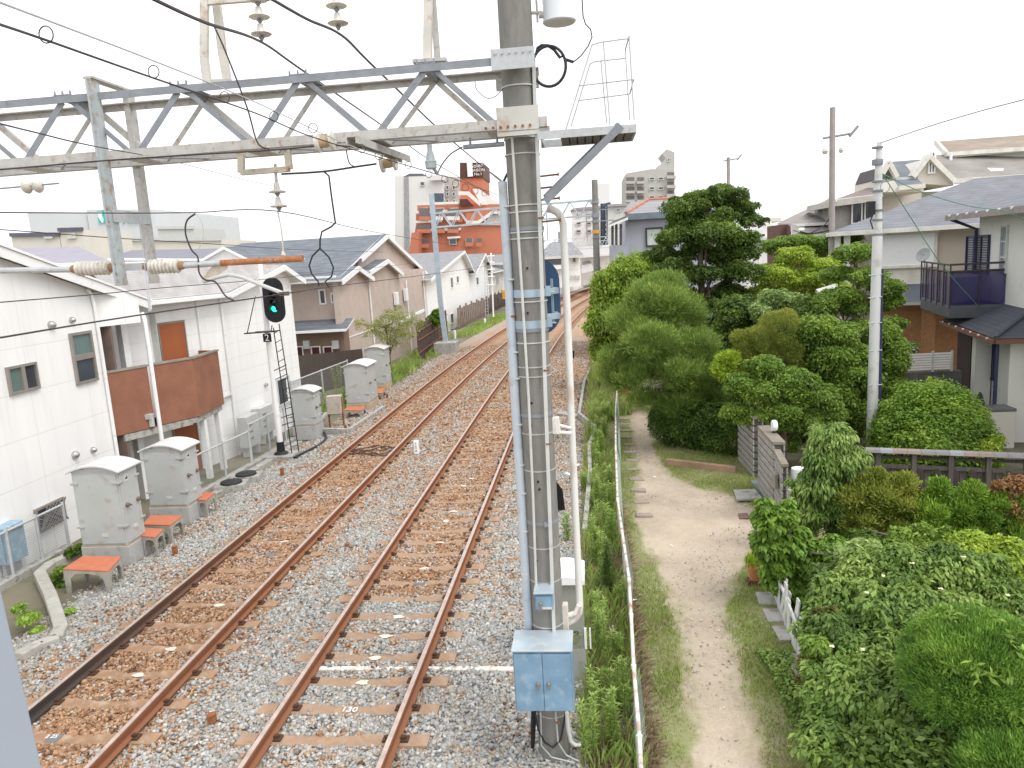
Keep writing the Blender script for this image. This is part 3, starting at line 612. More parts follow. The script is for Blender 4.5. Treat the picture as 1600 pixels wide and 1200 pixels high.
# spool insulators in the two dead-end wires
def spool(cx, cy, Y, label, d=(1, .0, .1)):
    p = W(cx, cy, Y); t = thing('strain_insulator', label, 'insulator', p); dn = V3(d).normalized()
    b = MB(); b.lathe(p-dn*.085, [(.03, 0), (.085, .004), (.085, .03), (.035, .04)], dn, 16); b.lathe(p+dn*.045, [(.035, 0), (.085, .01), (.085, .036), (.03, .04)], dn, 16); b.build('rims', porcelain, t, smooth=True)
    b = MB(); b.lathe(p-dn*.045, [(.045, 0), (.05, .045), (.045, .09)], dn, 14); b.build('core', mat('tan_core', (.42, .30, .18), .7), t, smooth=True)
spool(508, 222, 6.9, 'spool insulator in front of the lower chord, left of the steel channel')
spool(607, 255, 7.9, 'spool insulator hanging lower, just below the end of the steel channel')
p = W(49, 291, 8.5); t = thing('strain_insulator', 'pair of round white insulator discs below the beam near the left edge', 'insulator', p)
for k in (-.05, .09):
    b = MB(); b.lathe((p.x+k, p.y, p.z), [(.02, -.05), (.075, -.03), (.085, 0), (.06, .03), (.03, .05)], (1, 0, 0), 18); b.build('disc', porcelain, t, smooth=True)
b = MB(); b.tube([p-Vector((.45, 0, 0)), p+Vector((.35, 0, .01))], .01, 6); b.build('rod', galvblue, t)
# small cylinder under chord next to pole
b = MB(); b.tube([W(724, 230, 7.25), W(788, 225, 7.25)], .022, 10); b.lathe(W(735, 226, 7.25), [(.012, 0), (.012, .06)], seg=6); b.lathe(W(777, 222, 7.25), [(.012, 0), (.012, .06)], seg=6)
tag(b.build('lightning_rod', galvblue, smooth=True), 'short grey rod clamped under the beam right beside the concrete pole', 'rod')
# steel bracket plate with cable ring and arrester
t = thing('surge_arrester', 'white cylinder mounted beside the top of the concrete pole, cut by the top edge', 'cylinder', W(875, 40, PY))
p = W(874, 36, PY); b = MB(); b.lathe((p.x, p.y, p.z), [(.145, 0), (.155, .01), (.15, .03), (.145, 1.0)], seg=32); b.build('tank', mat('glossy_pale_grey', (.66, .69, .72), .3, var=.04, spec=.5), t, smooth=True)
b = MB(); b.tube([W(828, 20, PY), W(846, 20, PY)], .016, 8); b.tube([W(838, 0, PY), W(840, 35, PY)], .01, 8); b.tube([W(842, 24, PY), W(858, 22, PY)], .03, 10); b.build('bracket', rustysteel, t, smooth=True)
b = MB(); c = W(858, 104, PY-.05); R_ = .155
ringp = [c+Vector((R_*cos(a), 0, R_*1.2*sin(a))) for a in np.linspace(pi*.45, -pi*1.75, 30)]
pts = [W(855, 70, PY-.05), W(868, 80, PY-.05), W(876, 92, PY-.05)]
b.tube([W(838, 84, PY-.05), W(840, 75, PY-.05), W(846, 71, PY-.05), W(856, 71, PY-.05), W(866, 78, PY-.05), W(875, 90, PY-.05)]+[c+Vector((R_*cos(a), -.01, R_*1.15*sin(a))) for a in np.linspace(.5, -pi*1.9, 34)]+[W(884, 93, PY-.03), W(896, 97, PY-.03)], .014, 8)
tag(b.build('coiled_cable', blackcable, smooth=True), 'black cable coiled in one round loop beside the concrete pole', 'cable')
b = MB(); b.tube([W(896, 97, 7.4), W(908, 87, 7.4), W(919, 72, 7.4), W(925, 58, 7.4), W(923, 46, 7.4), W(915, 38, 7.4), W(911, 25, 7.4), W(909, -10, 7.4)], .006, 6)
tag(b.build('thin_cable', darkwire), 'thin cable from the coil rising out of the top edge', 'cable')
# ---- maintenance platform
zp = ZB-.02; pf = thing('pole_platform', 'slatted steel platform with a thin handrail sticking out right of the concrete pole', 'platform', W(916, 200, 7.1))
Ya, Yb = 7.0, 7.55
xa, xb = W(840, 212, Ya).x, W(993, 190, Ya).x; zp = W(840, 212, Ya).z
b = MB(); b.beam((xa, Ya, zp), (xb, Ya, zp), .012, .07); b.beam((xa, Yb, zp), (xb, Yb, zp), .012, .07); b.beam((xb, Ya, zp), (xb, Yb, zp), .012, .07); b.beam((xa+.03, Ya, zp), (xa+.03, Yb, zp), .012, .07); b.build('frame', galv, pf)
n = 9
for i in range(n):
    x0 = xa+.2+(xb-xa-.23)*i/n; b = MB(); b.box((x0+.045, (Ya+Yb)/2, zp-.03), (.082, Yb-Ya-.02, .022)); b.build('slat', mat('weathered_board', (.17, .16, .15), .9, var=.2), pf)
b = MB(); b.angle(W(967, 192, Ya-.03), W(848, 311, Ya+.1), .065, .01, (0, 1, 0)); b.beam(W(966, 195, Yb), W(852, 308, Ya+.3), .05, .05, (0, 1, 0)); b.build('strut', galvblue, pf)
for Y, ps in ((Ya, dict(post=[(983, 56), (991, 188)], top=[(925, 70), (938, 66), (983, 60)], slope=[(925, 70), (884, 203)], mid=[(905, 134), (990, 124)], inner=[(943, 67), (953, 195)])), (Yb, dict(post=[(977, 78), (984, 188)], top=[(922, 100), (930, 96), (977, 91)], slope=[(922, 100), (892, 198)], mid=[(905, 157), (982, 147)], inner=[(939, 96), (948, 192)]))):
    b = MB()
    for k in ps.values(): b.tube([W(x, y, Y) for x, y in k], .0065, 6)
    b.build('handrail', galv, pf)
b = MB(); b.tube([W(983, 56, Ya), W(977, 78, Yb)], .0065, 6); b.tube([W(990, 124, Ya), W(984, 147, Yb)], .0065, 6); b.build('handrail', galv, pf)
# ---- blue boxes and signal backs on the pole
def cabinet_blue(x0, y0, x1, y1, Yf, dep, label, name, doors=2):
    a = W(x0, y1, Yf); c = W(x1, y1, Yf); tz = W((x0+x1)/2, y0, Yf).z; w = c.x-a.x; t = thing(name, label, 'electrical box', ((a.x+c.x)/2, Yf+dep/2, a.z))
    cx = (a.x+c.x)/2; b = MB(); b.box((cx, Yf+dep/2, a.z), (w-.01, dep-.02, tz-a.z)); b.build('body', bluepaint, t, bevel=.006)
    b = MB(); b.box((cx, Yf+dep/2-.01, tz), (w+.015, dep+.02, .02)); b.build('lid', mat('bleached_blue_lid', (.42, .50, .55), .45, .2, var=.12, scale=4, dirt=(.55, .55, .53), dirt_amt=.5, spec=.5), t, bevel=.008)
    for k in range(doors):
        dw = (w-.03)/doors; b = MB(); b.box((cx-w/2+.015+dw*(k+.5), Yf-.004, a.z+.015), (dw-.005, .012, tz-a.z-.04)); dd = b.build('door', bluepaint, t, bevel=.003)
        hx = cx-w/2+.015+dw*(k+.5)+((.5 if k == 0 else -.5)*dw*(.62) if doors == 2 else -dw*.2); hz = a.z+(tz-a.z)*.48
        b = MB(); b.lathe((hx, Yf-.01, hz), [(.02, 0), (.018, .02), (.01, .03)], (0, -1, 0), 12); b.beam((hx, Yf-.035, hz+.01), (hx+.004, Yf-.035, hz-.06), .014, .012); b.build('handle', mat('dull_brass', (.32, .28, .22), .45, .6), dd, smooth=True)
        if doors == 1: b = MB(); b.box((cx+.03, Yf-.014, a.z+.02), (.10, .005, .022)); b.build('name_plate', greypaint, dd)
    return t
cabinet_blue(805.5, 1018, 898, 1112, 6.86, .40, 'large two-door blue box strapped to the concrete pole near the ground', 'switch_box')
cabinet_blue(836, 928, 865, 954, 7.05, .2, 'small single-door blue box above the large one on the concrete pole', 'terminal_box', 1)
# rear of a colour-light signal
def capsule(cx, cz, w, h, n=14):
    r = w/2; P = [(cx+r*cos(a), cz+h/2-r+r*sin(a)) for a in np.linspace(0, pi, n)]+[(cx+r*cos(a), cz-h/2+r+r*sin(a)) for a in np.linspace(pi, 2*pi, n)]; return P
sY = PY+.42; c = W(840, 464, sY); hgt = W(868, 404, sY).z-W(868, 525, sY).z; wd_ = (W(875, 460, sY).x-c.x)*2
sb = thing('signal_head', 'dark blue back of an oval signal head mounted behind the concrete pole', 'railway signal', (c.x, sY, c.z-hgt/2))
b = MB(); b.prism([(x, sY, z) for x, z in capsule(c.x, c.z, wd_, hgt)], (0, .015, 0)); b.build('back_plate', mat('navy_paint', (.045, .10, .19), .5, var=.12, scale=4), sb, smooth=40)
b = MB(); b.box((c.x, sY+.16, c.z-hgt*.36), (.26, .22, hgt*.72)); b.build('lamp_case', blackpaint, sb)
for py in (459, 500):
    zz = pz(py); b = MB(); b.beam((PX+.12, PY+.05, zz), (PX+.27, PY+.16, zz), .05, .06); b.beam((PX+.25, PY+.14, zz), (PX+.22, sY, zz), .05, .05); b.build('bracket', bluepaint2, sb, bevel=.005)
b = MB(); zz = pz(478); b.box((PX+.205, PY+.30, pz(512)), (.025, .05, pz(440)-pz(512))); b.build('upright', bluepaint2, sb)
hY = PY+.3; b = MB(); hx_ = lambda x, y: W(x, y, hY)
b.prism([hx_(*q_) for q_ in ((820, 757), (829, 748), (868, 751), (879, 766), (883, 797), (822, 801))], (0, .02, 0)); t = thing('repeater_hood', 'black many-sided plate behind the lower part of the concrete pole', 'railway signal', hx_(850, 790)); b.build('plate', blackpaint, t)
b = MB(); b.box((hx_(850, 790).x, hY+.08, hx_(850, 790).z), (.2, .14, .12)); b.build('lamp_case', blackpaint, t)
b = MB(); b.beam((PX, PY+.15, hx_(850, 785).z+.05), (PX, hY, hx_(850, 785).z+.05), .05, .05); b.build('bracket', galv, t)
# ------------------------------------------------------------------ big grey cabinets
def curved_cabinet(cx, cy, w, d, h, z0, plinth, label, group=None, rz=0, m=None, rusty=0):
    """arched-roof relay cabinet: w across the track, d along it; doors face right and front"""
    m = m or mat('cabinet_grey', (.50, .52, .51), .55, .15, var=.06, scale=2, dirt=(.40, .36, .30), dirt_amt=.25)
    t = thing('relay_cabinet', label, 'cabinet', (cx, cy, z0), group, rz); O = OFF[t.name]
    def L(name, b, m, par, **k):                      # built in local space
        o = b.build(name, m, at=(0, 0, 0), **k); o.location = (0, 0, 0); o.parent = par; OFF[o.name] = np.zeros(3); return o
    b = MB(); b.box((0, 0, 0), (w+.02, d+.02, plinth)); L('plinth', b, mat('plinth_concrete' if not rusty else 'rusty_plinth', (.42, .42, .41) if not rusty else (.48, .38, .27), .9, var=.08, scale=3, dirt=(.30, .28, .25) if not rusty else (.42, .22, .10), dirt_amt=.3 if not rusty else .5), t, bevel=.01)
    b = MB(); b.box((0, 0, plinth), (w, d, .03)); L('base_rim', b, mat('rusty_rim', (.45, .34, .26), .8, var=.2), t)
    b = MB(); b.box((0, 0, plinth+.03), (w-.03, d-.03, h-plinth-.03)); L('body', b, m, t, bevel=.006)
    # arched roof
    b = MB(); N = 10; ov = .06; R = .13; Wd = w/2+ov; prof = [(-Wd+2*Wd*i/N, h-.015+R*(1-((-1+2*i/N))**2)) for i in range(N+1)]
    vs = []
    for yy in (-d/2-ov, d/2+ov):
        for (x, z) in prof: vs.append((x, yy, z))
        for (x, z) in prof[::-1]: vs.append((x, yy, z-.035))
    k = 2*(N+1); fs = [tuple(range(k)), tuple(range(k, 2*k))[::-1]]+[(i, i+k, (i+1) % k+k, (i+1) % k) for i in range(k)]
    b.add(vs, fs); L('roof', b, mat('cabinet_roof', (.66, .66, .65), .5, .1, var=.05, dirt=(.5, .46, .4), dirt_amt=.25), t, bevel=.006)
    b = MB()
    pts = [(-w/2+.02, -d/2+.012, h-.03)]+[(x*.93, -d/2+.012, z-.03) for x, z in prof]+[(w/2-.02, -d/2+.012, h-.03)]; b.prism(pts[::-1], (0, -.01, 0)); L('gable_panel', b, m, t); b = MB(); pts = [(x, d/2-.02, z) for x, y, z in pts]; b.prism(pts, (0, .01, 0)); L('gable_panel', b, m, t)
    for sx in (-.25, .25):
        b = MB(); b.box((sx*w, -d/2-.002, h+.035), (.1, .01, .03)); L('vent', b, mat('vent_shadow', (.16, .16, .16), .9), t)
    # side (track side) door and front door with hinges, locks, plates
    b = MB(); b.box((w/2-.008, 0, plinth+.06), (.02, d-.09, h-plinth-.14)); dr = L('door', b, m, t, bevel=.004)
    b = MB(); b.box((0, -d/2+.008, plinth+.06), (w-.09, .02, h-plinth-.14)); df = L('door', b, m, t, bevel=.004)
    hm_ = mat('hinge_grey', (.48, .49, .47), .5, .3)
    for zf in (.25, .82):
        zz = plinth+(h-plinth)*zf
        b = MB()
        for sy in (-1, 1): b.box((w/2+.008, sy*(d/2-.05), zz), (.035, .13, .035))
        L('hinge', b, hm_, dr, bevel=.005)
        b = MB()
        for sx in (-1, 1): b.box((sx*(w/2-.06), -d/2-.008, zz), (.15, .03, .04))
        L('hinge', b, hm_, df, bevel=.005)
    b = MB(); b.lathe((w/2, -d*.28, plinth+(h-plinth)*.52), [(.04, 0), (.045, .03), (.03, .06)], (1, 0, 0), 12); b.beam((w/2+.05, -d*.28, plinth+(h-plinth)*.52), (w/2+.06, -d*.16, plinth+(h-plinth)*.5), .02, .03); b.lathe((w/2, d*.28, plinth+(h-plinth)*.52), [(.04, 0), (.045, .03), (.03, .06)], (1, 0, 0), 12)
    L('lock', b, mat('lock_brown', (.22, .17, .13), .5, .4), dr, smooth=True)
    b = MB(); b.box((w/2+.004, -d*.12, h-.28), (.006, .12, .12)); b.box((w/2+.004, 0, plinth+.28), (.03, .12, .06)); L('name_plate', b, greypaint, dr)
    b = MB(); b.box((.05*w, -d/2-.004, plinth+.2), (.13, .02, .06)); L('name_plate', b, greypaint, df)
    b = MB(); b.box((w/2+.009, -d*.12, h-.24), (.004, .07, .03)); b.box((w/2+.009, -d*.10, h-.2), (.004, .03, .02)); L('printed_mark', b, blackpaint, dr)
    return t
def from_px(pl, pr, prr, z=-.2):
    a, c, e_ = G(*pl, z), G(*pr, z), G(*prr, z); return a, c, e_
# (front-left base, front-right base, far-right base)
def cab2(pl, pr, pf_, ytop, label, z=-.3, plinth=.4, rusty=0):
    c = G(*pr, z); w = c.x-W(*pl, c.y).x; d = XP(*pf_, c.x).y-c.y; zt = W(*ytop, c.y).z
    return curved_cabinet(c.x-w/2, c.y+d/2, w, d, zt-z, z, plinth, label, rusty=rusty), 0, w, d, 0
def cab(pl, pr, pf_, ytop, label, z=-.3, plinth=.4, rusty=0, name=None):
    c = G(*pr, z); a = G(*pl, z); f = G(*pf_, z); w = (a-c).length; d = (f-c).length; ang = math.atan2(c.y-a.y, c.x-a.x)
    zt = W(*ytop, (a.y+c.y)/2).z; ctr = a+(c-a)/2+Vector((-(c-a).y, (c-a).x, 0)).normalized()*d/2
    return curved_cabinet(ctr.x, ctr.y, w, d, zt-z, z, plinth, label, rz=ang, rusty=rusty), ctr, w, d, ang
C1 = cab2((132, 882), (205, 884), (233, 858), (172, 735), 'nearest and biggest grey arched cabinet, at the lower left beside orange topped steps')
C2 = cab2((237, 818), (298, 819), (321, 798), (262, 702), 'second grey arched cabinet, standing before the brown balconies')
C3 = cab2((459, 684), (496, 687), (507, 680), (470, 612), 'grey arched cabinet right of the signal mast ladder, with a large pale plinth', plinth=.45)
C4 = cab2((542, 640), (578, 643), (592, 630), (556, 572), 'pale arched cabinet on a rusty orange base, nearer of the rust based pair', plinth=.3, rusty=1)
C5 = cab2((574, 606), (604, 610), (613, 602), (590, 545), 'pale arched cabinet on a rusty base, farthest of all, before the brick red shrubs', plinth=.25, rusty=1); C5[0]['label'] = 'farthest pale arched cabinet, on a rusty base close to the beige house'
# orange topped steps
redtop = mat('orange_rubber_top', (.52, .17, .09), .75, var=.1, scale=6, dirt=(.42, .20, .12), dirt_amt=.3)
stepleg = mat('step_leg_concrete', (.40, .38, .33), .9, var=.12, scale=6, dirt=(.26, .24, .2), dirt_amt=.3)
def stepstool(pts, label, z=.12, zg=-.35):
    P = [G(*p, z) for p in pts]; c = sum(P, Vector())/4; t = thing('step_platform', label, 'step', (c.x, c.y, zg), 'orange topped steps beside the cabinets')
    b = MB(); b.slab([p+Vector((0, 0, -.0)) for p in P], .025); b.build('top', redtop, t, bevel=.004)
    b = MB()
    for i in range(4):
        p, q2 = P[i], P[(i+1) % 4]; d_ = (q2-p); n_in = Vector((-d_.y, d_.x, 0)).normalized()*.0; L = d_.length
        pts2 = [p+d_*t_+Vector((0, 0, zz-z)) for t_, zz in ((0, zg), (.10, zg), (.14, z-.16), (.25, z-.07), (.5, z-.05), (.75, z-.07), (.86, z-.16), (.90, zg), (1, zg), (1, z), (0, z))]
        inn = (c-(p+q2)/2); inn.z = 0; inn = inn.normalized()*.035
        b.prism([v+inn*.15 for v in pts2], inn)
    b.build('arched_legs', stepleg, t); return t
stepstool([(98, 891), (170, 894), (190, 871), (130, 870)], 'nearest orange topped step, in front of the biggest cabinet')
stepstool([(222, 839), (243, 841), (256, 828), (224, 826)], 'small orange topped step tucked between the two near cabinets, closer to the first')
stepstool([(222, 821), (266, 822), (286, 807), (235, 807)], 'wide orange topped step right before the second grey cabinet')
stepstool([(309, 782), (322, 783), (337, 771), (310, 770)], 'orange topped step on the far side of the second cabinet')
stepstool([(537, 642), (565, 642), (572, 636), (543, 636)], 'orange topped step before the nearer rust based cabinet', z=0, zg=-.3)
stepstool([(576, 615), (597, 615), (602, 608), (578, 608)], 'orange topped step between the two rust based cabinets', z=0, zg=-.3)
# grey cabinet behind the big pole on the right
g0 = W(866, 1062, 8.85); t = thing('trackside_cabinet', 'grey green cabinet with a bright white lid standing behind the concrete pole', 'cabinet', (g0.x+.2, 9.0, -.3))
xl, xr = W(858, 1000, 8.85).x, W(915, 1000, 8.85).x; zt = W(890, 905, 8.85).z; zm = W(890, 1014, 8.85).z
ggm = mat('grey_green_paint', (.30, .31, .27), .6, .1, var=.06, dirt=(.24, .23, .19), dirt_amt=.2)
b = MB(); b.box(((xl+xr)/2, 9.1, zm), (xr-xl-.03, .48, zt-zm)); b.build('body', ggm, t, bevel=.006)
b = MB(); b.box(((xl+xr)/2, 9.1, -.3), (xr-xl, .5, zm+.3)); b.build('plinth', mat('plinth_grey', (.36, .36, .35), .8, var=.08), t, bevel=.006)
b = MB(); xc_ = (xl+xr)/2; prof = [(-.5+i/8., .05*(1-(2*(i/8.)-1)**2)) for i in range(9)]
P = [(xc_+x*(xr-xl+.04), 8.80, zt+z) for x, z in prof]+[(xc_+(xr-xl+.04)/2, 8.80, zt-.06), (xc_-(xr-xl+.04)/2, 8.80, zt-.06)]
b.prism(P[::-1], (0, .62, 0)); b.build('lid', mat('bright_white_lid', (.85, .85, .85), .4, var=.02), t, bevel=.004)
b = MB(); b.box((xr+.0, 8.86, zm-.0), (.03, .03, .28)); b.box((xr+.06, 8.86, zm), (.02, .02, .28)); b.build('hinge_bar', whitepaint, t)
text('printed_label', '152', .06, (xr-.13, 8.855, zm+.22), rotm((1, 0, 0), (0, 0, 1)), blackpaint, t, .002)
# ------------------------------------------------------------------ colour light signal on its white mast
SY = 20.75; sx0 = W(440, 712, SY).x; sm = thing('railway_signal', 'railway signal with a glowing green lamp on a white mast with a black ladder', 'railway signal', (sx0, SY, -.25))
topz_ = W(407, 410, SY).z
b = MB(); b.lathe((sx0, SY, .1), [(.085, 0), (.085, 1.6), (.075, 1.65), (.075, topz_-.1)], seg=16); b.build('mast', mat('bright_white_paint', (.86, .86, .85), .45, var=.02), sm, smooth=True)
b = MB(); b.lathe((sx0, SY, -.17), [(.22, 0), (.20, .03), (.12, .08), (.11, .36)], seg=16); b.build('foot', blackpaint, sm, smooth=True)
b = MB(); b.box((sx0-.02, SY, -.38), (.95, .75, .2)); b.build('footing', concrete, sm, bevel=.01)
b = MB(); b.lathe((sx0, SY, topz_), [(.10, 0), (.10, .02), (.03, .1), (.01, .16)], seg=12); b.build('finial', blackpaint, sm, smooth=True)
hy_ = SY-.25; hc = W(427.5, 469, hy_); hh = W(430, 435, hy_).z-W(430, 506, hy_).z; hw = W(444, 470, hy_).x-W(411.5, 470, hy_).x
head = None; b = MB(); b.prism([(x, hy_, z) for x, z in capsule(hc.x, hc.z, hw, hh)], (0, .03, 0)); head = b.build('backboard', mat('matt_black', (.018, .018, .02), .7, var=.2), sm, smooth=40)
b = MB(); b.box((hc.x, hy_+.12, hc.z-hh*.38), (.28, .2, hh*.76)); b.build('lamp_case', blackpaint, sm)
green = mat_emit('green_lamp', (.02, .9, .55), 2.2)
dk = mat('dark_lens', (.012, .012, .014), .15, spec=.8)
for k, zz in enumerate(np.linspace(hc.z+hh*.26, hc.z-hh*.19, 4)):
    lit = k == 3
    b = MB(); N = 14
    inner, outer = [], []
    for a in np.linspace(-.15*pi, 1.15*pi, N): inner.append((hc.x+.085*cos(a), zz+.085*sin(a))); outer.append((hc.x+.10*cos(a), zz+.10*sin(a)))
    vs = [(x, hy_-.13, z) for x, z in inner]+[(x, hy_-.13, z) for x, z in outer]+[(x, hy_+.01, z) for x, z in inner]+[(x, hy_+.01, z) for x, z in outer]
    fs = []
    for i in range(N-1): fs += [(i, i+1, N+i+1, N+i), (i, 2*N+i, 2*N+i+1, i+1), (N+i, N+i+1, 3*N+i+1, 3*N+i)]
    b.add(vs, fs); hd = b.build('hood', blackpaint, sm)
    b = MB(); b.lathe((hc.x, hy_-.001, zz), [(.088, 0), (.07, .02), (.01, .04)], (0, -1, 0), 16); b.build('lamp', green if lit else dk, sm, smooth=True)
lz = W(430, 517, SY-.1).z
b = MB(); b.beam((sx0-.45, SY-.45, lz), (sx0+.45, SY-.45, lz+.02), .22, .03); b.beam((sx0-.3, SY-.1, lz), (sx0+.4, SY-.1, lz), .08, .03); b.build('platform', blackpaint, sm)
b = MB(); b.tube([(sx0-.40, SY-.45, lz), W(399, 463, SY-.45)], .014, 6); b.tube([(sx0+.30, SY-.45, lz), (sx0+.31, SY-.35, lz+.18)], .014, 6); b.build('rail', mat('brown_black_steel', (.06, .035, .03), .7), sm)
npz = W(417.5, 528, SY-.12); b = MB(); b.box((npz.x, npz.y, npz.z-.115), (.24, .02, .24)); pl_ = b.build('number_plate', blackpaint, sm)
text('numeral', '2', .27, (npz.x, npz.y-.014, npz.z), rotm((1, 0, 0), (0, 0, 1)), mat('plate_white', (.85, .85, .85), .6, var=.02), pl_, .003)
lad = MB(); a0, a1 = W(427, 512, SY-.3), W(456, 708, SY-.7); b0, b1 = W(436, 506, SY-.3), W(467, 706, SY-.7)
lad.tube([a0, a1], .016, 6); lad.tube([b0, b1], .016, 6)
for i in range(13): f = (i+.6)/13.3; lad.tube([a0.lerp(a1, f), b0.lerp(b1, f)], .01, 6)
for f in (.33, .40, .71, .77): lad.tube([a0.lerp(a1, f)+Vector((-.25, .2, -.06)), b0.lerp(b1, f)+Vector((.02, 0, .04))], .013, 6)
lad.build('ladder', blackpaint, sm)
b = MB(); b.lathe((sx0, SY, W(430, 650, SY).z), [(.095, 0), (.095, .07)], seg=14); b.build('clamp_ring', whitepaint, sm)
# ------------------------------------------------------------------ building kit
def win(par, P0, P1, h, frame=None, glass=None, mull=1, horiz=0, fw=.05, name='window', depth=.06, inset=False, label=None):
    """window with frame (part) and pane (sub-part); P0-P1 = sill line left to right seen from outside"""
    P0, P1 = V3(P0), V3(P1); u = (P1-P0); Lw = u.length; u.normalize(); n = u.cross(V3((0, 0, 1))).normalized(); z = V3((0, 0, 1))
    frame = frame or whitepaint; glass = glass or mat_glass('window_glass'); b = MB(); D = depth
    def bar(a0, a1, z0, z1, d=D):
        p = [P0+u*a0+z*z0, P0+u*a1+z*z0, P0+u*a1+z*z1, P0+u*a0+z*z1]; b.prism([q-n*.02 for q in p], n*(d+.02))
    bar(0, Lw, 0, fw); bar(0, Lw, h-fw, h); bar(0, fw, fw, h-fw); bar(Lw-fw, Lw, fw, h-fw)
    for k in range(1, mull): bar(Lw*k/mull-fw*.4, Lw*k/mull+fw*.4, fw, h-fw, D*.8)
    for k in range(1, horiz+1): bar(fw, Lw-fw, h*k/(horiz+1)-fw*.4, h*k/(horiz+1)+fw*.4, D*.8)
    o = b.build(name, frame, par, label=label)
    g = MB(); p = [P0+u*fw*.8+z*fw*.8, P0+u*(Lw-fw*.8)+z*fw*.8, P0+u*(Lw-fw*.8)+z*(h-fw*.8), P0+u*fw*.8+z*(h-fw*.8)]; g.prism([q-n*.015 for q in p], n*(.03)); g.build('pane', glass, o)
    return o
def planewin(par, X, y0, y1, z0, z1, **k): return win(par, (X, y0, z0), (X, y1, z0), z1-z0, **k)
def wall(par, plan, z0, z1, m, name='wall'):
    b = MB(); b.prism([(x, y, z0) for x, y in plan], (0, 0, z1-z0)); return b.build(name, m, par)
def plane_hit(px, py, A, B, C):
    A, B, C = V3(A), V3(B), V3(C); n = (B-A).cross(C-A); r = ray(px, py); t = n.dot(A-EYE)/n.dot(r); return EYE+r*t
def roofslab(par, pts, m, t=.12, name='roof', edge=None):
    b = MB(); P = [V3(p) for p in pts]; n = (P[1]-P[0]).cross(P[2]-P[0]).normalized()
    if n.z < 0: P = P[::-1]; n = -n
    P2 = [p-n*t for p in P]; b.k = 0; N = len(P)
    b.add(P, [tuple(range(N))]); b.k = 1; b.add(P+P2, [tuple(range(N, 2*N))[::-1]]+[(i+N, (i+1) % N+N, (i+1) % N, i) for i in range(N)])
    return b.build(name, [m, edge or whitepaint], par)
def gutter(par, a, c, r=.06, m=None):
    b = MB(); b.beam(a, c, r*1.6, r*1.6); return b.build('gutter', m or whitepaint, par, bevel=.01)
def pipe(par, pts, r=.035, m=None, name='downpipe'):
    b = MB(); b.tube(pts, r, 8); return b.build(name, m or whitepaint, par, smooth=True)
sidingA = mat_lines('white_siding', (.85, .845, .83), 'Z', .91, .4, (.55, .53, .50), .016, axis2='Y', period2=3.03, var=.03, scale=1, stretch=(2.5, 2.5, .22), streak=.93)
sidingB = mat_lines('white_siding_narrow', (.86, .855, .84), 'Z', .455, .35, (.55, .54, .52), .03, axis2='XY', period2=3.03, var=.03, scale=1, stretch=(2.5, 2.5, .22), streak=.93)
tilegrey = mat_lines('grey_slate', (.27, .27, .28), 'Z', .11, .55, (.12, .12, .13), .16, axis2='XY', period2=.6, var=.18, scale=3)
slateC = mat_lines('blue_grey_slate', (.16, .18, .205), 'Z', .13, .6, (.07, .075, .085), .14, axis2='XY', period2=.45, var=.2, scale=1.5)
paleslate = mat_lines('pale_slate', (.46, .44, .43), 'Z', .045, .5, (.24, .23, .24), .16, axis2='XY', period2=.6, var=.14, scale=3)
beige = mat_lines('beige_tile', (.56, .46, .40), 'Z', .07, .35, (.33, .25, .20), .15, axis2='XY', period2=.3, var=.07, scale=1.5)
brownclad = mat_lines('brown_wood_cladding', (.30, .135, .085), 'Z', .045, .55, (.17, .075, .05), .22, var=.14, scale=2.5)
alu = mat('bronze_aluminium', (.34, .31, .28), .45, .4, var=.08)
greenglass = mat_glass('frosted_green_glass', (.13, .19, .18), .15)
darkglass = mat_glass('dark_glass', (.05, .06, .075), .1)
orangedoor = mat('orange_brown_door', (.36, .115, .045), .5, var=.08, scale=2, stretch=(1, 1, .2))
chrome = mat('brushed_vent', (.45, .44, .43), .3, .7)
# ------------------------------------------------------------------ house A
hA = thing('white_house', 'nearest white panel house at the left edge, with two bronze framed windows', 'house', (-15, 11, -.6))
XA = -11.4; sl_ = -.29
def zr(y): return 5.89+(y-13.62)*sl_
b = MB(); b.prism([(XA, 4, -.6), (XA, 16.42, -.6), (XA, 16.42, zr(16.42)-.10), (XA, 8.2, zr(8.2)-.1), (XA, 4, zr(8.2)-.1-4.2*.29)], (-8, 0, 0)); b.build('wall', sidingA, hA)
roofslab(hA, [(XA+.28, 8.2, zr(8.2)+.1), (XA+.28, 18.35, zr(18.35)+.12), (-19.8, 18.35, zr(18.35)+.12), (-19.8, 8.2, zr(8.2)+.1)], tilegrey, .05)
roofslab(hA, [(XA+.28, 8.2, zr(8.2)+.1), (XA+.28, 3.5, zr(8.2)-1.3), (-19.8, 3.5, zr(8.2)-1.3), (-19.8, 8.2, zr(8.2)+.1)], tilegrey, .05)
b = MB(); b.prism([(XA+.25, 8.2, zr(8.2)+.04), (XA+.25, 18.33, zr(18.33)+.06), (XA+.25, 18.33, zr(18.33)-.15), (XA+.25, 8.2, zr(8.2)-.17)], (-.03, 0, 0)); b.build('bargeboard', whitepaint, hA)
planewin(hA, XA, 13.46, 13.87, 3.06, 3.62, frame=alu, glass=greenglass); planewin(hA, XA, 13.87, 14.27, 3.06, 3.62, frame=alu, glass=darkglass)
planewin(hA, XA, 15.40, 16.13, 3.52, 4.08, frame=alu, glass=greenglass, fw=.06); planewin(hA, XA, 15.40, 16.13, 2.92, 3.52, frame=alu, glass=darkglass, fw=.06)
w3 = planewin(hA, XA, 13.56, 14.40, .18, .67, frame=alu, glass=darkglass, fw=.05)
b = MB()
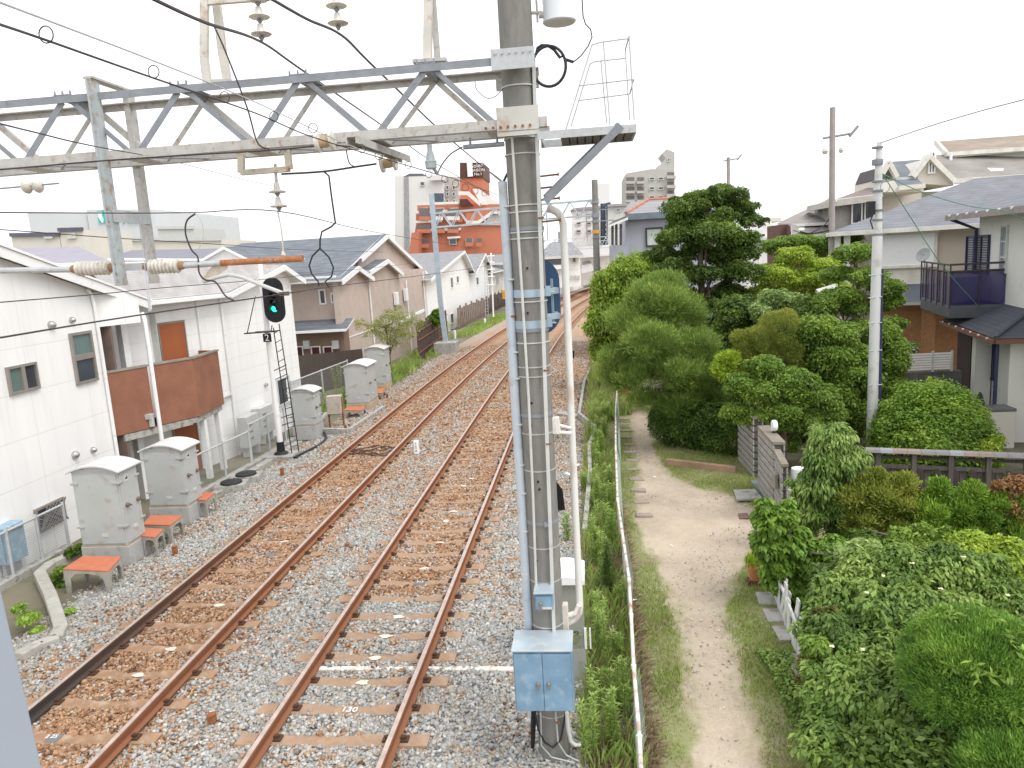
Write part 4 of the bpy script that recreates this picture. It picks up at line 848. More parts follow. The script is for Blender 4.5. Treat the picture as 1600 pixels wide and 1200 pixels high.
for k in range(9):
    t_ = k/8; b.beam((XA+.09, 13.56+.84*max(0, t_-.35), .18+.49*min(1, t_/.65 if t_ < .65 else 1)), (XA+.09, 13.56+.84*min(1, t_+.35), .18+.49*max(0, (t_-.35)/.65*.0)), .012, .012)
    b.beam((XA+.1, 13.56+.84*max(0, t_-.35), .18), (XA+.1, 13.56+.84*min(1, t_+.35), .67), .012, .012)
b.build('grille', alu, w3)
for px, py, r in ((79, 508, .085), (111, 500, .065), (116, 711, .085), (144, 703, .065)):
    p = XP(px, py, XA); b = MB(); b.lathe((XA, p.y, p.z), [(r*1.1, 0), (r*1.1, .02), (r*.95, .06), (r*.6, .1), (.01, .115)], (1, 0, 0), 16); b.build('vent_hood', chrome, hA, smooth=True)
pipe(hA, [(XA+.06, 16.2, 5.0), (XA+.06, 16.32, 4.9), (XA+.06, 16.36, 4.6), (XA+.06, 16.38, -.5)], .04)
# recessed entrance between the houses
b = MB(); b.prism([(-11.38, 16.46, 4.12), (-10.93, 17.42, 4.12), (-10.93, 17.42, zr(17.42)-.12), (-11.38, 16.46, zr(16.46)-.12)], (-.08, .04, 0)); b.build('lintel_panel', sidingA, hA)
b = MB(); b.prism([(-12.9, 17.1, -.6), (-12.0, 18.9, -.6), (-12.0, 18.9, 4.6), (-12.9, 17.1, 4.6)], (-.1, .05, 0)); b.build('back_wall', sidingA, hA)
b = MB(); b.box((-12.05, 16.75, -.6), (1.5, .08, 5.2), rz=.0); b.build('side_wall', mat('brown_lining', (.18, .13, .11), .8), hA)
b = MB(); b.prism([(-11.3, 16.7, 1.3), (-10.5, 18.4, 1.3), (-12.2, 18.8, 1.3), (-12.8, 17, 1.3)], (0, 0, .16)); b.build('floor_slab', concrete, hA)
def balcony(par, pts, z0, z1, name='balcony'):
    b = MB()
    for a, c in zip(pts[:-1], pts[1:]):
        d_ = V3((c[0]-a[0], c[1]-a[1], 0)).normalized(); n_ = V3((-d_.y, d_.x, 0))*.09
        b.prism([(a[0], a[1], z0), (c[0], c[1], z0), (c[0], c[1], z1), (a[0], a[1], z1)], n_)
    o = b.build(name, brownclad, par)
    b = MB()
    for a, c in zip(pts[:-1], pts[1:]):
        d_ = V3((c[0]-a[0], c[1]-a[1], 0)).normalized(); n_ = V3((-d_.y, d_.x, 0))
        A_, C_ = V3((a[0], a[1], z1+.02))+n_*.045, V3((c[0], c[1], z1+.02))+n_*.045; b.beam(A_-d_*.03, C_+d_*.03, .13, .05)
    b.build('coping', mat('bronze_coping', (.30, .28, .24), .6, .2), o); return o
balcony(hA, [(-11.40, 16.50), (-10.95, 17.44)], 1.48, 3.02)
b = MB(); b.box((-11.55, 17.55, -.6), (.22, .16, 5.1), rz=-.4); b.build('pillar', whitepaint, hA)
b = MB(); b.prism([(-11.95, 17.62, 1.5), (-11.75, 18.0, 1.5), (-11.75, 18.0, 3.9), (-11.95, 17.62, 3.9)], (.05, -.02, 0)); b.build('door', whitepaint, hA)
p = [W(235, 480, 17.5), W(243, 560, 17.5), W(254, 700, 17.5)]
pipe(hA, [(-10.93, 17.5, 4.35), (-10.88, 17.5, 4.2), (-10.88, 17.52, -.5)], .055)
b = MB(); pp = W(237, 650, 17.4); b.box((pp.x-.02, pp.y-.1, pp.z-.05), (.16, .14, .12), taper=1.2); b.box((pp.x+.03, pp.y-.08, pp.z-.25), (.08, .1, .2)); b.build('rain_hopper', greypaint, hA)
# ------------------------------------------------------------------ house B
hB = thing('white_house', 'white house behind the green signal lamp, with brown clad angled balcony and orange brown doors', 'house', (-13, 22, -.6))
P0, P1, P2 = (-12.25, 17.1), (-10.98, 21.55), (-10.62, 26.3)
zE = 4.55
kn = XP(358, 455, -10.9); pk = XP(452, 419, -10.65)
b = MB(); b.prism([(x, y, -.6) for x, y in (P0, P1, P2, (-16.5, 27), (-18, 18))], (0, 0, zE+.6)); b.build('wall', sidingB, hB)
ap = V3((P2[0]+.01, 25.35, 5.25))
b = MB(); b.prism([(P1[0]+.01, P1[1], zE-.01), (P2[0]+.01, P2[1], zE-.01), (P2[0]+.01, P2[1], 4.95), tuple(ap)], (-.15, 0, 0)); b.build('gable_wall', sidingB, hB)
ub = V3((.21, .978, 0)); e0 = V3((-11.5, 17.6, 4.64)); e1 = V3((-10.65, 21.6, 4.64)); rk = V3((-10.4, 25.4, 5.36)); pk = rk; rb = rk-ub*8.2+V3((0, 0, .28))
roofslab(hB, [e0, e1, rk], paleslate, .06); roofslab(hB, [e0, rk, rb], paleslate, .06); roofslab(hB, [rb, rk, rk+V3((-4, .8, -1.2)), rb+V3((-4, .8, -1.2))], paleslate, .06)
d_ = (rk-e1)
far_e = V3((-10.3, pk.y+1.5, 4.8)); roofslab(hB, [rk, far_e, V3((-15, pk.y+2.2, 4.7)), V3((-15, pk.y+1, pk.z-1.2))], paleslate, .06)
gutter(hB, e0+V3((.02, -.02, -.10)), e1+V3((.05, -.02, -.10)), .075)
b = MB(); b.beam(e1+V3((.03, 0, -.12)), rk+V3((.02, 0, -.10)), .05, .17); b.beam(rk+V3((.02, 0, -.1)), far_e+V3((.02, 0, -.1)), .05, .17); b.build('bargeboard', whitepaint, hB)
balcony(hB, [(-10.94, 17.64), (-10.40, 18.62), (-10.54, 20.28)], 1.48, 3.02)
b = MB(); b.prism([(-10.54, 20.28, 1.48), (-11.2, 20.5, 1.48), (-11.2, 20.5, 3.04), (-10.54, 20.28, 3.04)], (0, -.09, 0)); b.build('balcony_end', brownclad, hB)
b = MB(); b.prism([(x, y, 1.32) for x, y in ((-10.94, 17.68), (-10.45, 18.6), (-10.58, 20.2), (-11.4, 20.4), (-12.2, 17.6))], (0, 0, .14)); b.build('balcony_floor', concrete, hB)
du = V3((P1[0]-P0[0], P1[1]-P0[1], 0)).normalized(); dn_ = V3((du.y, -du.x, 0))
def on_wall(px, py):
    A_ = V3((P0[0], P0[1], 0))+dn_*.0; return plane_hit(px, py, A_, A_+du, A_+V3((0, 0, 1)))
def door_on(a, c, z0, z1, m, par, nm='door'):
    A_, C_ = V3((a.x, a.y, z0)), V3((c.x, c.y, z0)); b = MB(); b.prism([A_, C_, C_+V3((0, 0, z1-z0)), A_+V3((0, 0, z1-z0))][::-1], -dn_*-.05); b2 = MB()
    b2.beam(A_-du*.03+dn_*.03, A_-du*.03+dn_*.03+V3((0, 0, z1-z0)), .05, .05); b2.beam(C_+du*.03+dn_*.03, C_+du*.03+dn_*.03+V3((0, 0, z1-z0)), .05, .05); b2.beam(A_-du*.06+dn_*.03+V3((0, 0, z1-z0+.03)), C_+du*.06+dn_*.03+V3((0, 0, z1-z0+.03)), .05, .05)
    o = b.build(nm, m, par); b2.build('door_frame', alu, o); b3 = MB(); hp = A_+du*.1+dn_*.08+V3((0, 0, 1.0)); b3.beam(hp, hp+V3((0, 0, .2)), .03, .03); b3.build('handle', chrome, o)
a, c = on_wall(246, 508), on_wall(284, 503); door_on(a, c, 1.5, (a.z+c.z)/2, orangedoor, hB)
a, c = on_wall(269, 662), on_wall(303, 655); door_on(a, c, -.5, 1.2, orangedoor, hB)
p = on_wall(244, 545); b = MB(); b.box((p.x+.03, p.y, p.z-.1), (.05, .1, .2)); b.build('intercom', mat('navy_plastic', (.04, .045, .10), .4), hB)
p = on_wall(237, 520); b = MB(); b.beam(p+dn_*.02-V3((0, 0, .8)), p+dn_*.02+V3((0, 0, .55)), .3, .04, (0, 1, 0)); b.build('meter_panel', greypaint, hB)
for px, py in ((302, 460), ):
    p = on_wall(px, py); pipe(hB, [(p.x+.06, p.y, 4.5), (p.x+.06, p.y, 2.9)], .035)
pipe(hB, [(P1[0]+.06, P1[1]+.02, 4.6), (P1[0]+.06, P1[1]+.02, -.5)], .04)
p = XP(350, 622, -10.9); b = MB(); b.tube([(-10.95, p.y-.35, p.z), (-10.95, p.y+.55, p.z)], .04, 8); b.build('drain_pipe', greypaint, hB)
for yy in (19.1, 20.0):
    b = MB(); b.box((-10.62+(yy-19.5)*-.05, yy, -.6), (.14, .14, 2.0)); b.build('porch_post', whitepaint, hB)
w_ = XP(438, 640, -10.7); planewin(hB, -10.72, w_.y-.1, w_.y+1.0, .55, 1.5, frame=greypaint, glass=darkglass, fw=.05)
p = XP(417, 601, -10.75); b = MB(); b.lathe((-10.8, p.y, p.z), [(.07, 0), (.07, .02), (.05, .08), (.01, .1)], (1, 0, 0), 12); b.build('vent_hood', chrome, hB, smooth=True)
# air-conditioner cases by the fence
for px0, px1, yb, h, lab in ((386, 406, 714, .95, 'pale grey unit case nearest the camera behind the mesh fence'), (407, 428, 694, .9, 'pale grey unit case beside the foot of the signal mast')):
    a = G(px0, yb, -.3); c = G(px1, yb-12, -.3); t = thing('outdoor_unit', lab, 'unit case', ((a.x+c.x)/2, (a.y+c.y)/2, -.3))
    b = MB(); cx_, cy_ = (a.x+c.x)/2, (a.y+c.y)/2; ln = (c-a).length; b.box((cx_-.05, cy_, -.05), (.3, ln*.9, h), rz=-math.atan2(c.x-a.x, c.y-a.y)*1); b.build('case', greypaint, t, bevel=.01)
    b = MB()
    for k in range(3): b.box((cx_+.105, cy_-ln*.2, .2+k*.2), (.01, ln*.25, .05), rz=-math.atan2(c.x-a.x, c.y-a.y))
    b.build('grille', alu, t)
    b = MB(); b.box((cx_-.05, cy_-ln*.3, -.35), (.28, .05, .3)); b.box((cx_-.05, cy_+ln*.3, -.35), (.28, .05, .3)); b.build('legs', greypaint, t)
# ------------------------------------------------------------------ house behind A (lavender roof) + mall
hq = thing('grey_roof_house', 'low house behind the nearest one, only its lavender grey roof and white eaves showing', 'house', W(110, 420, 30))
a, b1, c1, d1 = W(0, 388, 34), W(122, 385, 34), W(172, 409, 28), W(-30, 417, 28)
roofslab(hq, [a, b1, c1, d1], mat_lines('lavender_slate', (.33, .31, .36), 'Z', .06, .5, (.2, .19, .22), .2), .1)
b = MB(); P = [W(40, 412, 28), W(186, 409, 28)]; b.prism([P[0], P[1], P[1]-V3((0, 0, 5)), P[0]-V3((0, 0, 5))], (0, 3, 0)); b.build('wall', sidingB, hq)
hq = thing('grey_roof_house', 'house with a dark grey roof seen between the drop post and the black cable', 'house', W(260, 415, 33))
roofslab(hq, [W(168, 403, 30), W(205, 391, 36), W(352, 388, 36), W(322, 404, 30)], mat_lines('dark_lavender_slate', (.22, .22, .26), 'Z', .06, .5, (.13, .13, .15), .2), .1)
b = MB(); P = [W(178, 405, 30.3), W(322, 404, 30.3)]; b.prism([P[0], P[1], P[1]-V3((0, 0, 5)), P[0]-V3((0, 0, 5))], (0, 4, 0)); b.build('wall', sidingB, hq)
# little gable (309-400, 385-415)
a, ap_, c = W(312, 408, 29.5), W(349, 386, 29.5), W(392, 407, 29.5)
b = MB(); b.prism([a, c, ap_], (0, 6, 0)); b.build('gable_wall', sidingB, hq)
roofslab(hq, [W(316, 404, 29.3), W(349, 385, 29.3), W(349, 385, 29.3)+V3((0, 6, 0)), W(316, 404, 29.3)+V3((0, 6, 0))], slateC, .1); roofslab(hq, [W(349, 385, 29.3), W(388, 404, 29.3), W(388, 404, 29.3)+V3((0, 6, 0)), W(349, 385, 29.3)+V3((0, 6, 0))], slateC, .1)
ml = thing('shopping_building', 'large pale grey windowless building far left with a teal logo square near its top', 'building', W(150, 380, 120))
YM = 120
def blk(par, x0, x1, ytop, ybot, Y, dep, m, name='wall', xo=0):
    a, c = W(x0, ytop, Y), W(x1, ytop, Y); zt = W((x0+x1)/2, ytop, Y).z; zb = -.5
    b = MB(); b.prism([(a.x, Y, zb), (c.x, Y, zb), (c.x, Y, c.z), (a.x, Y, a.z)], (0, dep, 0)); return b.build(name, m, par)
mw = mat('pale_grey_render', (.62, .64, .65), .8, var=.03, scale=.3)
blk(ml, 43, 135, 332, 0, YM, 30, mw); blk(ml, 135, 242, 327, 0, YM-.6, 30, mw)
a = W(152, 329, YM-.8); c = W(178, 347, YM-.8); teal = mat('teal_sign', (.02, .52, .45), .5)
b = MB(); b.prism([(a.x, a.y, c.z), (c.x, a.y, c.z), (c.x, a.y, a.z), (a.x, a.y, a.z)], (0, .2, 0)); sg = b.build('sign_board', whitepaint, ml)
w_, h_ = c.x-a.x, a.z-c.z
b = MB(); b.prism([(a.x+w_*.3+w_*.7*x, a.y-.1, c.z+h_*z) for x, z in ((.0, .0), (.45, .05), (.8, .3), (1.0, .6), (1, 1), (.1, 1), (.0, .6), (.1, .3))], (0, .08, 0)); b.prism([(a.x+w_*x, a.y-.1, c.z+h_*z) for x, z in ((0, 0), (.2, 0), (.05, .35), (0, .5))], (0, .08, 0)); b.prism([(a.x+w_*x, a.y-.1, c.z+h_*z) for x, z in ((0, .93), (.4, .93), (.4, 1), (0, 1))], (0, .08, 0)); b.build('logo', teal, sg)
text('sign_letters', 'TIDE', 2.2, W(207, 343, YM-.9), rotm((1, 0, 0), (0, 0, 1)), teal, ml, .05)
sh = thing('warehouse', 'cream low warehouse with a dark roof edge in front of the teal logo building', 'building', W(70, 385, 70))
cream = mat('cream_render', (.66, .63, .56), .8, var=.05, scale=.5)
for x0, x1, yt in ((17, 92, 367), (92, 128, 359)):
    blk(sh, x0, x1, yt, 0, 70, 8, cream); a, c = W(x0-1, yt, 69.9), W(x1+1, yt-1, 69.9); b = MB(); b.beam(a, c, .3, .35); b.build('roof_edge', mat('dark_fascia', (.12, .12, .16), .7), sh)
for px in (76, 112):
    p = W(px, 368, 69.9); b = MB(); b.box((p.x, p.y, p.z-.3), (.9, .25, .5)); b.build('vent_hood', greypaint, sh)
for i, (x0, x1, yt, Y, lab) in enumerate(((246, 302, 356, 110, 'small grey roof plant room right of the drop post, far away'), (185, 345, 374, 90, 'long cream building behind the dark grey roof, far left'))):
    t = thing('distant_building', lab, 'building', W((x0+x1)/2, 400, Y)); blk(t, x0, x1, yt, 0, Y, 10, cream if i else greypaint)
    a, c = W(x0-1, yt, Y-.1), W(x1+1, yt-.6, Y-.1); b = MB(); b.beam(a, c, .3, .4); b.build('roof_edge', greypaint, t)
# ------------------------------------------------------------------ house C, beige
XCc = -11.6
hC = thing('beige_house', 'beige tiled house with a big slate roof and white edged gables facing the track', 'house', (-15, 44, -.6))
def atX(px, py, X=XCc): return XP(px, py, X)
y0 = XP(541, 520, XCc).y; y1 = XP(668, 470, XCc).y
# wall facing the camera
Yf = y0; xl = W(430, 470, Yf).x; ze = W(500, 434, Yf).z
b = MB(); b.prism([(xl-6, Yf, -.6), (XCc, Yf, -.6), (XCc, Yf, ze), (xl-6, Yf, ze)], (0, y1-Yf, 0)); b.build('wall', beige, hC)
# bays with gables on the track side
def gable_bay(pxl, pxr, apx, apy, ey, X, ridge_back, m=beige, nm='bay'):
    ya, yb = XP(pxl, 480, X).y, XP(pxr, 480, X).y; pa = XP(apx, apy, X); zl = XP(pxl, ey[0], X).z; zr2 = XP(pxr, ey[1], X).z
    b = MB(); b.prism([(X, ya, -.6), (X, yb, -.6), (X, yb, zr2-.1), (X, pa.y, pa.z-.15), (X, ya, zl-.1)], (-.3 if ridge_back < 7 else -1.5, 0, 0)); b.build(nm, m, hC)
    ov = .35
    for (pp, zz, s_) in ((ya, zl, -1), (yb, zr2, 1)):
        k = (zz-pa.z)/(pp-pa.y); pe = pp+s_*ov; q1, q2 = (X+.3, pa.y, pa.z), (X+.3, pe, zz+k*s_*ov)
        roofslab(hC, [q1, q2, (X-ridge_back, pe, zz+k*s_*ov), (X-ridge_back, pa.y, pa.z)], slateC, .09)
        b = MB(); b.beam(V3(q1)+V3((.02, 0, -.13)), V3(q2)+V3((.02, 0, -.13)), .05, .24); b.build('bargeboard', whitepaint, hC)
    return pa
gable_bay(532, 577, 551, 416, (434, 431), XCc+.05, 3)
gable_bay(577, 625, 598, 405, (421, 424), XCc+.02, 4.5)
g3 = gable_bay(566, 664, 598, 366, (400, 424), XCc-.4, 7.5)
# big main roof plane facing the camera
zr_ = W(597, 365, g3.y).z
rA, rB = W(597, 364, g3.y), W(368, 379, g3.y-1)
rx_ = W(378, 379, g3.y).x; roofslab(hC, [(XCc+.1, Yf-.4, ze+.02), (rx_-1.5, Yf-.4, ze+.02), (rx_, g3.y, g3.z), (XCc-.4, g3.y, g3.z)], slateC, .1)
gutter(hC, (xl-6, Yf-.42, ze), (XCc-.1, Yf-.42, ze), .08)
# windows in the front wall
for x0, x1, yt, yb in ((500, 511, 452, 476), (518, 524, 457, 474)):
    a, c, t_ = W(x0, yb, Yf), W(x1, yb, Yf), W(x0, yt, Yf); win(hC, (a.x, Yf, a.z), (c.x, Yf, a.z), t_.z-a.z, glass=darkglass, fw=.07)
# lean-to roof and maroon shutters below
zl0, zl1 = W(490, 517, Yf-1.2).z, W(490, 500, Yf).z; xr_ = W(542, 515, Yf-1.2).x
roofslab(hC, [(xl-3, Yf-1.3, zl0), (xr_, Yf-1.3, zl0), (xr_, Yf, zl1), (xl-3, Yf, zl1)], slateC, .08)
gutter(hC, (xl-3, Yf-1.32, zl0-.03), (xr_, Yf-1.32, zl0-.03), .07)
b = MB(); b.prism([(xl-3, Yf-.7, -.6), (xr_-.35, Yf-.7, -.6), (xr_-.35, Yf-.7, zl0-.05), (xl-3, Yf-.7, zl0-.05)], (0, .8, 0)); b.build('lower_wall', mat('brown_render', (.25, .17, .13), .9, var=.06), hC)
mar = mat_lines('maroon_shutter', (.11, .025, .03), 'X', .08, .4, (.05, .01, .01), .2)
for x0, x1 in ((462, 476), (488, 503), (507, 522)):
    a, c, t_ = W(x0, 564, Yf-.72), W(x1, 564, Yf-.72), W(x0, 541, Yf-.72); win(hC, (a.x, a.y, a.z), (c.x, a.y, a.z), t_.z-a.z, glass=mar, name='shutter', fw=.05)
for x0 in (480, 525):
    p = W(x0, 545, Yf-.8); b = MB(); b.box((p.x, p.y, p.z), (.3, .2, .4)); b.build('meter_box', greypaint, hC, bevel=.01)
pipe(hC, [(XCc+.0, Yf-.05, ze), (XCc+.0, Yf-.05, -.5)], .045)
for px, yt in ((579, 432), (637, 437), (664, 424)):
    p = XP(px, 470, XCc+.1); t_ = XP(px, yt, XCc+.1); pipe(hC, [(XCc+.1, p.y, t_.z), (XCc+.1, p.y, -.5)], .045)
zb = XP(600, 507, XCc).z; b = MB(); b.beam((XCc+.06, Yf, zb), (XCc+.06, y1, zb), .03, .05); b.build('band', whitepaint, hC)
for px, py in ((619, 467), (634, 461)):
    p = XP(px, py, XCc+.15); b = MB(); b.box((XCc+.16, p.y, p.z-.35), (.2, .55, .75)); b.build('water_heater', whitepaint, hC, bevel=.02)
for px, py in ((495, 443), (478, 447)):
    p = W(px, py+2, Yf-.02); b = MB(); b.lathe((p.x, Yf-.02, p.z), [(.07, 0), (.05, .06)], (0, -1, 0), 8); b.build('vent_hood', greypaint, hC)
# ------------------------------------------------------------------ house D and the row beyond (left of the track)
def rowhouse(name, label, X, pxl, pxr, ye_l, ap=None, wins=(), roofm=None, m=None, depth=8, camwall=True, extra=None, hip=False):
    ya, yb = XP(pxl, 480, X).y, XP(pxr, 480, X).y; ze_ = XP(pxl, ye_l, X).z; m = m or sidingB; roofm = roofm or tilegrey
    t = thing(name, label, 'house', (X-depth/2, (ya+yb)/2, -.6))
    b = MB(); b.prism([(X, ya, -.6), (X, yb, -.6), (X-depth, yb, -.6), (X-depth, ya, -.6)], (0, 0, ze_+.6)); b.build('wall', m, t)
    if ap:
        pa = XP(*ap, X); b = MB(); b.prism([(X+.01, ya+.01, ze_-.01), (X+.01, yb-.01, ze_-.01), (X+.01, pa.y, pa.z-.12)], (-.3, 0, 0)); b.build('gable_wall', m, t)
        for pp, s_ in ((ya, -1), (yb, 1)):
            k = (ze_-pa.z)/(pp-pa.y); pe = pp+s_*.45; ze2 = ze_+k*s_*.45
            roofslab(t, [(X+.5, pa.y, pa.z), (X+.5, pe, ze2), (X-depth-.4, pe, ze2), (X-depth-.4, pa.y, pa.z)], roofm, .1); b = MB(); b.beam((X+.5, pa.y, pa.z-.12), (X+.5, pe, ze2-.12), .06, .2); b.build('bargeboard', whitepaint, t)
    else:
        zm_ = ze_+1.5; x0, x1, y0_, y1_ = X-depth-.4, X+.5, ya-.5, yb+.5; rm = (x0+x1)/2; q = min(3, (y1_-y0_)/2-.1)
        r0, r1 = (rm, y0_+q, zm_), (rm, y1_-q, zm_)
        for P in ([(x0, y0_, ze_), (x1, y0_, ze_), r0], [(x1, y0_, ze_), (x1, y1_, ze_), r1, r0], [(x1, y1_, ze_), (x0, y1_, ze_), r1], [(x0, y1_, ze_), (x0, y0_, ze_), r0, r1]): roofslab(t, P, roofm, .1)
        gutter(t, (x1, y0_, ze_-.05), (x1, y1_, ze_-.05), .07); gutter(t, (x0, y0_, ze_-.05), (x1, y0_, ze_-.05), .07)
    for (x0, y0_, x1, y1_) in wins:
        a, c = XP(x0, y1_, X), XP(x1, y1_, X); tt = XP(x0, y0_, X)
        win(t, (X, a.y, a.z), (X, c.y, a.z), max(.4, tt.z-a.z), glass=darkglass, fw=.07)
    return t
rowhouse('white_house', 'white house with a pale gable right behind the tall blue grey mast', -11.4, 668, 737, 434, (718, 392), wins=((704, 433, 708, 451), (713, 431, 717, 443), (704, 490, 709, 507), (718, 487, 722, 498)), extra=1)
rowhouse('white_house', 'smaller white house with a dark gable roof beyond the pale gabled one', -11.2, 740, 766, 425, (752, 396), wins=((744, 433, 748, 446),))
rowhouse('cream_house', 'cream two-storey house with shuttered window left of the concrete pole', -11, 769, 789, 425, None, wins=((774, 430, 779, 447), (775, 465, 780, 478)), m=cream)
# ------------------------------------------------------------------ foliage kit
leafm = mat_attr('leaf', rough=.5, trans=.3, spec=.4); needlem = mat_attr('needle', rough=.6, trans=.25, spec=.25)
bark = mat('bark', (.16, .12, .09), .95, var=.25, scale=9, bump=.6, bscale=25)
greybark = mat('grey_bark', (.26, .24, .21), .95, var=.2, scale=9, bump=.5, bscale=25)
def unit(v): return v/np.maximum(np.linalg.norm(v, axis=1, keepdims=True), 1e-6)
def n3(p, s, seed=0): return (vnoise(p[:, 0]+p[:, 2]*.7, p[:, 1]+p[:, 2]*.9, s, seed)+vnoise(p[:, 2]+p[:, 0]*.3, p[:, 1]*.6-p[:, 0]*.5, s, seed+3))*.5
PAL = {
 'pine': [(.11, .18, .045), (.21, .31, .08), (.34, .44, .15)], 'dark': [(.055, .10, .022), (.115, .19, .038), (.23, .33, .08)],
 'bright': [(.10, .19, .03), (.19, .32, .05), (.33, .47, .09)], 'mid': [(.08, .145, .025), (.17, .28, .05), (.31, .43, .10)],
 'olive': [(.14, .18, .04), (.26, .30, .07), (.40, .43, .13)], 'silver': [(.13, .21, .07), (.25, .36, .14), (.42, .52, .26)],
 'lime': [(.17, .27, .03), (.32, .44, .06), (.48, .58, .11)], 'yellow': [(.15, .20, .04), (.27, .31, .07), (.42, .38, .11)],
 'litter': [(.16, .10, .06), (.27, .20, .13), (.38, .31, .21)], 'ball': [(.08, .17, .04), (.17, .32, .065), (.32, .48, .12)], 'hedge': [(.04, .08, .018), (.08, .145, .03), (.19, .29, .06)], 'dog': [(.075, .14, .03), (.17, .27, .065), (.34, .44, .15)],
 'weed': [(.18, .29, .06), (.31, .45, .10), (.47, .60, .18)], 'red': [(.20, .15, .06), (.36, .17, .09), (.50, .28, .16)], 'grass': [(.17, .24, .05), (.29, .38, .09), (.42, .50, .15)]}
def leafcloud(name, parent, blobs, n, L, Wd, pal, mode='leaf', seed=1, m=None, shell=.22, rough=.22, freq=3., colseed=0, bare=0, loc=(0, 0, 0), up=.35, size_var=.35, loose=1.):
    R = np.random.default_rng(seed); B = np.array([(*b[:3], *(b[3:6] if len(b) >= 6 else (b[3],)*3)) for b in blobs], float)
    w = (B[:, 3]*B[:, 4]+B[:, 4]*B[:, 5]+B[:, 3]*B[:, 5]); w = w/w.sum(); k = R.choice(len(B), n, p=w)
    d = unit(R.normal(size=(n, 3))); flip = (d[:, 2] < -.2) & (R.random(n) < .55); d[flip, 2] *= -1
    c = B[k, :3]; r = B[k, 3:6]; P0 = c+d*r
    rad = (1+.12*R.random(n)**3-np.abs(R.normal(0, shell, n)))*(1+rough*1.3*(n3(P0, freq, colseed)-.5)*2+rough*.9*(n3(P0, freq*2.7, colseed+5)-.5)*2); rad = rad+.22*np.clip((n3(P0, freq*5.5, colseed+7)-.58)*5, 0, 1)*loose; rad = np.clip(rad, .15, 1.5)
    P = c+d*r*rad[:, None]
    if bare: keep = n3(P, freq*1.6, colseed+9) > bare; P, d, k, rad = P[keep], d[keep], k[keep], rad[keep]; n = len(P)
    rn = unit(R.normal(size=(n, 3))); nrm = unit(d*.55+rn*.75+np.array([0, 0, up]))
    if mode == 'needle': t = unit(d*.7+rn*.6+np.array([0, 0, .55]))
    elif mode == 'droop': t = unit(d*.5+rn*.5+np.array([0, 0, -.85]))
    elif mode == 'up': t = unit(d*.25+rn*.35+np.array([0, 0, 1.]))
    else: t = unit(np.cross(nrm, rn)+np.array([0, 0, -.15])+d*.35)
    t = unit(t-nrm*np.sum(t*nrm, 1, keepdims=True)*(.0 if mode in ('needle', 'up') else 1)); s = unit(np.cross(t, nrm))
    l = (L*R.uniform(1-size_var, 1+size_var, n))[:, None]; ww = l*(Wd/L)
    a = P-t*l*.1; tip = P+t*l*.9; m1 = P+t*l*.4+s*ww*.5+nrm*ww*.18; m2 = P+t*l*.4-s*ww*.5+nrm*ww*.18
    V = np.stack([a, m1, tip, m2], 1).reshape(-1, 3); F = np.arange(n*4).reshape(n, 4)
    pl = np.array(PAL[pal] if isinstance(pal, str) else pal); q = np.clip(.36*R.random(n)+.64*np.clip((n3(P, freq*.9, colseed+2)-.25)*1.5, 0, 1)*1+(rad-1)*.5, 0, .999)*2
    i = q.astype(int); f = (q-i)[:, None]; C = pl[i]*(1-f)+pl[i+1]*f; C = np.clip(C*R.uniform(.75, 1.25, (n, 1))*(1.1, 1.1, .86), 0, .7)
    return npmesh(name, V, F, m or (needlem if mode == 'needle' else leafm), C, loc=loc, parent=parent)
def clumps(c, r, K, sub, seed=0, up=.2, flat=1., jit=.2):
    R = np.random.default_rng(seed+100); out = []
    for i in range(K):
        ph = i*2.39996+R.uniform(-.2, .2); zz = 1-2*(i+.5)/K; zz = min(1, zz+up*R.random()); rr = math.sqrt(max(0, 1-zz*zz)); k = R.uniform(1-jit*1.5, 1)
        s = sub*R.uniform(.7, 1.3); out.append((c[0]+r[0]*rr*cos(ph)*k, c[1]+r[1]*rr*sin(ph)*k, c[2]+r[2]*zz*k, s, s, s*flat))
    return out
def trunk(par, pts, r0, r1, m=bark, name='trunk'):
    b = MB(); n = len(pts); b.tube(pts, [r0+(r1-r0)*i/(n-1) for i in range(n)], 8); return b.build(name, m, par, smooth=True)
def limbs(par, base, targets, r0, m=bark, name='branches', seed=0):
    R = random.Random(seed); b = MB()
    for t in targets:
        base_ = V3(base[R.randrange(len(base))] if isinstance(base, list) else base); t = V3(t[:3]); mid = base_.lerp(t, .5)+V3((R.uniform(-.15, .15), R.uniform(-.15, .15), R.uniform(-.05, .2)))
        b.tube([base_, base_.lerp(mid, .5)+V3((R.uniform(-.05, .05), 0, .03)), mid, t], [r0, r0*.75, r0*.5, r0*.2], 6)
    return b.build(name, m, par, smooth=True)
ZG = -.28
# ------------------------------------------------------------------ verge and path
def pin(poly, X, Y):
    ins = np.zeros(X.shape, bool); n = len(poly); j = n-1
    for i in range(n):
        xi, yi = poly[i]; xj, yj = poly[j]; c = ((yi > Y) != (yj > Y)) & (X < (xj-xi)*(Y-yi)/(yj-yi+1e-12)+xi); ins ^= c; j = i
    return ins
pl_ = [(1092, 1230), (1088, 1199), (1076, 1060), (1060, 960), (1030, 885), (998, 835), (994, 780), (998, 740), (988, 690), (984, 642)]
pr_ = [(1200, 1230), (1190, 1199), (1162, 1100), (1142, 1000), (1130, 950), (1150, 900), (1178, 860), (1186, 800), (1150, 778), (1085, 762), (1050, 745), (1025, 710), (1008, 642)]
path = [(G(x, y, ZG).x, G(x, y, ZG).y) for x, y in pl_+pr_[::-1]]; path[0] = (path[0][0], 3); path[-1] = (path[-1][0]+.0, 3)
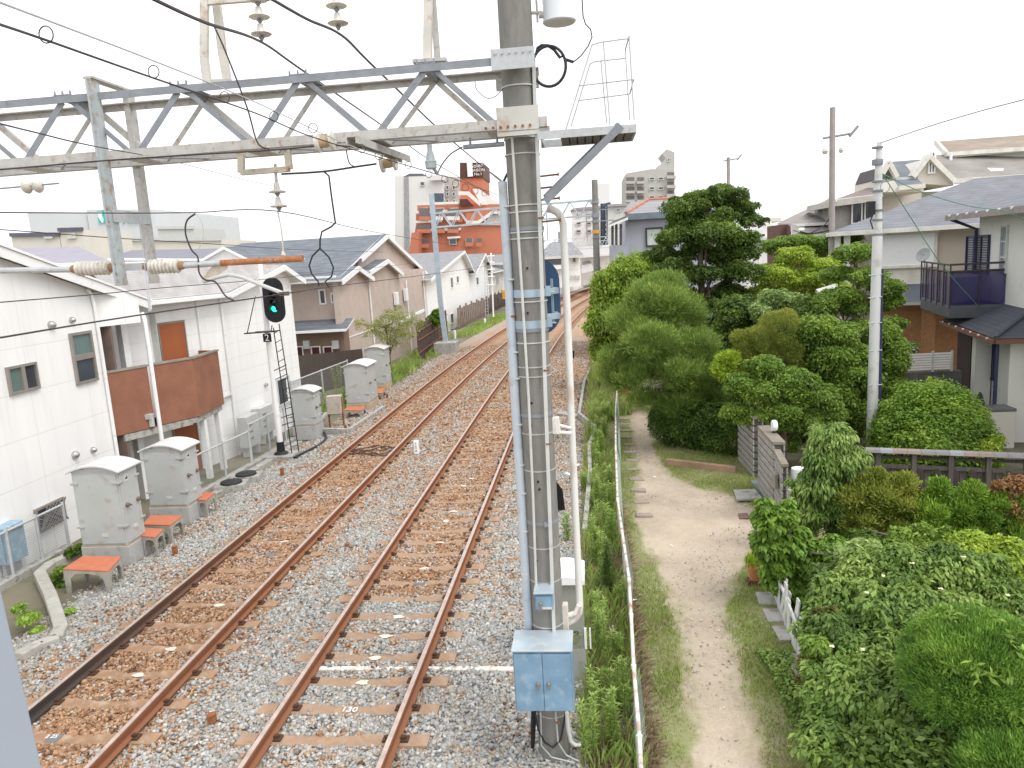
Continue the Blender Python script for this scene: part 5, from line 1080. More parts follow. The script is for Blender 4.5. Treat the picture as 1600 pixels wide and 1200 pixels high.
def soft(x, y):
    f = 0
    for k in range(6): f = f+pin(path, x+(vnoise(x, y, 2.5, 70+k)-.5)*.3+.09*cos(k*1.05), y+.12*sin(k*1.05))*1.0
    return f/6
def verge(name, x0, x1, y0, y1, res, ispath):
    X = np.arange(x0, x1, res); Y = np.arange(y0, y1, res*1.3); XX, YY = np.meshgrid(X, Y); z = ZG+.012+(vnoise(XX, YY, 1.2, 3)-.5)*.05+(vnoise(XX, YY, 6, 4)-.5)*.015
    sf = soft(XX, YY); ins = sf > .5; z = z-.025*sf
    co = np.stack([XX, YY, z], -1).reshape(-1, 3); idx = np.arange(XX.size).reshape(XX.shape); fc = np.stack([idx[:-1, :-1], idx[:-1, 1:], idx[1:, 1:], idx[1:, :-1]], -1).reshape(-1, 4)
    fx = XX.ravel(); fy = YY.ravel(); fi = ins[:-1, :-1].ravel(); ff = sf.ravel()
    out = []
    for nm, sel in (('dirt_path', fi), ('grass_verge', ~fi)):
        n = sel.sum(); t = vnoise(fx, fy, 2.2, 11)*.6+vnoise(fx, fy, 9, 12)*.4; t = t[:, None]
        D = np.array([.39, .315, .24])*(1-t)+np.array([.53, .445, .35])*t
        V_ = np.array([.29, .235, .16])*(1-t)+np.array([.23, .27, .10])*t; q = np.clip((ff-.1)*1.2+(vnoise(fx, fy, 14, 15)-.5)*.6*(ff < .98), 0, 1)[:, None]; C = D*q+V_*(1-q); C *= .88+.24*vnoise(fx, fy, 1.1, 13)[:, None]
        o = npmesh(nm, co, fc[sel], mat_attr('soil', rough=.95, nscale=22, namt=.28), C, smooth=True); o['kind'] = 'structure'
verge('verge', .05, 4.3, 4.5, 27, .05, True)
def pebbles(n):
    R = np.random.default_rng(91); x = R.uniform(.3, 4, n); y = 6+20*R.random(n)**1.2; k = (soft(x, y) > .3) | (R.random(n) < .35); x, y = x[k], y[k]; n = len(x)
    s = (.010+.02*R.random(n)**3)[:, None, None]; base = np.array([(-1, -1, 0), (1, -1, 0), (1, 1, 0), (-1, 1, 0), (-.6, -.6, 1), (.7, -.5, 1), (.5, .6, .9), (-.6, .5, 1)]); v = base[None]*s*R.uniform(.6, 1.2, (n, 8, 3))*.6
    v[:, :, 0] += x[:, None]; v[:, :, 1] += y[:, None]; v[:, :, 2] += ZG-.012; f = np.array([(4, 5, 6, 7), (0, 1, 5, 4), (1, 2, 6, 5), (2, 3, 7, 6), (3, 0, 4, 7)])
    t = R.random((n, 1)); C = np.array([.24, .20, .16])*(1-t)+np.array([.58, .54, .48])*t
    tag(npmesh('pebbles', v.reshape(-1, 3), (np.arange(n)[:, None, None]*8+f[None]).reshape(-1, 4), mat_attr('stone'), np.repeat(C, 5, 0)), 'small loose pebbles and crumbs scattered over the dirt path', 'pebbles', kind='stuff')
pebbles(9000)
def isgrass(x, y): return soft(x, y) < .1+.45*rng.random(len(x))**2
def blades(name, n, x0, x1, y0, y1, h, w, pal, label, dens=None, cat='grass', lean=.6, z0=ZG, curve=False, seed=5, clump=None):
    R = np.random.default_rng(seed); x = R.uniform(x0, x1, n); y = y0+(y1-y0)*R.random(n)**1.3
    keep = dens(x, y, R); x, y = x[keep], y[keep]; n = len(x)
    xx = x+(np.where(y > 24, (y-24)**2/1000, 0) if curve else 0)
    hh = (h*R.uniform(.4, 1.2, n)*(1+.0*y))[:, None]; a = R.uniform(0, 2*pi, n); d = np.stack([np.cos(a), np.sin(a), np.zeros(n)], 1); s = np.stack([-np.sin(a), np.cos(a), np.zeros(n)], 1)
    P = np.stack([xx, y, np.full(n, z0)], 1); ln = R.uniform(.1, lean, n)[:, None]; ww = (w*R.uniform(.7, 1.3, n))[:, None]
    up_ = np.array([0, 0, 1.]); V = np.stack([P-s*ww, P+s*ww, P+d*hh*ln*.4+up_*hh*.65+s*ww*.7, P+d*hh*ln+up_*hh], 1).reshape(-1, 3)
    pl = np.array(PAL[pal]); q = np.clip(R.random(n)*.6+vnoise(x, y, 2.5, 21)*.5, 0, .999)*2; i = q.astype(int); f = (q-i)[:, None]; C = pl[i]*(1-f)+pl[i+1]*f
    dry = R.random(n) < (.3 if 'tall' in name else .12); C[dry] = (.34, .28, .15)
    return tag(npmesh(name, V, np.arange(n*4).reshape(n, 4), leafm, C), label, cat, kind='stuff')
blades('grass', 210000, .1, 4.2, 6.0, 26.5, .055, .006, 'grass', 'short patchy grass and clover on both sides of the dirt path', lambda x, y, R: isgrass(x, y) & (vnoise(x, y, 1.8, 31)+R.random(len(x))*.5 > .56) & (x < 3.9))
def lowleaf(name, n, x0, x1, y0, y1, z, L, pal, label, dens, seed):
    R = np.random.default_rng(seed); x = R.uniform(x0, x1, n); y = R.uniform(y0, y1, n); k = dens(x, y, R); x, y = x[k], y[k]
    return x, y
def cover(name, n, x0, x1, y0, y1, hmax, L, pal, label, dens, seed, curve=False, z0=ZG):
    R = np.random.default_rng(seed); x = R.uniform(x0, x1, n); y = R.uniform(y0, y1, n); k = dens(x, y, R); x, y = x[k], y[k]; n = len(x)
    h = hmax*vnoise(x, y, 2.2, seed)*R.uniform(.3, 1.1, n); xx = x+(np.where(y > 24, (y-24)**2/1000, 0) if curve else 0); P = np.stack([xx, y, z0+h], 1)
    nrm = unit(R.normal(0, .45, (n, 3))+np.array([0, 0, 1])); t = unit(np.cross(nrm, unit(R.normal(size=(n, 3))))); s = np.cross(t, nrm); l = (L*R.uniform(.6, 1.3, n))[:, None]
    V = np.stack([P-t*l*.5, P+s*l*.4, P+t*l*.5, P-s*l*.4], 1).reshape(-1, 3); pl = np.array(PAL[pal]); q = np.clip(R.random(n)*.5+h/hmax*.7, 0, .999)*2; i = q.astype(int); f = (q-i)[:, None]; C = pl[i]*(1-f)+pl[i+1]*f
    return tag(npmesh(name, V, np.arange(n*4).reshape(n, 4), leafm, C), label, 'ground cover', kind='stuff')
cover('clover_cover', 60000, .2, 3.9, 6, 20, .05, .022, 'mid', 'low clover and small leaved weeds beside the dirt path', lambda x, y, R: isgrass(x, y) & (vnoise(x, y, 2.2, 41) > .5) & (x > np.where(y < 14, 1.2, .3)), 3)
cover('creeping_plants', 16000, 1.55, 2.5, 5.6, 9.6, .16, .045, 'mid', 'dense low green creepers between the dirt path and the white board fence', lambda x, y, R: (x > 1.75+.05*(9.6-y)+.5*vnoise(x, y, 2, 77)) & (x < 2.55) & (R.random(len(x)) < .7), 4)
# weed strip between the stones and the fence: tall narrow weeds, brown litter
def weeddens(x, y, R): return (vnoise(x, y, 1.6, 51)+R.random(len(x))*.4 > .55)
blades('tall_grass', 10000, -.28, .42, 6.0, 24, .30, .006, 'weed', 'tall thin grass in the strip between the stones and the netted fence', weeddens, lean=.5, curve=True, seed=8)
blades('tall_grass', 16000, -.1, 1.3, 24, 60, .5, .02, 'weed', 'tall grass along the right side of the line farther away', lambda x, y, R: weeddens(x, y, R), lean=.5, curve=True, seed=9)
blades('dry_litter', 30000, -.2, .55, 6.0, 16, .09, .006, 'litter', 'brown dry stalks lying under the weeds by the fence', lambda x, y, R: R.random(len(x)) < .95, lean=2.4, seed=10, cat='litter')
def weed(x, y, h, r, seed, label, pal='weed', z0=ZG):
    """upright weed: a stem with whorls of narrow leaves"""
    R = np.random.default_rng(seed); t = thing('tall_weed', label, 'weed', (x, y, z0), 'tall weeds along the netted fence'); b = MB(); tips = []
    ns = int(R.integers(4, 8))
    Pn, Tn = [], []
    for i in range(ns):
        a = R.uniform(0, 2*pi); q = R.uniform(0, r); hh = h*R.uniform(.6, 1.05); bx_, by_ = x+q*cos(a)*.7, y+q*sin(a); tx_, ty_ = bx_+R.uniform(-.05, .05), by_+R.uniform(-.05, .05)
        b.tube([(bx_, by_, z0), (tx_, ty_, z0+hh)], [.006, .003], 5)
        k = int(hh*190); f = R.random(k)**.8*.93+.07; p = np.stack([bx_+(tx_-bx_)*f, by_+(ty_-by_)*f, z0+hh*f], 1); an = R.uniform(0, 2*pi, k); el = R.uniform(.1, .9, k)
        Pn.append(p); Tn.append(np.stack([np.cos(an), np.sin(an), el], 1))
    b.build('stems', mat('weed_stem', (.16, .22, .06), .8), t)
    P = np.concatenate(Pn); T = unit(np.concatenate(Tn)); n = len(P); s = unit(np.cross(T, np.array([0, 0, 1.]))); l = R.uniform(.05, .11, n)[:, None]*(1+.6*h*0)
    V = np.stack([P, P+T*l*.5+s*l*.09, P+T*l-np.array([0, 0, .012]), P+T*l*.5-s*l*.09], 1).reshape(-1, 3); pl = np.array(PAL[pal]); q = np.clip(R.random(n)*.7+(P[:, 2]-z0)/h*.35, 0, .999)*2; i = q.astype(int); f = (q-i)[:, None]
    npmesh('leaves', V, np.arange(n*4).reshape(n, 4), leafm, pl[i]*(1-f)+pl[i+1]*f, parent=t); return t
wl_ = [(925, 1190, .75, 'leafy weed clump nearest the camera, right of the blue box foot'), (960, 1170, .85, 'broad leafy weed clump at the bottom edge against the fence rail'), (975, 1120, .7, 'bushy weed leaning on the fence near the bottom edge'), (930, 1120, .6, 'low leafy weed right of the large blue box'), (912, 1060, .7, 'yellow green grassy weed beside the grey green cabinet'),
       (935, 1030, .8, 'thin upright weed right of the grey green cabinet'), (948, 935, 1.0, 'tall dark feathery weed standing behind the white rusty pipe'), (930, 880, .85, 'upright weed just above the white lid cabinet'), (952, 860, .9, 'upright weed close to the fence above the feathery one'), (890, 850, .6, 'short weed directly behind the white rusty pipe'),
       (935, 800, .8, 'soft green weed in the strip level with the black plate'), (955, 780, .75, 'weed against the fence where it starts to lean'), (912, 770, .6, 'small weed beside the concrete kerb'), (940, 720, .8, 'pale weed halfway up the strip'), (925, 690, .7, 'weed by the bend of the concrete kerb'), (948, 660, .7, 'weed under the pine beside the fence top'), (935, 620, .7, 'farthest tall weed beside the foot of the far pole')]
for i, (px, py, h, lab) in enumerate(wl_):
    p = G(px, py, ZG); weed(p.x, p.y, h, .14 if py < 900 else .2, 60+i, lab, 'dark' if 'dark' in lab else ('lime' if 'yellow' in lab else 'weed'))
for i, y in enumerate(np.arange(8.4, 26, .8)):
    weed(-.02+.35*((i*.618) % 1), y, .5+.35*((i*.37) % 1), .2, 200+i, 'small upright green weed in the strip between stones and netted fence')['group'] = 'small weeds in the fence strip'
for i, (px, py, lab) in enumerate(((640, 590, 'tall green weeds beside the farthest rust based cabinet'), (622, 592, 'green weeds in front of the black board fence end'), (655, 580, 'small weeds at the foot of the black board fence'), (700, 520, 'weeds right behind the mast footing'), (530, 620, 'pale green sapling between the mesh fence and the cabinets'), (500, 590, 'weeds in front of the dark panel fence'), (545, 640, 'weeds left of the nearer rust based cabinet'), (515, 650, 'weeds by the small rusty box'), (720, 507, 'grass tuft beside the board fence, farther off'))):
    p = G(px, py, -.4); weed(p.x, p.y, 1.5 if i in (0, 4) else 1.0, .6, 90+i, lab, 'lime' if i in (4,) else 'weed', -.4)
# ------------------------------------------------------------------ netted fence
fence = thing('netted_fence', 'low sagging green net fence with a rusty white pipe rail along the dirt path', 'fence', (.4, 12, ZG))
ftop = [(1003, 1230), (999, 1150), (990, 1040), (986, 960), (983, 905), (972, 830), (965, 780), (962, 700), (962, 640), (964, 610)]
zt_ = .62; T = [G(x, y, zt_) for x, y in ftop]
railw = mat('chipped_rail', (.70, .68, .64), .6, .1, var=.1, scale=3, dirt=(.42, .20, .14), dirt_amt=.6)
for i in range(len(T)-1):
    b = MB(); b.tube([T[i], T[i+1]], .022, 8); b.build('rail', railw, fence, smooth=True)
def net_mat():
    m = bpy.data.materials.new('green_net'); m.use_nodes = True; n, l = nodes(m); b = n['Principled BSDF']; b.inputs['Base Color'].default_value = (.50, .66, .58, 1); b.inputs['Roughness'].default_value = .7
    tc = n.new('ShaderNodeTexCoord'); sp = n.new('ShaderNodeSeparateXYZ'); l.new(tc.outputs['Object'], sp.inputs[0]); outs = []
    for sgn in (1, -1):
        a = n.new('ShaderNodeMath'); a.operation = 'MULTIPLY_ADD'; l.new(sp.outputs[2], a.inputs[0]); a.inputs[1].default_value = sgn; l.new(sp.outputs[1], a.inputs[2])
        s = n.new('ShaderNodeMath'); s.operation = 'DIVIDE'; l.new(a.outputs[0], s.inputs[0]); s.inputs[1].default_value = .045
        f = n.new('ShaderNodeMath'); f.operation = 'FRACT'; l.new(s.outputs[0], f.inputs[0]); c = n.new('ShaderNodeMath'); c.operation = 'LESS_THAN'; l.new(f.outputs[0], c.inputs[0]); c.inputs[1].default_value = .36; outs.append(c.outputs[0])
    mx = n.new('ShaderNodeMath'); mx.operation = 'MAXIMUM'; l.new(outs[0], mx.inputs[0]); l.new(outs[1], mx.inputs[1]); l.new(mx.outputs[0], b.inputs['Alpha']); return m
netm = net_mat()
for i in range(len(T)-1):
    a, c = T[i], T[i+1]; b = MB(); N = 5
    for j in range(N+1):
        f = j/N; sag = .07*sin(pi*f)*(1 if i % 2 else .5)
        for q_ in (0, 1): p = a if q_ == 0 else c; b.v.append((p.x+.035+sag*(.9 if i > 4 else -.6)+.03*sin(i*2+f*3), p.y, p.z-(p.z-ZG)*f))
    for j in range(N): b.f.append((j*2, j*2+1, j*2+3, j*2+2)); b.mi.append(0)
    b.build('net', netm, fence)
for i in range(0, len(T)):
    p = T[i]; b = MB(); b.tube([(p.x+.02, p.y, ZG-.1), (p.x, p.y, zt_)], .02, 8); b.lathe((p.x, p.y, zt_-.04), [(.03, 0), (.03, .05)], seg=8); b.build('post', railw, fence, smooth=True)
blades('verge_weeds', 30000, -10.9, -9.1, 27, 95, .38, .02, 'weed', 'rough green weeds between the left shoulder stones and the board fences', lambda x, y, R: vnoise(x, y, .5, 61)+R.random(len(x))*.4 > .6, lean=.8, curve=True, seed=12, z0=-.42)
# low concrete kerb in the strip
for k, (pts, lab) in enumerate((([(914, 835), (922, 745), (921, 700), (932, 672), (905, 650), (913, 600), (930, 560)], 'low concrete kerb zigzagging through the weeds right of the right track'),)):
    b = MB(); Q = [G(x, y, -.15) for x, y in pts]
    for a, c in zip(Q[:-1], Q[1:]): b.beam(a, c+(c-a).normalized()*.03, .10, .25)
    tag(b.build('kerb', concrete, bevel=.01), lab, 'kerb')
# ------------------------------------------------------------------ trees and shrubs
def tree(name, label, cat, base, blobs, n, L, Wd, pal, mode='leaf', tr=None, seed=1, core=None, group=None, tm=bark, limb_r=.05, **k):
    t = thing(name, label, cat, base, group)
    leafcloud('crown', t, blobs, n, L, Wd, pal, mode, seed, **k)
    if tr: trunk(t, tr[0], tr[1], tr[2], tm); limbs(t, [p for p in tr[0][1:]], [b for b in blobs[::max(1, len(blobs)//9)]], limb_r, tm, seed=seed)
    return t
def WP(px, py, Y): return W(px, py, Y)
# pine over the path
c = WP(1035, 540, 20.5); bl = []
for (px, py, Yo, r) in ((1020, 470, 0, .75), (1060, 490, .5, .7), (985, 500, 0, .6), (1085, 540, -.3, .65), (1015, 530, -.8, .7), (965, 560, 0, .5), (1055, 580, -.8, .65), (1095, 600, -.3, .6), (1000, 590, -.4, .6), (1055, 630, -.5, .55), (1090, 640, 0, .5), (975, 600, .2, .4), (1040, 450, .6, .6), (1110, 570, .4, .5), (1040, 550, 0, .7), (1070, 600, -.4, .5), (1010, 625, -.2, .4), (955, 585, .1, .4), (1030, 510, .3, .7), (1060, 650, .1, .5), (1105, 625, .2, .45)):
    p = WP(px, py, 20.5+Yo); bl += [(p.x, p.y, p.z, r*1.0, r, r*.68)]+clumps(p, (r*.95, r*.95, r*.6), 8, r*.38, int(px), flat=.75, jit=.35)
base = WP(1075, 690, 20.6); base.z = ZG
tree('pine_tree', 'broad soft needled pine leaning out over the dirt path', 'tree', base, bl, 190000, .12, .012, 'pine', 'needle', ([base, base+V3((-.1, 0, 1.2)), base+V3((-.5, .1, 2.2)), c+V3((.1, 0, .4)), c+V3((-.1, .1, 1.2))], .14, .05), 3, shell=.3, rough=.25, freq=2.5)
# tall layered dark tree
bl = []
for (px, py, Yo, r) in ((1110, 310, 0, .9), (1070, 325, 0, .8), (1150, 325, .2, .75), (1175, 345, 0, .5), (1060, 370, -.3, .8), (1110, 365, -.6, .9), (1150, 375, 0, .75), (1050, 420, 0, .8), (1095, 430, -.5, .7), (1150, 425, 0, .8), (1060, 460, -.2, .7), (1165, 470, .2, .75), (1110, 480, -.4, .7), (1040, 400, .4, .6), (1150, 520, -.2, .7), (1190, 540, 0, .6), (1100, 540, .3, .7), (1085, 395, .5, .7), (1125, 400, .3, .7), (1075, 345, .2, .6), (1130, 340, -.3, .6), (1135, 455, .1, .6), (1070, 500, .2, .7), (1120, 520, -.3, .7), (1130, 300, .2, .5), (1165, 395, 0, .6), (1045, 375, .1, .45)):
    p = WP(px, py, 26.5+Yo); bl += [(p.x, p.y, p.z, r*.9, r*.9, r*.42)]+clumps(p, (r*1.1, r*1.1, r*.5), 10, r*.3, int(px+py), flat=.7, jit=.4)
base = WP(1098, 600, 26.5); base.z = ZG
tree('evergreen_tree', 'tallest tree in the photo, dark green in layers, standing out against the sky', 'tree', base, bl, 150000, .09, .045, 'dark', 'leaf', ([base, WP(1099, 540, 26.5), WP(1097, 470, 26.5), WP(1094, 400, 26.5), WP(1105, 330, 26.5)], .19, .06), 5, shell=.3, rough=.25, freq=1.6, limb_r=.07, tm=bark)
# bright green creeper covered tree behind the far pole
bl = []
for (px, py, Yo, r) in ((985, 440, 0, .95), (960, 455, 0, .85), (1012, 428, .4, .85), (952, 500, -.3, .85), (1000, 455, -.5, .8), (980, 500, -.6, .9), (1015, 480, 0, .8), (945, 545, 0, .6), (970, 560, -.4, .7), (1005, 540, 0, .7)):
    p = WP(px, py, 29+Yo); bl += [(p.x, p.y, p.z, r, r, r)]+clumps(p, (r, r, r*.9), 6, r*.35, int(px+py))
base = WP(985, 600, 29); base.z = ZG
tree('climber_covered_tree', 'bright lime green rounded tree next to the far concrete pole', 'tree', base, bl, 75000, .11, .06, [(.13, .21, .03), (.24, .36, .05), (.40, .52, .09)], 'droop', ([base, base+V3((0, 0, 1.5)), base+V3((0, 0, 3))], .15, .08), 6, shell=.2, rough=.15, freq=2.2)
# dark hedge under the pine
hb = []
for px in range(1040, 1165, 14):
    for py in (660, 690): p = WP(px, py, 18.9+(1165-px)*.012); hb.append((p.x, p.y+.4, max(.25, p.z), .42, .5, .5))
hp = G(1100, 725, ZG); tree('hedge', 'dark clipped hedge below the pine, left of the striped stone gate wall', 'hedge', (hp.x, hp.y+.5, ZG), hb, 60000, .055, .03, 'hedge', seed=7, shell=.12, rough=.12, freq=3)
b = MB(); a, c = G(1040, 722, -.2), G(1150, 735, -.2); b.beam(a, c, .12, .2); tag(b.build('stone_edging', mat('rusty_edging', (.33, .22, .15), .9, var=.2), bevel=.02), 'low reddish edging stone lying at the foot of the dark hedge', 'edging')
# cloud of garden trees and shrubs (each one its own)
def shrub(name, label, cat, pts, Y, n, L, Wd, pal, mode='leaf', seed=1, sub=5, flat=.8, tr=True, shell=.2, rough=.2, freq=2.4, group=None, tm=bark, loose=1.):
    bl = []
    for q in pts:
        px, py, rpx = q[0], q[1], q[2]; Yo = q[3] if len(q) > 3 else 0; p = WP(px, py, Y+Yo); r = rpx*(Y+Yo)/F_PX*1.02; bl.append((p.x, p.y, p.z, r, r, r*flat)); bl += clumps(p, (r, r, r*flat), sub, r*.38, seed+int(px), flat=flat)
    cx = sum(b[0] for b in bl)/len(bl); cy = sum(b[1] for b in bl)/len(bl); base = (cx, cy, ZG); zt = sum(b[2] for b in bl)/len(bl)
    return tree(name, label, cat, base, bl, n, L, Wd, pal, mode, ([V3(base), V3((cx+.05, cy, (zt+ZG)/2)), V3((cx, cy, zt))], .07, .03) if tr else None, seed, shell=shell, rough=rough, freq=freq, group=group, tm=tm, limb_r=.025, loose=loose)
shrub('clipped_shrub', 'ball shaped yellowish brown conifer, pruned in round puffs, right of the pine', 'shrub', [(1185, 530, 25), (1215, 512, 27), (1165, 555, 22), (1235, 548, 22), (1198, 560, 24), (1238, 582, 20), (1160, 530, 18), (1150, 572, 18), (1210, 585, 20)], 19.3, 60000, .05, .011, 'olive', 'needle', 11, 3, shell=.12, loose=.5)
shrub('maple_tree', 'pale yellow green fine leaved maple in front of the brown hip roof', 'tree', [(1215, 430, 34), (1260, 440, 36), (1300, 455, 30), (1190, 460, 26), (1245, 400, 28), (1290, 415, 26)], 27, 42000, .08, .04, 'lime', 'leaf', 12, 6, flat=.5, shell=.35)
shrub('maple_tree', 'green maple with flat tiers below the brown hip roof, farther back', 'tree', [(1215, 385, 24), (1250, 380, 24), (1285, 385, 28), (1320, 375, 24)], 32, 24000, .09, .05, 'mid', 'leaf', 13, 6, flat=.5, shell=.35)
shrub('pale_leaf_shrub', 'silvery pale leaved shrub in the middle of the garden', 'shrub', [(1215, 470, 22), (1240, 480, 22), (1195, 485, 18)], 23, 12000, .11, .05, 'silver', 'leaf', 14, 5)
shrub('garden_tree', 'dense mid green tree above the striped gate wall', 'tree', [(1190, 610, 36), (1235, 600, 36), (1270, 620, 34), (1220, 640, 34), (1160, 600, 26), (1195, 575, 26), (1255, 655, 30), (1290, 650, 26), (1150, 640, 20), (1180, 650, 24), (1300, 690, 26, .5), (1225, 690, 24, .6)], 17.8, 80000, .075, .035, 'mid', 'leaf', 15, 6, flat=.6)
shrub('garden_tree', 'deep green tree to the left of the pale grey pole', 'tree', [(1290, 560, 36), (1325, 590, 36), (1300, 620, 36), (1335, 640, 30), (1275, 520, 30), (1310, 530, 28), (1340, 560, 26)], 19.5, 70000, .08, .04, 'mid', 'leaf', 16, 6)
shrub('garden_tree', 'dark shadowy tree filling the garden behind the gate wall', 'tree', [(1230, 520, 36), (1260, 560, 40), (1230, 680, 46), (1290, 680, 46), (1270, 490, 30), (1335, 690, 36), (1180, 690, 30), (1150, 640, 30), (1400, 690, 34, -1), (1200, 740, 30, -3), (1300, 720, 34, -3)], 21.5, 80000, .10, .05, 'dark', 'leaf', 17, 6)
shrub('garden_tree', 'green tree behind the pale grey pole, beside the white slat fence', 'tree', [(1385, 610, 26), (1395, 570, 22), (1385, 640, 26), (1400, 545, 18), (1375, 520, 22), (1355, 600, 26)], 20, 36000, .08, .04, 'mid', 'leaf', 18, 5)
shrub('garden_tree', 'dark green tree right of the tall layered tree, at garden centre', 'tree', [(1150, 490, 30), (1190, 500, 26), (1160, 545, 26), (1140, 575, 26)], 24, 30000, .09, .05, 'hedge', 'leaf', 19, 5)
shrub('bamboo_clump', 'small yellow green spiky clump peeking out right of the pine', 'shrub', [(1130, 580, 14), (1140, 565, 12)], 19, 3500, .16, .03, 'lime', 'needle', 20, 3, tr=False)
# cloud pruned tree
cp = thing('cloud_pruned_tree', 'cloud pruned tree with green pads on bare limbs, left of the pale grey pole', 'tree', (WP(1335, 560, 21.5).x, 21.5, ZG)); padp = []
for (px, py, rx, rz) in ((1335, 396, 29, 17), (1308, 428, 25, 13), (1355, 432, 27, 17), (1385, 450, 24, 15), (1312, 462, 30, 14), (1333, 480, 29, 16), (1372, 475, 22, 14), (1392, 470, 18, 12), (1288, 475, 20, 14), (1345, 510, 22, 12), (1395, 505, 18, 12)):
    p = WP(px, py, 21.5+random.uniform(-.5, .5)); k = 21.5/F_PX; padp.append(p); leafcloud('foliage_pad', cp, [(p.x, p.y, p.z, rx*k, rx*k, rz*k*.8)]+clumps(p, (rx*k*.8, rx*k*.8, rz*k*.6), 7, rx*k*.33, int(px), flat=.6), 4200, .06, .04, 'mid', 'leaf', int(px), shell=.14, rough=.12, freq=4)
bt = V3((WP(1335, 560, 21.5).x, 21.5, ZG)); tp = [bt, bt+V3((.1, 0, 1.3)), bt+V3((-.15, 0, 2.6)), bt+V3((.1, 0, 3.8)), padp[0]]; trunk(cp, tp, .12, .04); limbs(cp, tp[1:4], padp, .045, seed=4)
# clipped dome
p = G(1450, 712, -.1); R_ = 88*17.6/F_PX; t = thing('dome_shrub', 'large clipped light green dome bush behind the tile capped fence', 'shrub', (p.x-.5, 17.6, ZG)); cc = WP(1455, 700, 17.6)
leafcloud('crown', t, [(cc.x, cc.y, .1, R_*.95, R_*.93, 1.62)]+clumps(V3((cc.x, cc.y, .3)), (R_*.8, R_*.8, 1.25), 10, .2, 3, up=.5), 70000, .07, .035, 'bright', 'leaf', 21, shell=.07, rough=.09, freq=2.5, up=.6, loose=.35); trunk(t, [(cc.x, cc.y, ZG), (cc.x, cc.y, .8)], .08, .05)
leafcloud('new_shoot', t, [(WP(1452, 598, 17.6).x, 17.6, WP(1452, 600, 17.6).z, .06, .06, .14)], 60, .07, .035, 'lime', 'up', 22)
# near shrubs
shrub('drooping_shrub', 'shrub with long drooping blue green leaves in front of the pale grey pole', 'shrub', [(1300, 685, 26), (1285, 720, 30), (1320, 725, 30), (1275, 760, 32), (1330, 765, 26), (1300, 790, 32), (1265, 800, 26), (1345, 715, 14), (1250, 760, 18), (1350, 780, 26), (1255, 830, 22), (1320, 830, 28)], 12.6, 26000, .11, .03, [(.10, .18, .05), (.20, .31, .09), (.36, .46, .18)], 'droop', 23, 5, shell=.42, rough=.4)
shrub('broadleaf_bush', 'bush with large shiny bright green leaves overhanging the terracotta pot', 'shrub', [(1205, 815, 24), (1235, 850, 30), (1215, 880, 28), (1260, 880, 30), (1200, 850, 24), (1240, 915, 30), (1275, 920, 26), (1225, 800, 22), (1195, 790, 14), (1290, 860, 26), (1265, 940, 22), (1210, 905, 18)], 11.0, 15000, .105, .062, 'bright', 'droop', 24, 4, shell=.25)
shrub('feathery_shrub', 'feathery yellowish green shrub in front of the tile capped fence, left half', 'shrub', [(1365, 775, 34), (1400, 790, 34), (1345, 810, 30), (1390, 820, 36), (1410, 760, 20), (1370, 745, 14), (1420, 800, 30), (1330, 780, 20)], 12.2, 34000, .07, .018, 'yellow', 'needle', 25, 6, shell=.35)
shrub('feathery_shrub', 'feathery fresh green shrub with arching shoots before the tile capped fence', 'shrub', [(1450, 800, 34), (1490, 800, 34), (1530, 805, 30), (1440, 830, 34), (1500, 830, 40), (1550, 790, 24), (1470, 765, 16), (1520, 770, 18), (1570, 830, 30), (1590, 790, 22)], 12.0, 44000, .07, .016, 'bright', 'needle', 26, 6, shell=.35)
shrub('reddish_shrub', 'shrub with green and reddish tips at the right edge by the fence', 'shrub', [(1570, 790, 22), (1590, 760, 18), (1598, 820, 18), (1560, 760, 10)], 12.0, 3500, .06, .03, 'red', 'leaf', 27, 5, shell=.35)
dg = thing('dogwood_tree', 'wide spreading dogwood with layered leaves and cream flowers, lower right', 'tree', (3.6, 8.6, ZG)); bl = []
for (px, py, rp, Y) in ((1380, 890, 60, 9.6), (1450, 880, 60, 9.8), (1520, 900, 60, 9.6), (1560, 930, 50, 9.2), (1330, 930, 55, 9.2), (1400, 950, 70, 8.8), (1480, 960, 60, 8.8), (1300, 985, 55, 8.5), (1360, 1020, 70, 8.1), (1310, 1070, 60, 7.7), (1400, 1080, 80, 7.5), (1350, 1140, 70, 7.2), (1390, 1165, 60, 7.2), (1300, 1160, 55, 7.0), (1440, 1020, 50, 8.3), (1580, 990, 50, 8.6)):
    p = WP(px, py, Y); r = rp*Y/F_PX; bl += [(p.x, p.y, p.z-.1, r, r, r*.6)]+clumps(p, (r, r, r*.45), 6, r*.36, px, flat=.55)
leafcloud('crown', dg, bl, 80000, .075, .036, 'dog', 'droop', 28, shell=.3, rough=.35, freq=2.6, up=.5, size_var=.5)
tb = V3((3.6, 8.6, ZG)); trunk(dg, [tb, tb+V3((-.1, 0, .6)), tb+V3((.1, .1, 1.1))], .09, .05, greybark); limbs(dg, [tb+V3((0, 0, .3)), tb+V3((-.05, 0, .7))], bl[::9], .035, greybark, seed=9)
fl = MB(); Rf = random.Random(5)
for (px, py) in ((1414, 946), (1384, 976), (1355, 976), (1354, 926), (1357, 948), (1348, 1015), (1356, 1065), (1402, 1092), (1425, 880), (1505, 870), (1575, 930), (1463, 1000), (1438, 930), (1300, 1010), (1380, 900), (1470, 920)):
    p = WP(px, py, 8.0 if py > 990 else 9.0); s = .036
    r = ray(px, py).normalized(); p = p-r*.25
    for k in range(4):
        a = k*pi/2+Rf.random(); u = V3((cos(a), sin(a), .15))*s; v = V3((-sin(a), cos(a), .1))*s*.45; fl.add([p, p+u*.5+v, p+u, p+u*.5-v], [(0, 1, 2, 3)])
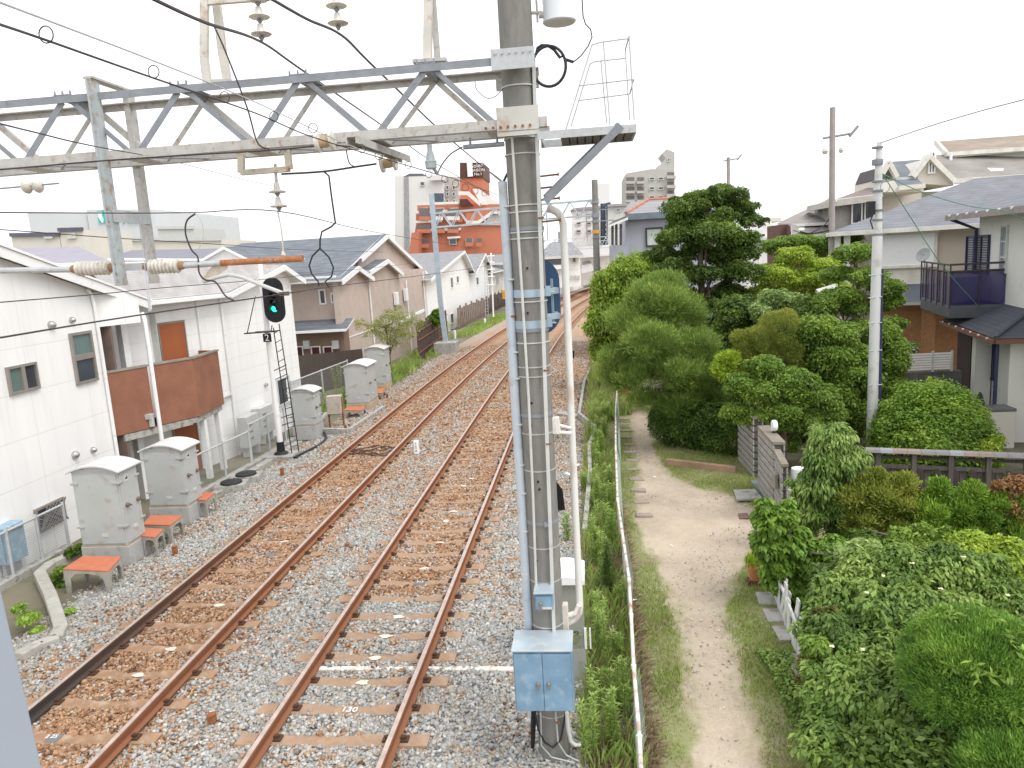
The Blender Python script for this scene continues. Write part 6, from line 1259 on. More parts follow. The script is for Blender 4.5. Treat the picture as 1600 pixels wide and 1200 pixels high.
fl.build('flowers', mat('cream_petal', (.72, .66, .45), .7, var=.05), dg)
shrub('flowering_shrub', 'shrub with coppery new leaves leaning over the white board fence', 'shrub', [(1290, 990, 22), (1275, 1030, 22), (1300, 1050, 22), (1265, 1075, 18), (1290, 965, 18)], 8.6, 5000, .08, .04, [(.10, .14, .04), (.20, .20, .07), (.38, .24, .12)], 'leaf', 29, 4, shell=.35)
shrub('soft_leaf_shrub', 'soft grey green shrub between the broad leaved bush and the dogwood', 'shrub', [(1300, 905, 26), (1330, 880, 26), (1290, 935, 22), (1355, 865, 22)], 10.2, 9000, .10, .04, 'silver', 'leaf', 30, 5, shell=.3)
pb_ = thing('ball_pruned_pine', 'bright green ball of dense needles at the right edge, above the dogwood', 'shrub', (3.6, 6.9, ZG)); cc = WP(1524, 1052, 6.9); rr = 96*6.9/F_PX*1.1
leafcloud('crown', pb_, [(cc.x, cc.y, cc.z, rr, rr, rr*.85)], 110000, .05, .007, 'ball', 'needle', 31, shell=.10, rough=.06, freq=5, loose=.15); trunk(pb_, [(cc.x, cc.y, ZG), (cc.x, cc.y, cc.z)], .05, .03)
leafcloud('inner_crown', pb_, [(cc.x, cc.y, cc.z, rr*.85, rr*.85, rr*.72)], 9000, .09, .03, 'mid', 'leaf', 32, shell=.1)
pb_ = thing('ball_pruned_pine', 'second needle ball cut by the bottom right corner', 'shrub', (3.2, 5.9, ZG)); cc = WP(1590, 1205, 6.2); rr = 85*6.2/F_PX
leafcloud('crown', pb_, [(cc.x, cc.y, cc.z, rr, rr, rr*.8)], 60000, .05, .008, 'ball', 'needle', 33, loose=.15, shell=.12, rough=.08, freq=5); trunk(pb_, [(cc.x, cc.y, ZG), (cc.x, cc.y, cc.z)], .05, .03)
shrub('mixed_shrub', 'light green loose shrub behind the ball pine at the right edge', 'shrub', [(1560, 870, 34), (1510, 860, 30), (1590, 900, 30), (1540, 900, 34)], 10.6, 12000, .07, .03, 'lime', 'leaf', 51, 5, shell=.35)
shrub('mixed_shrub', 'mid green shrub filling the gap between drooping shrub and feathery shrubs', 'shrub', [(1350, 850, 26), (1390, 860, 30), (1430, 850, 30), (1470, 850, 30)], 11.3, 16000, .08, .035, 'mid', 'leaf', 52, 5, shell=.35)
shrub('mixed_shrub', 'leafy shrub under the dogwood beside the white board fence', 'shrub', [(1285, 1060, 26), (1300, 1110, 30), (1320, 1150, 30), (1275, 1010, 20)], 8.1, 9000, .07, .035, 'mid', 'droop', 53, 5, shell=.35)
shrub('dark_shrub', 'dark leafy shrub in the shade at the bottom edge, below the needle ball', 'shrub', [(1430, 1190, 70), (1500, 1170, 60), (1380, 1190, 60)], 6.6, 9000, .08, .04, 'dark', 'leaf', 34, 5, shell=.35)
shrub('low_shrub', 'small yellow flowered shrub behind the dome bush at its right foot', 'shrub', [(1545, 700, 14), (1555, 690, 10), (1535, 712, 14)], 16.5, 3000, .07, .03, 'lime', 'leaf', 35, 3, tr=False)
shrub('balcony_plant', 'strappy yellow green plant beside the brick pillar', 'plant', [(1392, 535, 12)], 24, 900, .25, .03, 'lime', 'up', 36, 3, tr=False)
t = shrub('white_flower_plant', 'round plant covered in white flowers at the foot of the brick pillar', 'plant', [(1421, 545, 11)], 24, 900, .07, .04, 'mid', 'leaf', 37, 3, tr=False)
leafcloud('flowers', t, [(*WP(1421, 544, 23.95), .24, .24, .15)], 350, .06, .06, [(.75, .75, .72)]*3, 'leaf', 38, shell=.05)
# weeds bottom left
shrub('ground_ivy', 'green weeds inside the curved concrete kerb, bottom left', 'plant', [(45, 965, 16), (60, 985, 12), (30, 950, 12)], 10.4, 2500, .06, .03, 'weed', 'leaf', 39, 3, flat=.35, tr=False)
shrub('ground_ivy', 'leafy weeds between the kerb and the nearest orange topped step', 'plant', [(80, 905, 14), (100, 915, 14), (95, 890, 10)], 12.2, 2500, .07, .04, 'mid', 'leaf', 40, 3, flat=.35, tr=False)
shrub('ground_ivy', 'leafy climbing plant along the white wall behind the biggest cabinet', 'plant', [(70, 885, 10), (90, 876, 10), (112, 862, 10), (125, 856, 8), (50, 893, 8)], 13.2, 3500, .08, .06, 'mid', 'leaf', 41, 3, flat=.4, tr=False)
shrub('ground_ivy', 'tiny weed tuft outside the concrete kerb near the stones', 'plant', [(108, 955, 8), (62, 1002, 7)], 10.9, 700, .05, .025, 'weed', 'leaf', 42, 3, flat=.3, tr=False)
shrub('wispy_bush', 'thin yellow green bush in front of the beige house, behind the cabinets', 'shrub', [(615, 498, 22), (640, 505, 22), (595, 510, 18), (562, 508, 12), (580, 518, 14), (630, 525, 22), (605, 530, 20)], 33, 7000, .09, .025, 'yellow', 'leaf', 43, 5, shell=.45)
shrub('wispy_bush', 'green bush squeezed between the beige house and the white gabled house', 'shrub', [(678, 500, 10), (684, 490, 8)], 46, 2500, .18, .1, 'bright', 'leaf', 44, 4)
# ------------------------------------------------------------------ right-hand garden hardscape
U = V3((.189, .982, 0)); Wv = V3((.982, -.189, 0)); UP = V3((0, 0, 1))
stripe = mat_lines('weathered_grey_boards', (.33, .31, .29), 'Z', .155, .75, (.10, .09, .085), .12, var=.16, scale=4)
stripe.node_tree.nodes['Principled BSDF'].inputs['Roughness'].default_value = .95
def striped_wall(name, label, a, c, w, h, z0=-.3, n=None, cat='wall'):
    t = thing(name, label, cat, ((a.x+c.x)/2, (a.y+c.y)/2, z0)); n = n or int(h/.155); hh = h/n
    m = mat('weathered_stone_course', (.36, .34, .32), .95, var=.16, scale=5, dirt=(.24, .22, .20), dirt_amt=.45, bump=.4)
    b = MB()
    for k in range(n):
        zz = z0+hh*(k+.5); b.beam((a.x, a.y, zz), (c.x, c.y, zz), w, hh*.78); b.build('course', m, t, bevel=.012); b = MB()
    b.beam((a.x, a.y, z0+h/2), (c.x, c.y, z0+h/2), w-.06, h-.02); b.build('core', mat('dark_joint', (.06, .055, .05), .95), t)
    b = MB(); b.beam((a.x, a.y, z0+h+.03), (c.x, c.y, z0+h+.03), w+.02, .07); b.build('cap', mat('mossy_cap', (.25, .215, .18), .95, var=.2, scale=5), t, bevel=.01); return t
def topz(px, py, p): return (EYE+ray(px, py)*((p.y)/ray(px, py).y)).z
a = G(1185, 748, -.3); c = G(1165, 705, -.3)
h1 = topz(1181, 655, a)+.3
striped_wall('gate_wall', 'taller striped stone gate wall beside the dark hedge', a, a+V3((-.05, 1.55, 0)), .24, h1)
a2 = G(1217, 800, -.3); h2 = topz(1216, 695, a2)+.3
striped_wall('gate_wall', 'lower striped stone gate wall with a round white lamp on top', a2, a2+V3((.02, 1.45, 0)), .24, h2)
p = W(1210, 672, a2.y+.75); t = thing('gate_lamp', 'small round white lamp standing on the lower striped gate wall', 'lamp', (p.x, p.y, h2-.22))
b = MB(); b.lathe((p.x-.05, p.y, h2-.08), [(.11, 0), (.12, .03), (.12, .07), (.10, .10)], (1, 0, 0), 20); b.build('shade', whitepaint, t, smooth=True); b = MB(); b.lathe((p.x, p.y, h2-.24), [(.05, 0), (.04, .05)], seg=10); b.build('base', blackpaint, t)
a3 = G(1226, 830, -.3); striped_wall('gate_wing_wall', 'short plain grey board wing wall with a mailbox, nearest the camera at the gate', a3, a3+V3((.12, 1.1, 0)), .12, topz(1228, 730, a3)+.3)
b = MB(); p = a3+V3((-.09, .4, .75)); b.box((p.x, p.y, p.z), (.06, .28, .3)); tag(b.build('mailbox', alu, bevel=.01), 'flat bronze mailbox fixed to the gate wing wall', 'mailbox')
b = MB(); g = G(1190, 740, -.3); b.box((a.x+.14, a.y-.25+.9, -.3), (.05, 1.0, h1-.15)); tag(b.build('gate', mat('black_gate', (.03, .03, .035), .5)), 'black metal gate leaf standing open between the two striped gate walls', 'gate')
b = MB(); b.slab([G(1146, 768, -.25), G(1180, 767, -.25), G(1192, 782, -.25), G(1151, 783, -.25)][::-1], .05); tag(b.build('step_slab', concrete, bevel=.01), 'pale concrete slab on the ground in front of the gate', 'slab')
b = MB(); b.slab([G(1172, 752, -.27), G(1196, 752, -.27), G(1212, 790, -.27), G(1196, 784, -.27)][::-1], .03); tag(b.build('slate_paving', mat('blue_slate_paving', (.16, .20, .21), .8, var=.3, scale=9)), 'blue grey slate paving strip inside the gate opening', 'paving')
b = MB(); b.slab([G(1153, 803, -.262), G(1168, 802, -.262), G(1172, 810, -.262), G(1155, 811, -.262)][::-1], .012); tag(b.build('manhole_cover', mat('brown_iron_cover', (.20, .13, .11), .9)), 'small square reddish brown cover set in the dirt by the gate', 'cover')
for px, py, r, lab in ((1248, 733, 12, 'white rounded garden seat nearest the gate wall, behind the drooping shrub'), (1241, 765, 14, 'white garden pedestal behind the gate wing wall')):
    p = W(px, py, 14.2); b = MB(); k = r*14.2/F_PX; b.lathe((p.x, p.y, -.3), [(k*.8, 0), (k*.9, .1), (k, p.z+.25), (k*.92, p.z+.32), (k*.6, p.z+.33)], seg=16); tag(b.build('stone_pedestal', whitepaint, smooth=True), lab, 'seat')
# terracotta pot, slabs, white board fence
p = G(1180, 912, ZG); t = thing('plant_pot', 'terracotta pot with a pale plant standing on bricks beside the white fence', 'pot', (p.x, p.y, ZG))
b = MB(); b.lathe((p.x, p.y, ZG+.08), [(.085, 0), (.115, .17), (.13, .18), (.13, .215), (.11, .215), (.10, .18)], seg=20); b.build('pot', mat('terracotta', (.50, .22, .10), .85, var=.12), t, smooth=True)
b = MB(); b.box((p.x, p.y, ZG), (.24, .16, .08)); b.build('brick_foot', mat('dark_brick', (.15, .08, .06), .9), t)
leafcloud('plant', t, [(p.x, p.y, ZG+.36, .13, .13, .09)], 500, .09, .02, 'lime', 'up', 50)
for i, (px, py) in enumerate(((1192, 938), (1205, 965), (1222, 993), (1245, 1038))):
    p = G(px+6, py, ZG); b = MB(); b.box((p.x, p.y, ZG-.02), (.28, .40, .07), rz=.04*i-.05); o = tag(b.build('stepping_slab', concrete, bevel=.01), ('first', 'second', 'third', 'fourth')[i]+' pale stepping slab along the white board fence, counted from the terracotta pot', 'slab', 'stepping slabs along the white fence')
wf = thing('board_fence', 'white painted board fence, broken and leaning, between the path and the dogwood', 'fence', (2.7, 10, ZG)); lf = [(1200, 895), (1228, 960), (1248, 1010), (1262, 1055), (1268, 1085)]
Q = [G(x, y, 0.05) for x, y in lf]; n = 0; wm = mat('peeling_white_board', (.70, .70, .69), .7, var=.08, scale=6, dirt=(.36, .33, .29), dirt_amt=.35, stretch=(1, 1, .3))
for a, c in zip(Q[:-1], Q[1:]):
    L_ = (c-a).length; k = max(2, int(L_/.16))
    for i in range(k):
        f = (i+.5)/k; q_ = a.lerp(c, f); d_ = (c-a).normalized(); h_ = .55+.12*sin(n*2.3); b = MB(); tl = V3((.06*sin(n*1.7)+.05, .02, 0)); b.beam((q_.x+.05, q_.y, ZG), V3((q_.x+.05, q_.y, ZG+h_))+tl, .135, .018, (1, 0, 0)); n += 1; b.build('board', wm, wf)
b = MB(); b.beam(Q[0]+V3((.09, 0, .1)), Q[-1]+V3((.09, 0, .1)), .03, .06); b.build('rail', wm, wf)
gf = thing('old_board_fence', 'grey rotten low board edging running to the bottom edge beside the creepers', 'fence', (2.4, 7.5, ZG)); gw = mat('grey_rotten_wood', (.30, .25, .21), .95, var=.25, scale=8, dirt=(.12, .09, .07), dirt_amt=.4)
Q = [G(x, y, -.15) for x, y in ((1245, 1020+20), (1278, 1110), (1310, 1195), (1330, 1240))]
for a, c in zip(Q[:-1], Q[1:]):
    for dx in (.03, .10): b = MB(); b.beam(a+V3((dx-.08, 0, -.05-dx)), c+V3((dx-.08, 0, -.05-dx)), .04, .16); b.build('board', gw, gf)
for i in range(7):
    q_ = Q[0].lerp(Q[-1], i/6.); b = MB(); b.beam((q_.x+.16, q_.y, ZG), (q_.x+.22, q_.y, .25+.08*sin(i*2)), .07, .02, (1, 0, 0)); b.build('picket', gw, gf)
# litter
for i, (px, py, s_, lab) in enumerate(((992, 938, .06, 'small white scrap of litter beside the netted fence, foreground'), (903, 727, .11, 'white scrap lying on the stones behind the white rusty pipe, upper one'), (887, 741, .11, 'white scrap lying on the stones behind the white rusty pipe, lower one'), (1023, 745, .05, 'white crumpled can in the grass near the hedge'), (955, 985, .15, 'thin white plastic strip in the weeds right of the grey green cabinet'), (1049, 852, .04, 'tiny white pebble on the dirt path'))):
    p = G(px, py, -.2 if px < 990 else -.24); b = MB(); b.box((p.x, p.y, p.z), (s_*1.6, s_*.7, s_*.3), rz=i*1.1, taper=.7); tag(b.build('litter', whitepaint, bevel=.006), lab, 'litter')
# red shed and white roof at the end of the path
sh = thing('low_shed', 'low shed with rusty red side and white roof, where the path ends under the pine', 'shed', (1.7, 27, ZG))
A_, B_, C_, D_ = G(973, 636, ZG), G(1022, 633, ZG), G(1015, 600, .35), G(970, 600, .35)
b = MB(); a, c = G(972, 636, ZG), G(983, 637, ZG); b.prism([a, a+UP*1.0, V3((a.x+.05, a.y+3.2, ZG+1.0)), V3((a.x+.05, a.y+3.2, ZG))], (.22, 0, 0)); b.build('side_wall', mat('rusty_red_panel', (.33, .14, .08), .85, var=.2, scale=3), sh)
b = MB(); b.slab([G(985, 635, -.1), G(1022, 632, -.1), G(1012, 590, .9), G(1002, 596, .9)][::-1], .05); b.build('roof', mat_lines('white_boarding', (.62, .62, .62), 'X', .25, .6, (.2, .2, .2), .06), sh)
for i in range(14):
    y = 15+i*.83; p = V3((.98+.02*sin(i*3), y, ZG)); b = MB(); b.box((p.x, p.y, ZG-.02), (.34, .16, .07), rz=.15*sin(i*2.1)); tag(b.build('edging_block', mat('dusty_block', (.34, .28, .25), .95, var=.2, scale=6), bevel=.015), 'worn flat block in the row between the netted fence and the dirt path', 'block', 'worn blocks beside the netted fence')
# ------------------------------------------------------------------ tile capped fence
tf = thing('tile_capped_fence', 'dark wooden fence capped with a row of grey and pinkish roof tiles', 'fence', (7, 15, ZG))
A_, B_ = W(1352, 703, 15.6), W(1620, 713, 15.0); zc = A_.z; dd = (B_-A_).normalized(); Lf = (B_-A_).length*1.5; B_ = A_+dd*Lf; nt = 18
cols = [mat('tile_grey', (.22, .205, .21), .7, var=.12), mat('tile_pink', (.27, .21, .195), .7, var=.12), mat('tile_blue', (.27, .275, .30), .7, var=.1)]
for i in range(nt):
    a = A_+dd*Lf*i/nt; c = A_+dd*Lf*(i+1.04)/nt; b = MB(); nrm = V3((-dd.y, dd.x, 0)); pr = [(-.12, -.02), (-.09, .035), (0, .06), (.09, .035), (.12, -.02), (.09, -.03), (0, .02), (-.09, -.03)]
    b.prism([a+nrm*x+UP*z for x, z in pr][::-1], c-a); b.build('cap_tile', cols[(i*7 % 5) % 3], tf)
dwood = mat('dark_weathered_wood', (.055, .045, .04), .9, var=.25, scale=6, stretch=(3, 3, .4)); gwood = mat('greyed_wood', (.10, .088, .08), .9, var=.25, scale=6, stretch=(3, 3, .4))
for z in (-.12, -.32): b = MB(); b.beam(A_+UP*z, B_+UP*z, .07, .05 if z > -.2 else .07); b.build('rail', gwood if z < -.2 else dwood, tf)
for i in range(7): p = A_+dd*Lf*(i+.35)/6.9; b = MB(); b.beam((p.x, p.y-.02, ZG), (p.x, p.y-.02, zc-.03), .09, .09); b.build('post', gwood, tf)
k = int(Lf/.155)
for i in range(k):
    p = A_+dd*Lf*(i+.5)/k; b = MB(); off = (.03 if i % 2 else -.03); b.beam((p.x, p.y+off, ZG), (p.x, p.y+off, zc-.36), .13, .015, (0, 1, 0)); b.build('board', gwood if i % 2 else dwood, tf)
# ------------------------------------------------------------------ poles on the right
pt, pb0 = W(1374, 222, 18.3), G(1361, 712, -.2); pgm = mat('pale_pole_paint', (.62, .63, .62), .55, .1, var=.05, scale=1.5, dirt=(.45, .42, .37), dirt_amt=.2)
pp = thing('service_pole', 'pale grey round pole rising from behind the tile capped fence', 'pole', (pb0.x, 18.3, -.3)); pc = WP(1361, 705, 18.3)
b = MB(); b.tube([(pc.x, 18.3, -.3), W(1371, 370, 18.3)], [.125, .11], 20); b.tube([W(1371, 370, 18.3), W(1373, 252, 18.3), W(1374, 222, 18.3)], [.10, .075, .05], 16); b.build('shaft', pgm, pp, smooth=True)
b = MB(); b.lathe((pc.x, 18.3, -.1), [(.22, 0), (.2, .15)], seg=16); b.build('footing', concrete, pp)
b = MB(); b.tube([W(1378, 420, 18.25), W(1374, 690, 18.25)], .035, 8); b.build('cable_guard', mat('navy_plastic', (.04, .045, .10), .4), pp, smooth=True)
for py in (430, 465, 505, 548, 602, 640): q_ = W(1367, py, 18.2); b = MB(); b.tube([q_-V3((.14, 0, 0)), q_+V3((.16, 0, .01))], .012, 6); b.build('step_bolt', galv, pp)
for py, h_ in ((232, .1), (258, .3), (285, .1), (300, .12), (330, .1), (345, .1), (368, .12)): q_ = W(1371, py, 18.3); b = MB(); b.lathe(q_, [(.115, 0), (.12, .01), (.12, h_*.4), (.115, h_*.42)], seg=12); b.build('band', galvblue, pp, smooth=True)
b = MB(); q_ = W(1366, 325, 18.1); b.box((q_.x-.08, q_.y, q_.z-.15), (.16, .16, .3)); b.tube([W(1366, 330, 18.2), W(1360, 345, 18.2), W(1364, 358, 18.2)], .015, 6); b.build('junction_box', blackpaint, pp)
b = MB(); q_ = W(1383, 292, 18.1); b.tube([q_+V3((.1*cos(a), 0, .12*sin(a))) for a in np.linspace(0, 9, 24)], .007, 5); b.build('cable_coil', mat('green_cable', (.10, .28, .2), .6), pp)
def conc_pole(name, label, top, bot, Y, r0, r1, m, extras=()):
    a, c = W(*bot, Y), W(*top, Y); t = thing(name, label, 'pole', (a.x, Y, -.3)); b = MB(); b.tube([(a.x, Y, -.3), c], [r0, r1], 16); b.build('shaft', m, t, smooth=True)
    for (py, k) in extras:
        q_ = W(bot[0]+(top[0]-bot[0])*(bot[1]-py)/(bot[1]-top[1]), py, Y)
        if k == 'arm': b = MB(); b.tube([q_-V3((.35, 0, 0)), q_+V3((.7, 0, .1))], .04, 6); b.tube([q_+V3((.6, 0, 0)), q_+V3((.9, 0, .35))], .05, 6); b.build('cross_arm', galvblue, t)
        elif k == 'ins':
            for s_ in (-.3, -.25, .3): b = MB(); b.lathe(q_+V3((s_, 0, 0)), [(.05, 0), (.09, .1), (.05, .2)], seg=8); b.build('insulator', porcelain, t, smooth=True)
        elif k == 'band': b = MB(); b.lathe(q_, [(r0*1.12, 0), (r0*1.12, .1)], seg=16); b.build('band', galvblue, t)
        elif k == 'orange': b = MB(); b.lathe(q_, [(r0*1.08, 0), (r0*1.08, .18)], seg=16); b.build('marker_band', mat('orange_tape', (.70, .36, .08), .6), t)
    return t
browng = mat('brownish_pole_concrete', (.36, .32, .30), .9, var=.1)
conc_pole('utility_pole', 'tall brownish pole behind the houses with a small arm and insulators', (1301, 168), (1301, 330), 30, .13, .10, browng, ((215, 'arm'), (240, 'ins')))
conc_pole('utility_pole', 'short far pole with a small lamp arm, right behind the tallest tree', (1138, 246), (1138, 330), 55, .14, .12, browng, ((251, 'arm'),))
# ------------------------------------------------------------------ houses on the right
offw = mat('pale_render', (.74, .735, .69), .85, var=.04, scale=1, dirt=(.66, .65, .6), dirt_amt=.2)
dslate = mat_lines('dark_blue_slate', (.085, .095, .115), 'Z', .07, .5, (.03, .035, .04), .13, var=.12, scale=2)
r1slate = mat_lines('blue_grey_roof_tiles', (.205, .21, .23), 'Z', .10, .7, (.13, .135, .16), .16, var=.14, scale=2)
navy = mat('navy_plastic', (.04, .045, .10), .4)
R1 = thing('pale_house', 'pale rendered house at the right edge with a purple glazed balcony and dark porch roof', 'house', (12, 22, -.3))
def obox(par, name, o, u0, u1, w0, w1, z0, z1, m, **k):     # box in the turned house grid: origin o, along U and Wv
    P = [o+U*u0+Wv*w0, o+U*u0+Wv*w1, o+U*u1+Wv*w1, o+U*u1+Wv*w0]; b = MB(); b.hexa([V3((p.x, p.y, z0)) for p in P]+[V3((p.x, p.y, z1)) for p in P]); return b.build(name, m, par, **k)
LEn, LEf = G(1555, 529, 2.45), G(1473, 499, 2.45); o1 = V3((LEn.x, LEn.y, 0)); Lu = (LEf-LEn).dot(U)
# lower roof (hipped)
k = 1.9; zk = 2.45+k*.5
P0_, P1_ = o1+UP*2.45, o1+U*Lu+UP*2.45; Hn, Hf = o1+U*k+Wv*k+UP*zk, o1+U*(Lu-k)+Wv*k+UP*zk
roofslab(R1, [P0_, P1_, o1+U*(Lu-.0)+Wv*3.2+UP*(2.45+1.6), o1+U*3.2+Wv*3.2+UP*(2.45+1.6)] if False else [P0_, P1_, o1+U*(Lu)+Wv*2.6+UP*3.75, o1+U*2.6+Wv*2.6+UP*3.75], dslate, .1, edge=mat('brown_gutter', (.20, .10, .07), .5))
roofslab(R1, [P0_, o1+U*2.6+Wv*2.6+UP*3.75, o1+U*2.6+Wv*9+UP*3.75, o1+Wv*9+UP*2.45], dslate, .1, edge=mat('brown_gutter', (.20, .10, .07), .5))
b = MB(); b.tube([P0_+UP*.03, o1+U*2.6+Wv*2.6+UP*3.79], .05, 6); b.build('hip_cap', dslate, R1)
b = MB(); b.beam(P0_-Wv*.06-UP*.08, P1_-Wv*.06-UP*.08, .1, .1); b.beam(P0_-U*.06-UP*.08, o1+Wv*9-U*.06+UP*2.37, .1, .1); b.build('gutter', mat('brown_gutter', (.20, .10, .07), .5), R1)
for i in range(7): q_ = P0_+U*Lu*(i+.4)/7-Wv*.1; b = MB(); b.box((q_.x, q_.y, q_.z-.05), (.04, .05, .05)); b.build('gutter_clip', whitepaint, R1)
obox(R1, 'ground_floor', o1, .8, Lu-.8, .75, 8, -.3, 2.42, offw)
obox(R1, 'porch_wall', o1, Lu-1.7, Lu-.3, .35, .72, -.3, 2.4, mat('dark_brown_panel', (.05, .035, .035), .6))
obox(R1, 'porch_pillar', o1, Lu-2.35, Lu-2.0, .3, .7, -.3, 2.4, offw)
obox(R1, 'corner_wall', o1, .35, .9, .45, 1.6, -.3, 2.4, offw)
b = MB(); q0 = o1+U*.5+Wv*.2; b.tube([q0+UP*2.3+U*.9, q0+UP*2.25, q0+UP*2.05, q0-UP*.3], .05, 8); b.build('downpipe', navy, R1, smooth=True)
a = o1+U*3.0+Wv*.74; win(R1, a+UP*.95, a-U*.55+UP*.95, 1.15, frame=navy, glass=mat_glass('deep_green_glass', (.03, .09, .10), .1), fw=.05)
a = o1+U*.05+Wv*1.8; win(R1, o1+U*.78+Wv*1.9+UP*.0, o1+U*.78+Wv*2.9+UP*.0, 2.0, frame=navy, glass=darkglass)
# upper storey
q1 = V3((11.8, 22.6, 0)); 
obox(R1, 'upper_floor', q1, -9, 2.75, 0, 7, 2.4, 5.72, offw)
ec = W(1464, 337, 26.0); o2 = q1+U*3.4-Wv*.75; ze2 = ec.z
roofslab(R1, [o2-U*12.5+UP*ze2, o2+UP*ze2, o2-U*4+Wv*4+UP*(ze2+1.75), o2-U*12.5+Wv*4+UP*(ze2+1.75)], r1slate, .12, edge=mat('grey_eave', (.42, .41, .38), .8))
roofslab(R1, [o2+UP*ze2, o2+Wv*9+UP*ze2, o2-U*4+Wv*9+UP*(ze2+1.75), o2-U*4+Wv*4+UP*(ze2+1.75)], r1slate, .12, edge=mat('grey_eave', (.42, .41, .38), .8))
b = MB(); b.beam(o2+UP*(ze2-.1)-Wv*.04, o2-U*12.5+UP*(ze2-.1)-Wv*.04, .08, .16); b.build('gutter', mat('brown_grey_gutter', (.28, .24, .22), .6), R1)
for i in range(9): q_ = o2-U*(.6+i*.95)-Wv*.09+UP*(ze2-.06); b = MB(); b.box((q_.x, q_.y, q_.z), (.05, .05, .06)); b.build('gutter_clip', whitepaint, R1)
b = MB(); b.tube([o2+UP*(ze2-.15)-U*.4, q1+U*2.7-Wv*.1+UP*(ze2-.5), q1+U*2.7-Wv*.1+UP*2.6], .055, 8); b.build('downpipe', navy, R1, smooth=True)
def onU(px, o):   # distance along U on the wall plane through o for a photo column
    r = ray(px, 400); d_ = o; A2 = np.array([[r.x, -U.x], [r.y, -U.y]]); s_ = np.linalg.solve(A2, np.array([d_.x, d_.y])); return s_[1], s_[0]
def uz(px, py, o): s_, t_ = onU(px, o); r = ray(px, py); P = o+U*s_; tt = (P.x)/r.x; return (EYE+r*tt).z
s0, _ = onU(1512, q1); s1, _ = onU(1547, q1); zt_s, zb_s = uz(1530, 367, q1), uz(1530, 428, q1)
shut = mat_lines('louvre_slats', (.30, .29, .30), 'Z', .075, .9, (.05, .05, .07), .45); w_ = win(R1, q1+U*s0+UP*zb_s, q1+U*s1+UP*zb_s, zt_s-zb_s, frame=navy, glass=shut, mull=3, name='shuttered_window', depth=.08)
s0, _ = onU(1564.5, q1); s1, _ = onU(1575, q1); win(R1, q1+U*s0+UP*uz(1570, 427, q1), q1+U*s1+UP*uz(1570, 427, q1), uz(1570, 352, q1)-uz(1570, 427, q1), frame=greypaint, glass=mat_glass('blue_grey_glass', (.20, .24, .27), .15), horiz=2, fw=.05)
# balcony
bz = 2.75; bo = V3((10.42, 22.9, 0)); purple = bpy.data.materials.new('purple_acrylic'); purple.use_nodes = True; pn = purple.node_tree.nodes['Principled BSDF']; pn.inputs['Base Color'].default_value = (.035, .025, .13, 1); pn.inputs['Roughness'].default_value = .1; pn.inputs['Alpha'].default_value = .68
obox(R1, 'balcony_floor', bo, 0, 3.6, 0, 1.5, bz-.1, bz+.25, mat('dark_grey_fascia', (.10, .11, .12), .6), bevel=.02)
bt_ = 1.25
for (u0, u1, w0, w1) in ((0, 3.6, .03, .05), (.03, .05, 0, 1.45)): obox(R1, 'balcony_glazing', bo, u0, u1, w0, w1, bz+.28, bz+bt_-.02, purple)
b = MB(); c0, c1, c2 = bo+UP*(bz+bt_), bo+U*3.6+UP*(bz+bt_), bo+Wv*1.5+UP*(bz+bt_)
for z_ in (0, .2): b.tube([c1+UP*z_, c0+UP*z_, c2+UP*z_], .03, 6)
for f in (0, .2, .4, .6, .8, 1): q_ = bo+U*3.6*f; b.tube([q_+UP*(bz+.2), q_+UP*(bz+bt_+.2)], .022, 6)
for f in (.5, 1): q_ = bo+Wv*1.5*f; b.tube([q_+UP*(bz+.2), q_+UP*(bz+bt_+.2)], .022, 6)
b.build('balcony_railing', mat('dark_bronze', (.07, .06, .06), .5, .3), R1, smooth=True)
b = MB(); q_ = bo+U*1.4+Wv*.75; b.box((q_.x, q_.y, bz+.25), (.9, .7, .8)); tag(b.build('outdoor_unit', mat('lavender_unit', (.40, .36, .52), .6), bevel=.03), 'boxy appliance standing behind the purple balcony glazing', 'unit')
sd = thing('satellite_dish', 'small grey satellite dish on the corner of the purple balcony', 'satellite dish', W(1453, 412, 26)); q_ = V3(bo+U*3.2+UP*(bz+bt_+.42)); dirn = V3((-.75, -.5, .35)).normalized()
b = MB(); b.lathe(q_, [(.02, .0), (.12, .02), (.2, .05), (.24, .09), (.225, .1), (.1, .04)], dirn, 20); b.build('dish', mat('dish_grey', (.36, .37, .37), .5), sd, smooth=True); b = MB(); b.tube([q_-UP*.42, q_], .02, 6); b.tube([q_, q_+dirn*.3], .01, 5); b.build('mount', galv, sd)
# things by the porch
t = thing('washing_machine', 'cream box appliance with a dark lid under the porch of the pale house', 'appliance', (9.9, 19.3, -.3)); q_ = W(1558, 655, 19.6)
b = MB(); b.box((q_.x, q_.y, -.3), (.6, .55, .95)); b.build('body', cream, t, bevel=.02); b = MB(); b.box((q_.x, q_.y, .65), (.62, .57, .08)); b.build('lid', mat('dark_lid', (.15, .15, .16), .5), t, bevel=.02)
b = MB(); b.tube([W(1535, 700, 19.4), W(1536, 650, 19.4), W(1545, 640, 19.4), W(1556, 645, 19.4)], .02, 6); b.lathe(W(1530, 640, 19.6), [(.12, 0), (.14, .1), (.05, .4), (.02, .45)], seg=10); tag(b.build('folded_umbrella', mat('dark_cloth', (.04, .04, .045), .8), smooth=True), 'dark folded parasol and hooked stick leaning beside the cream appliance', 'parasol')
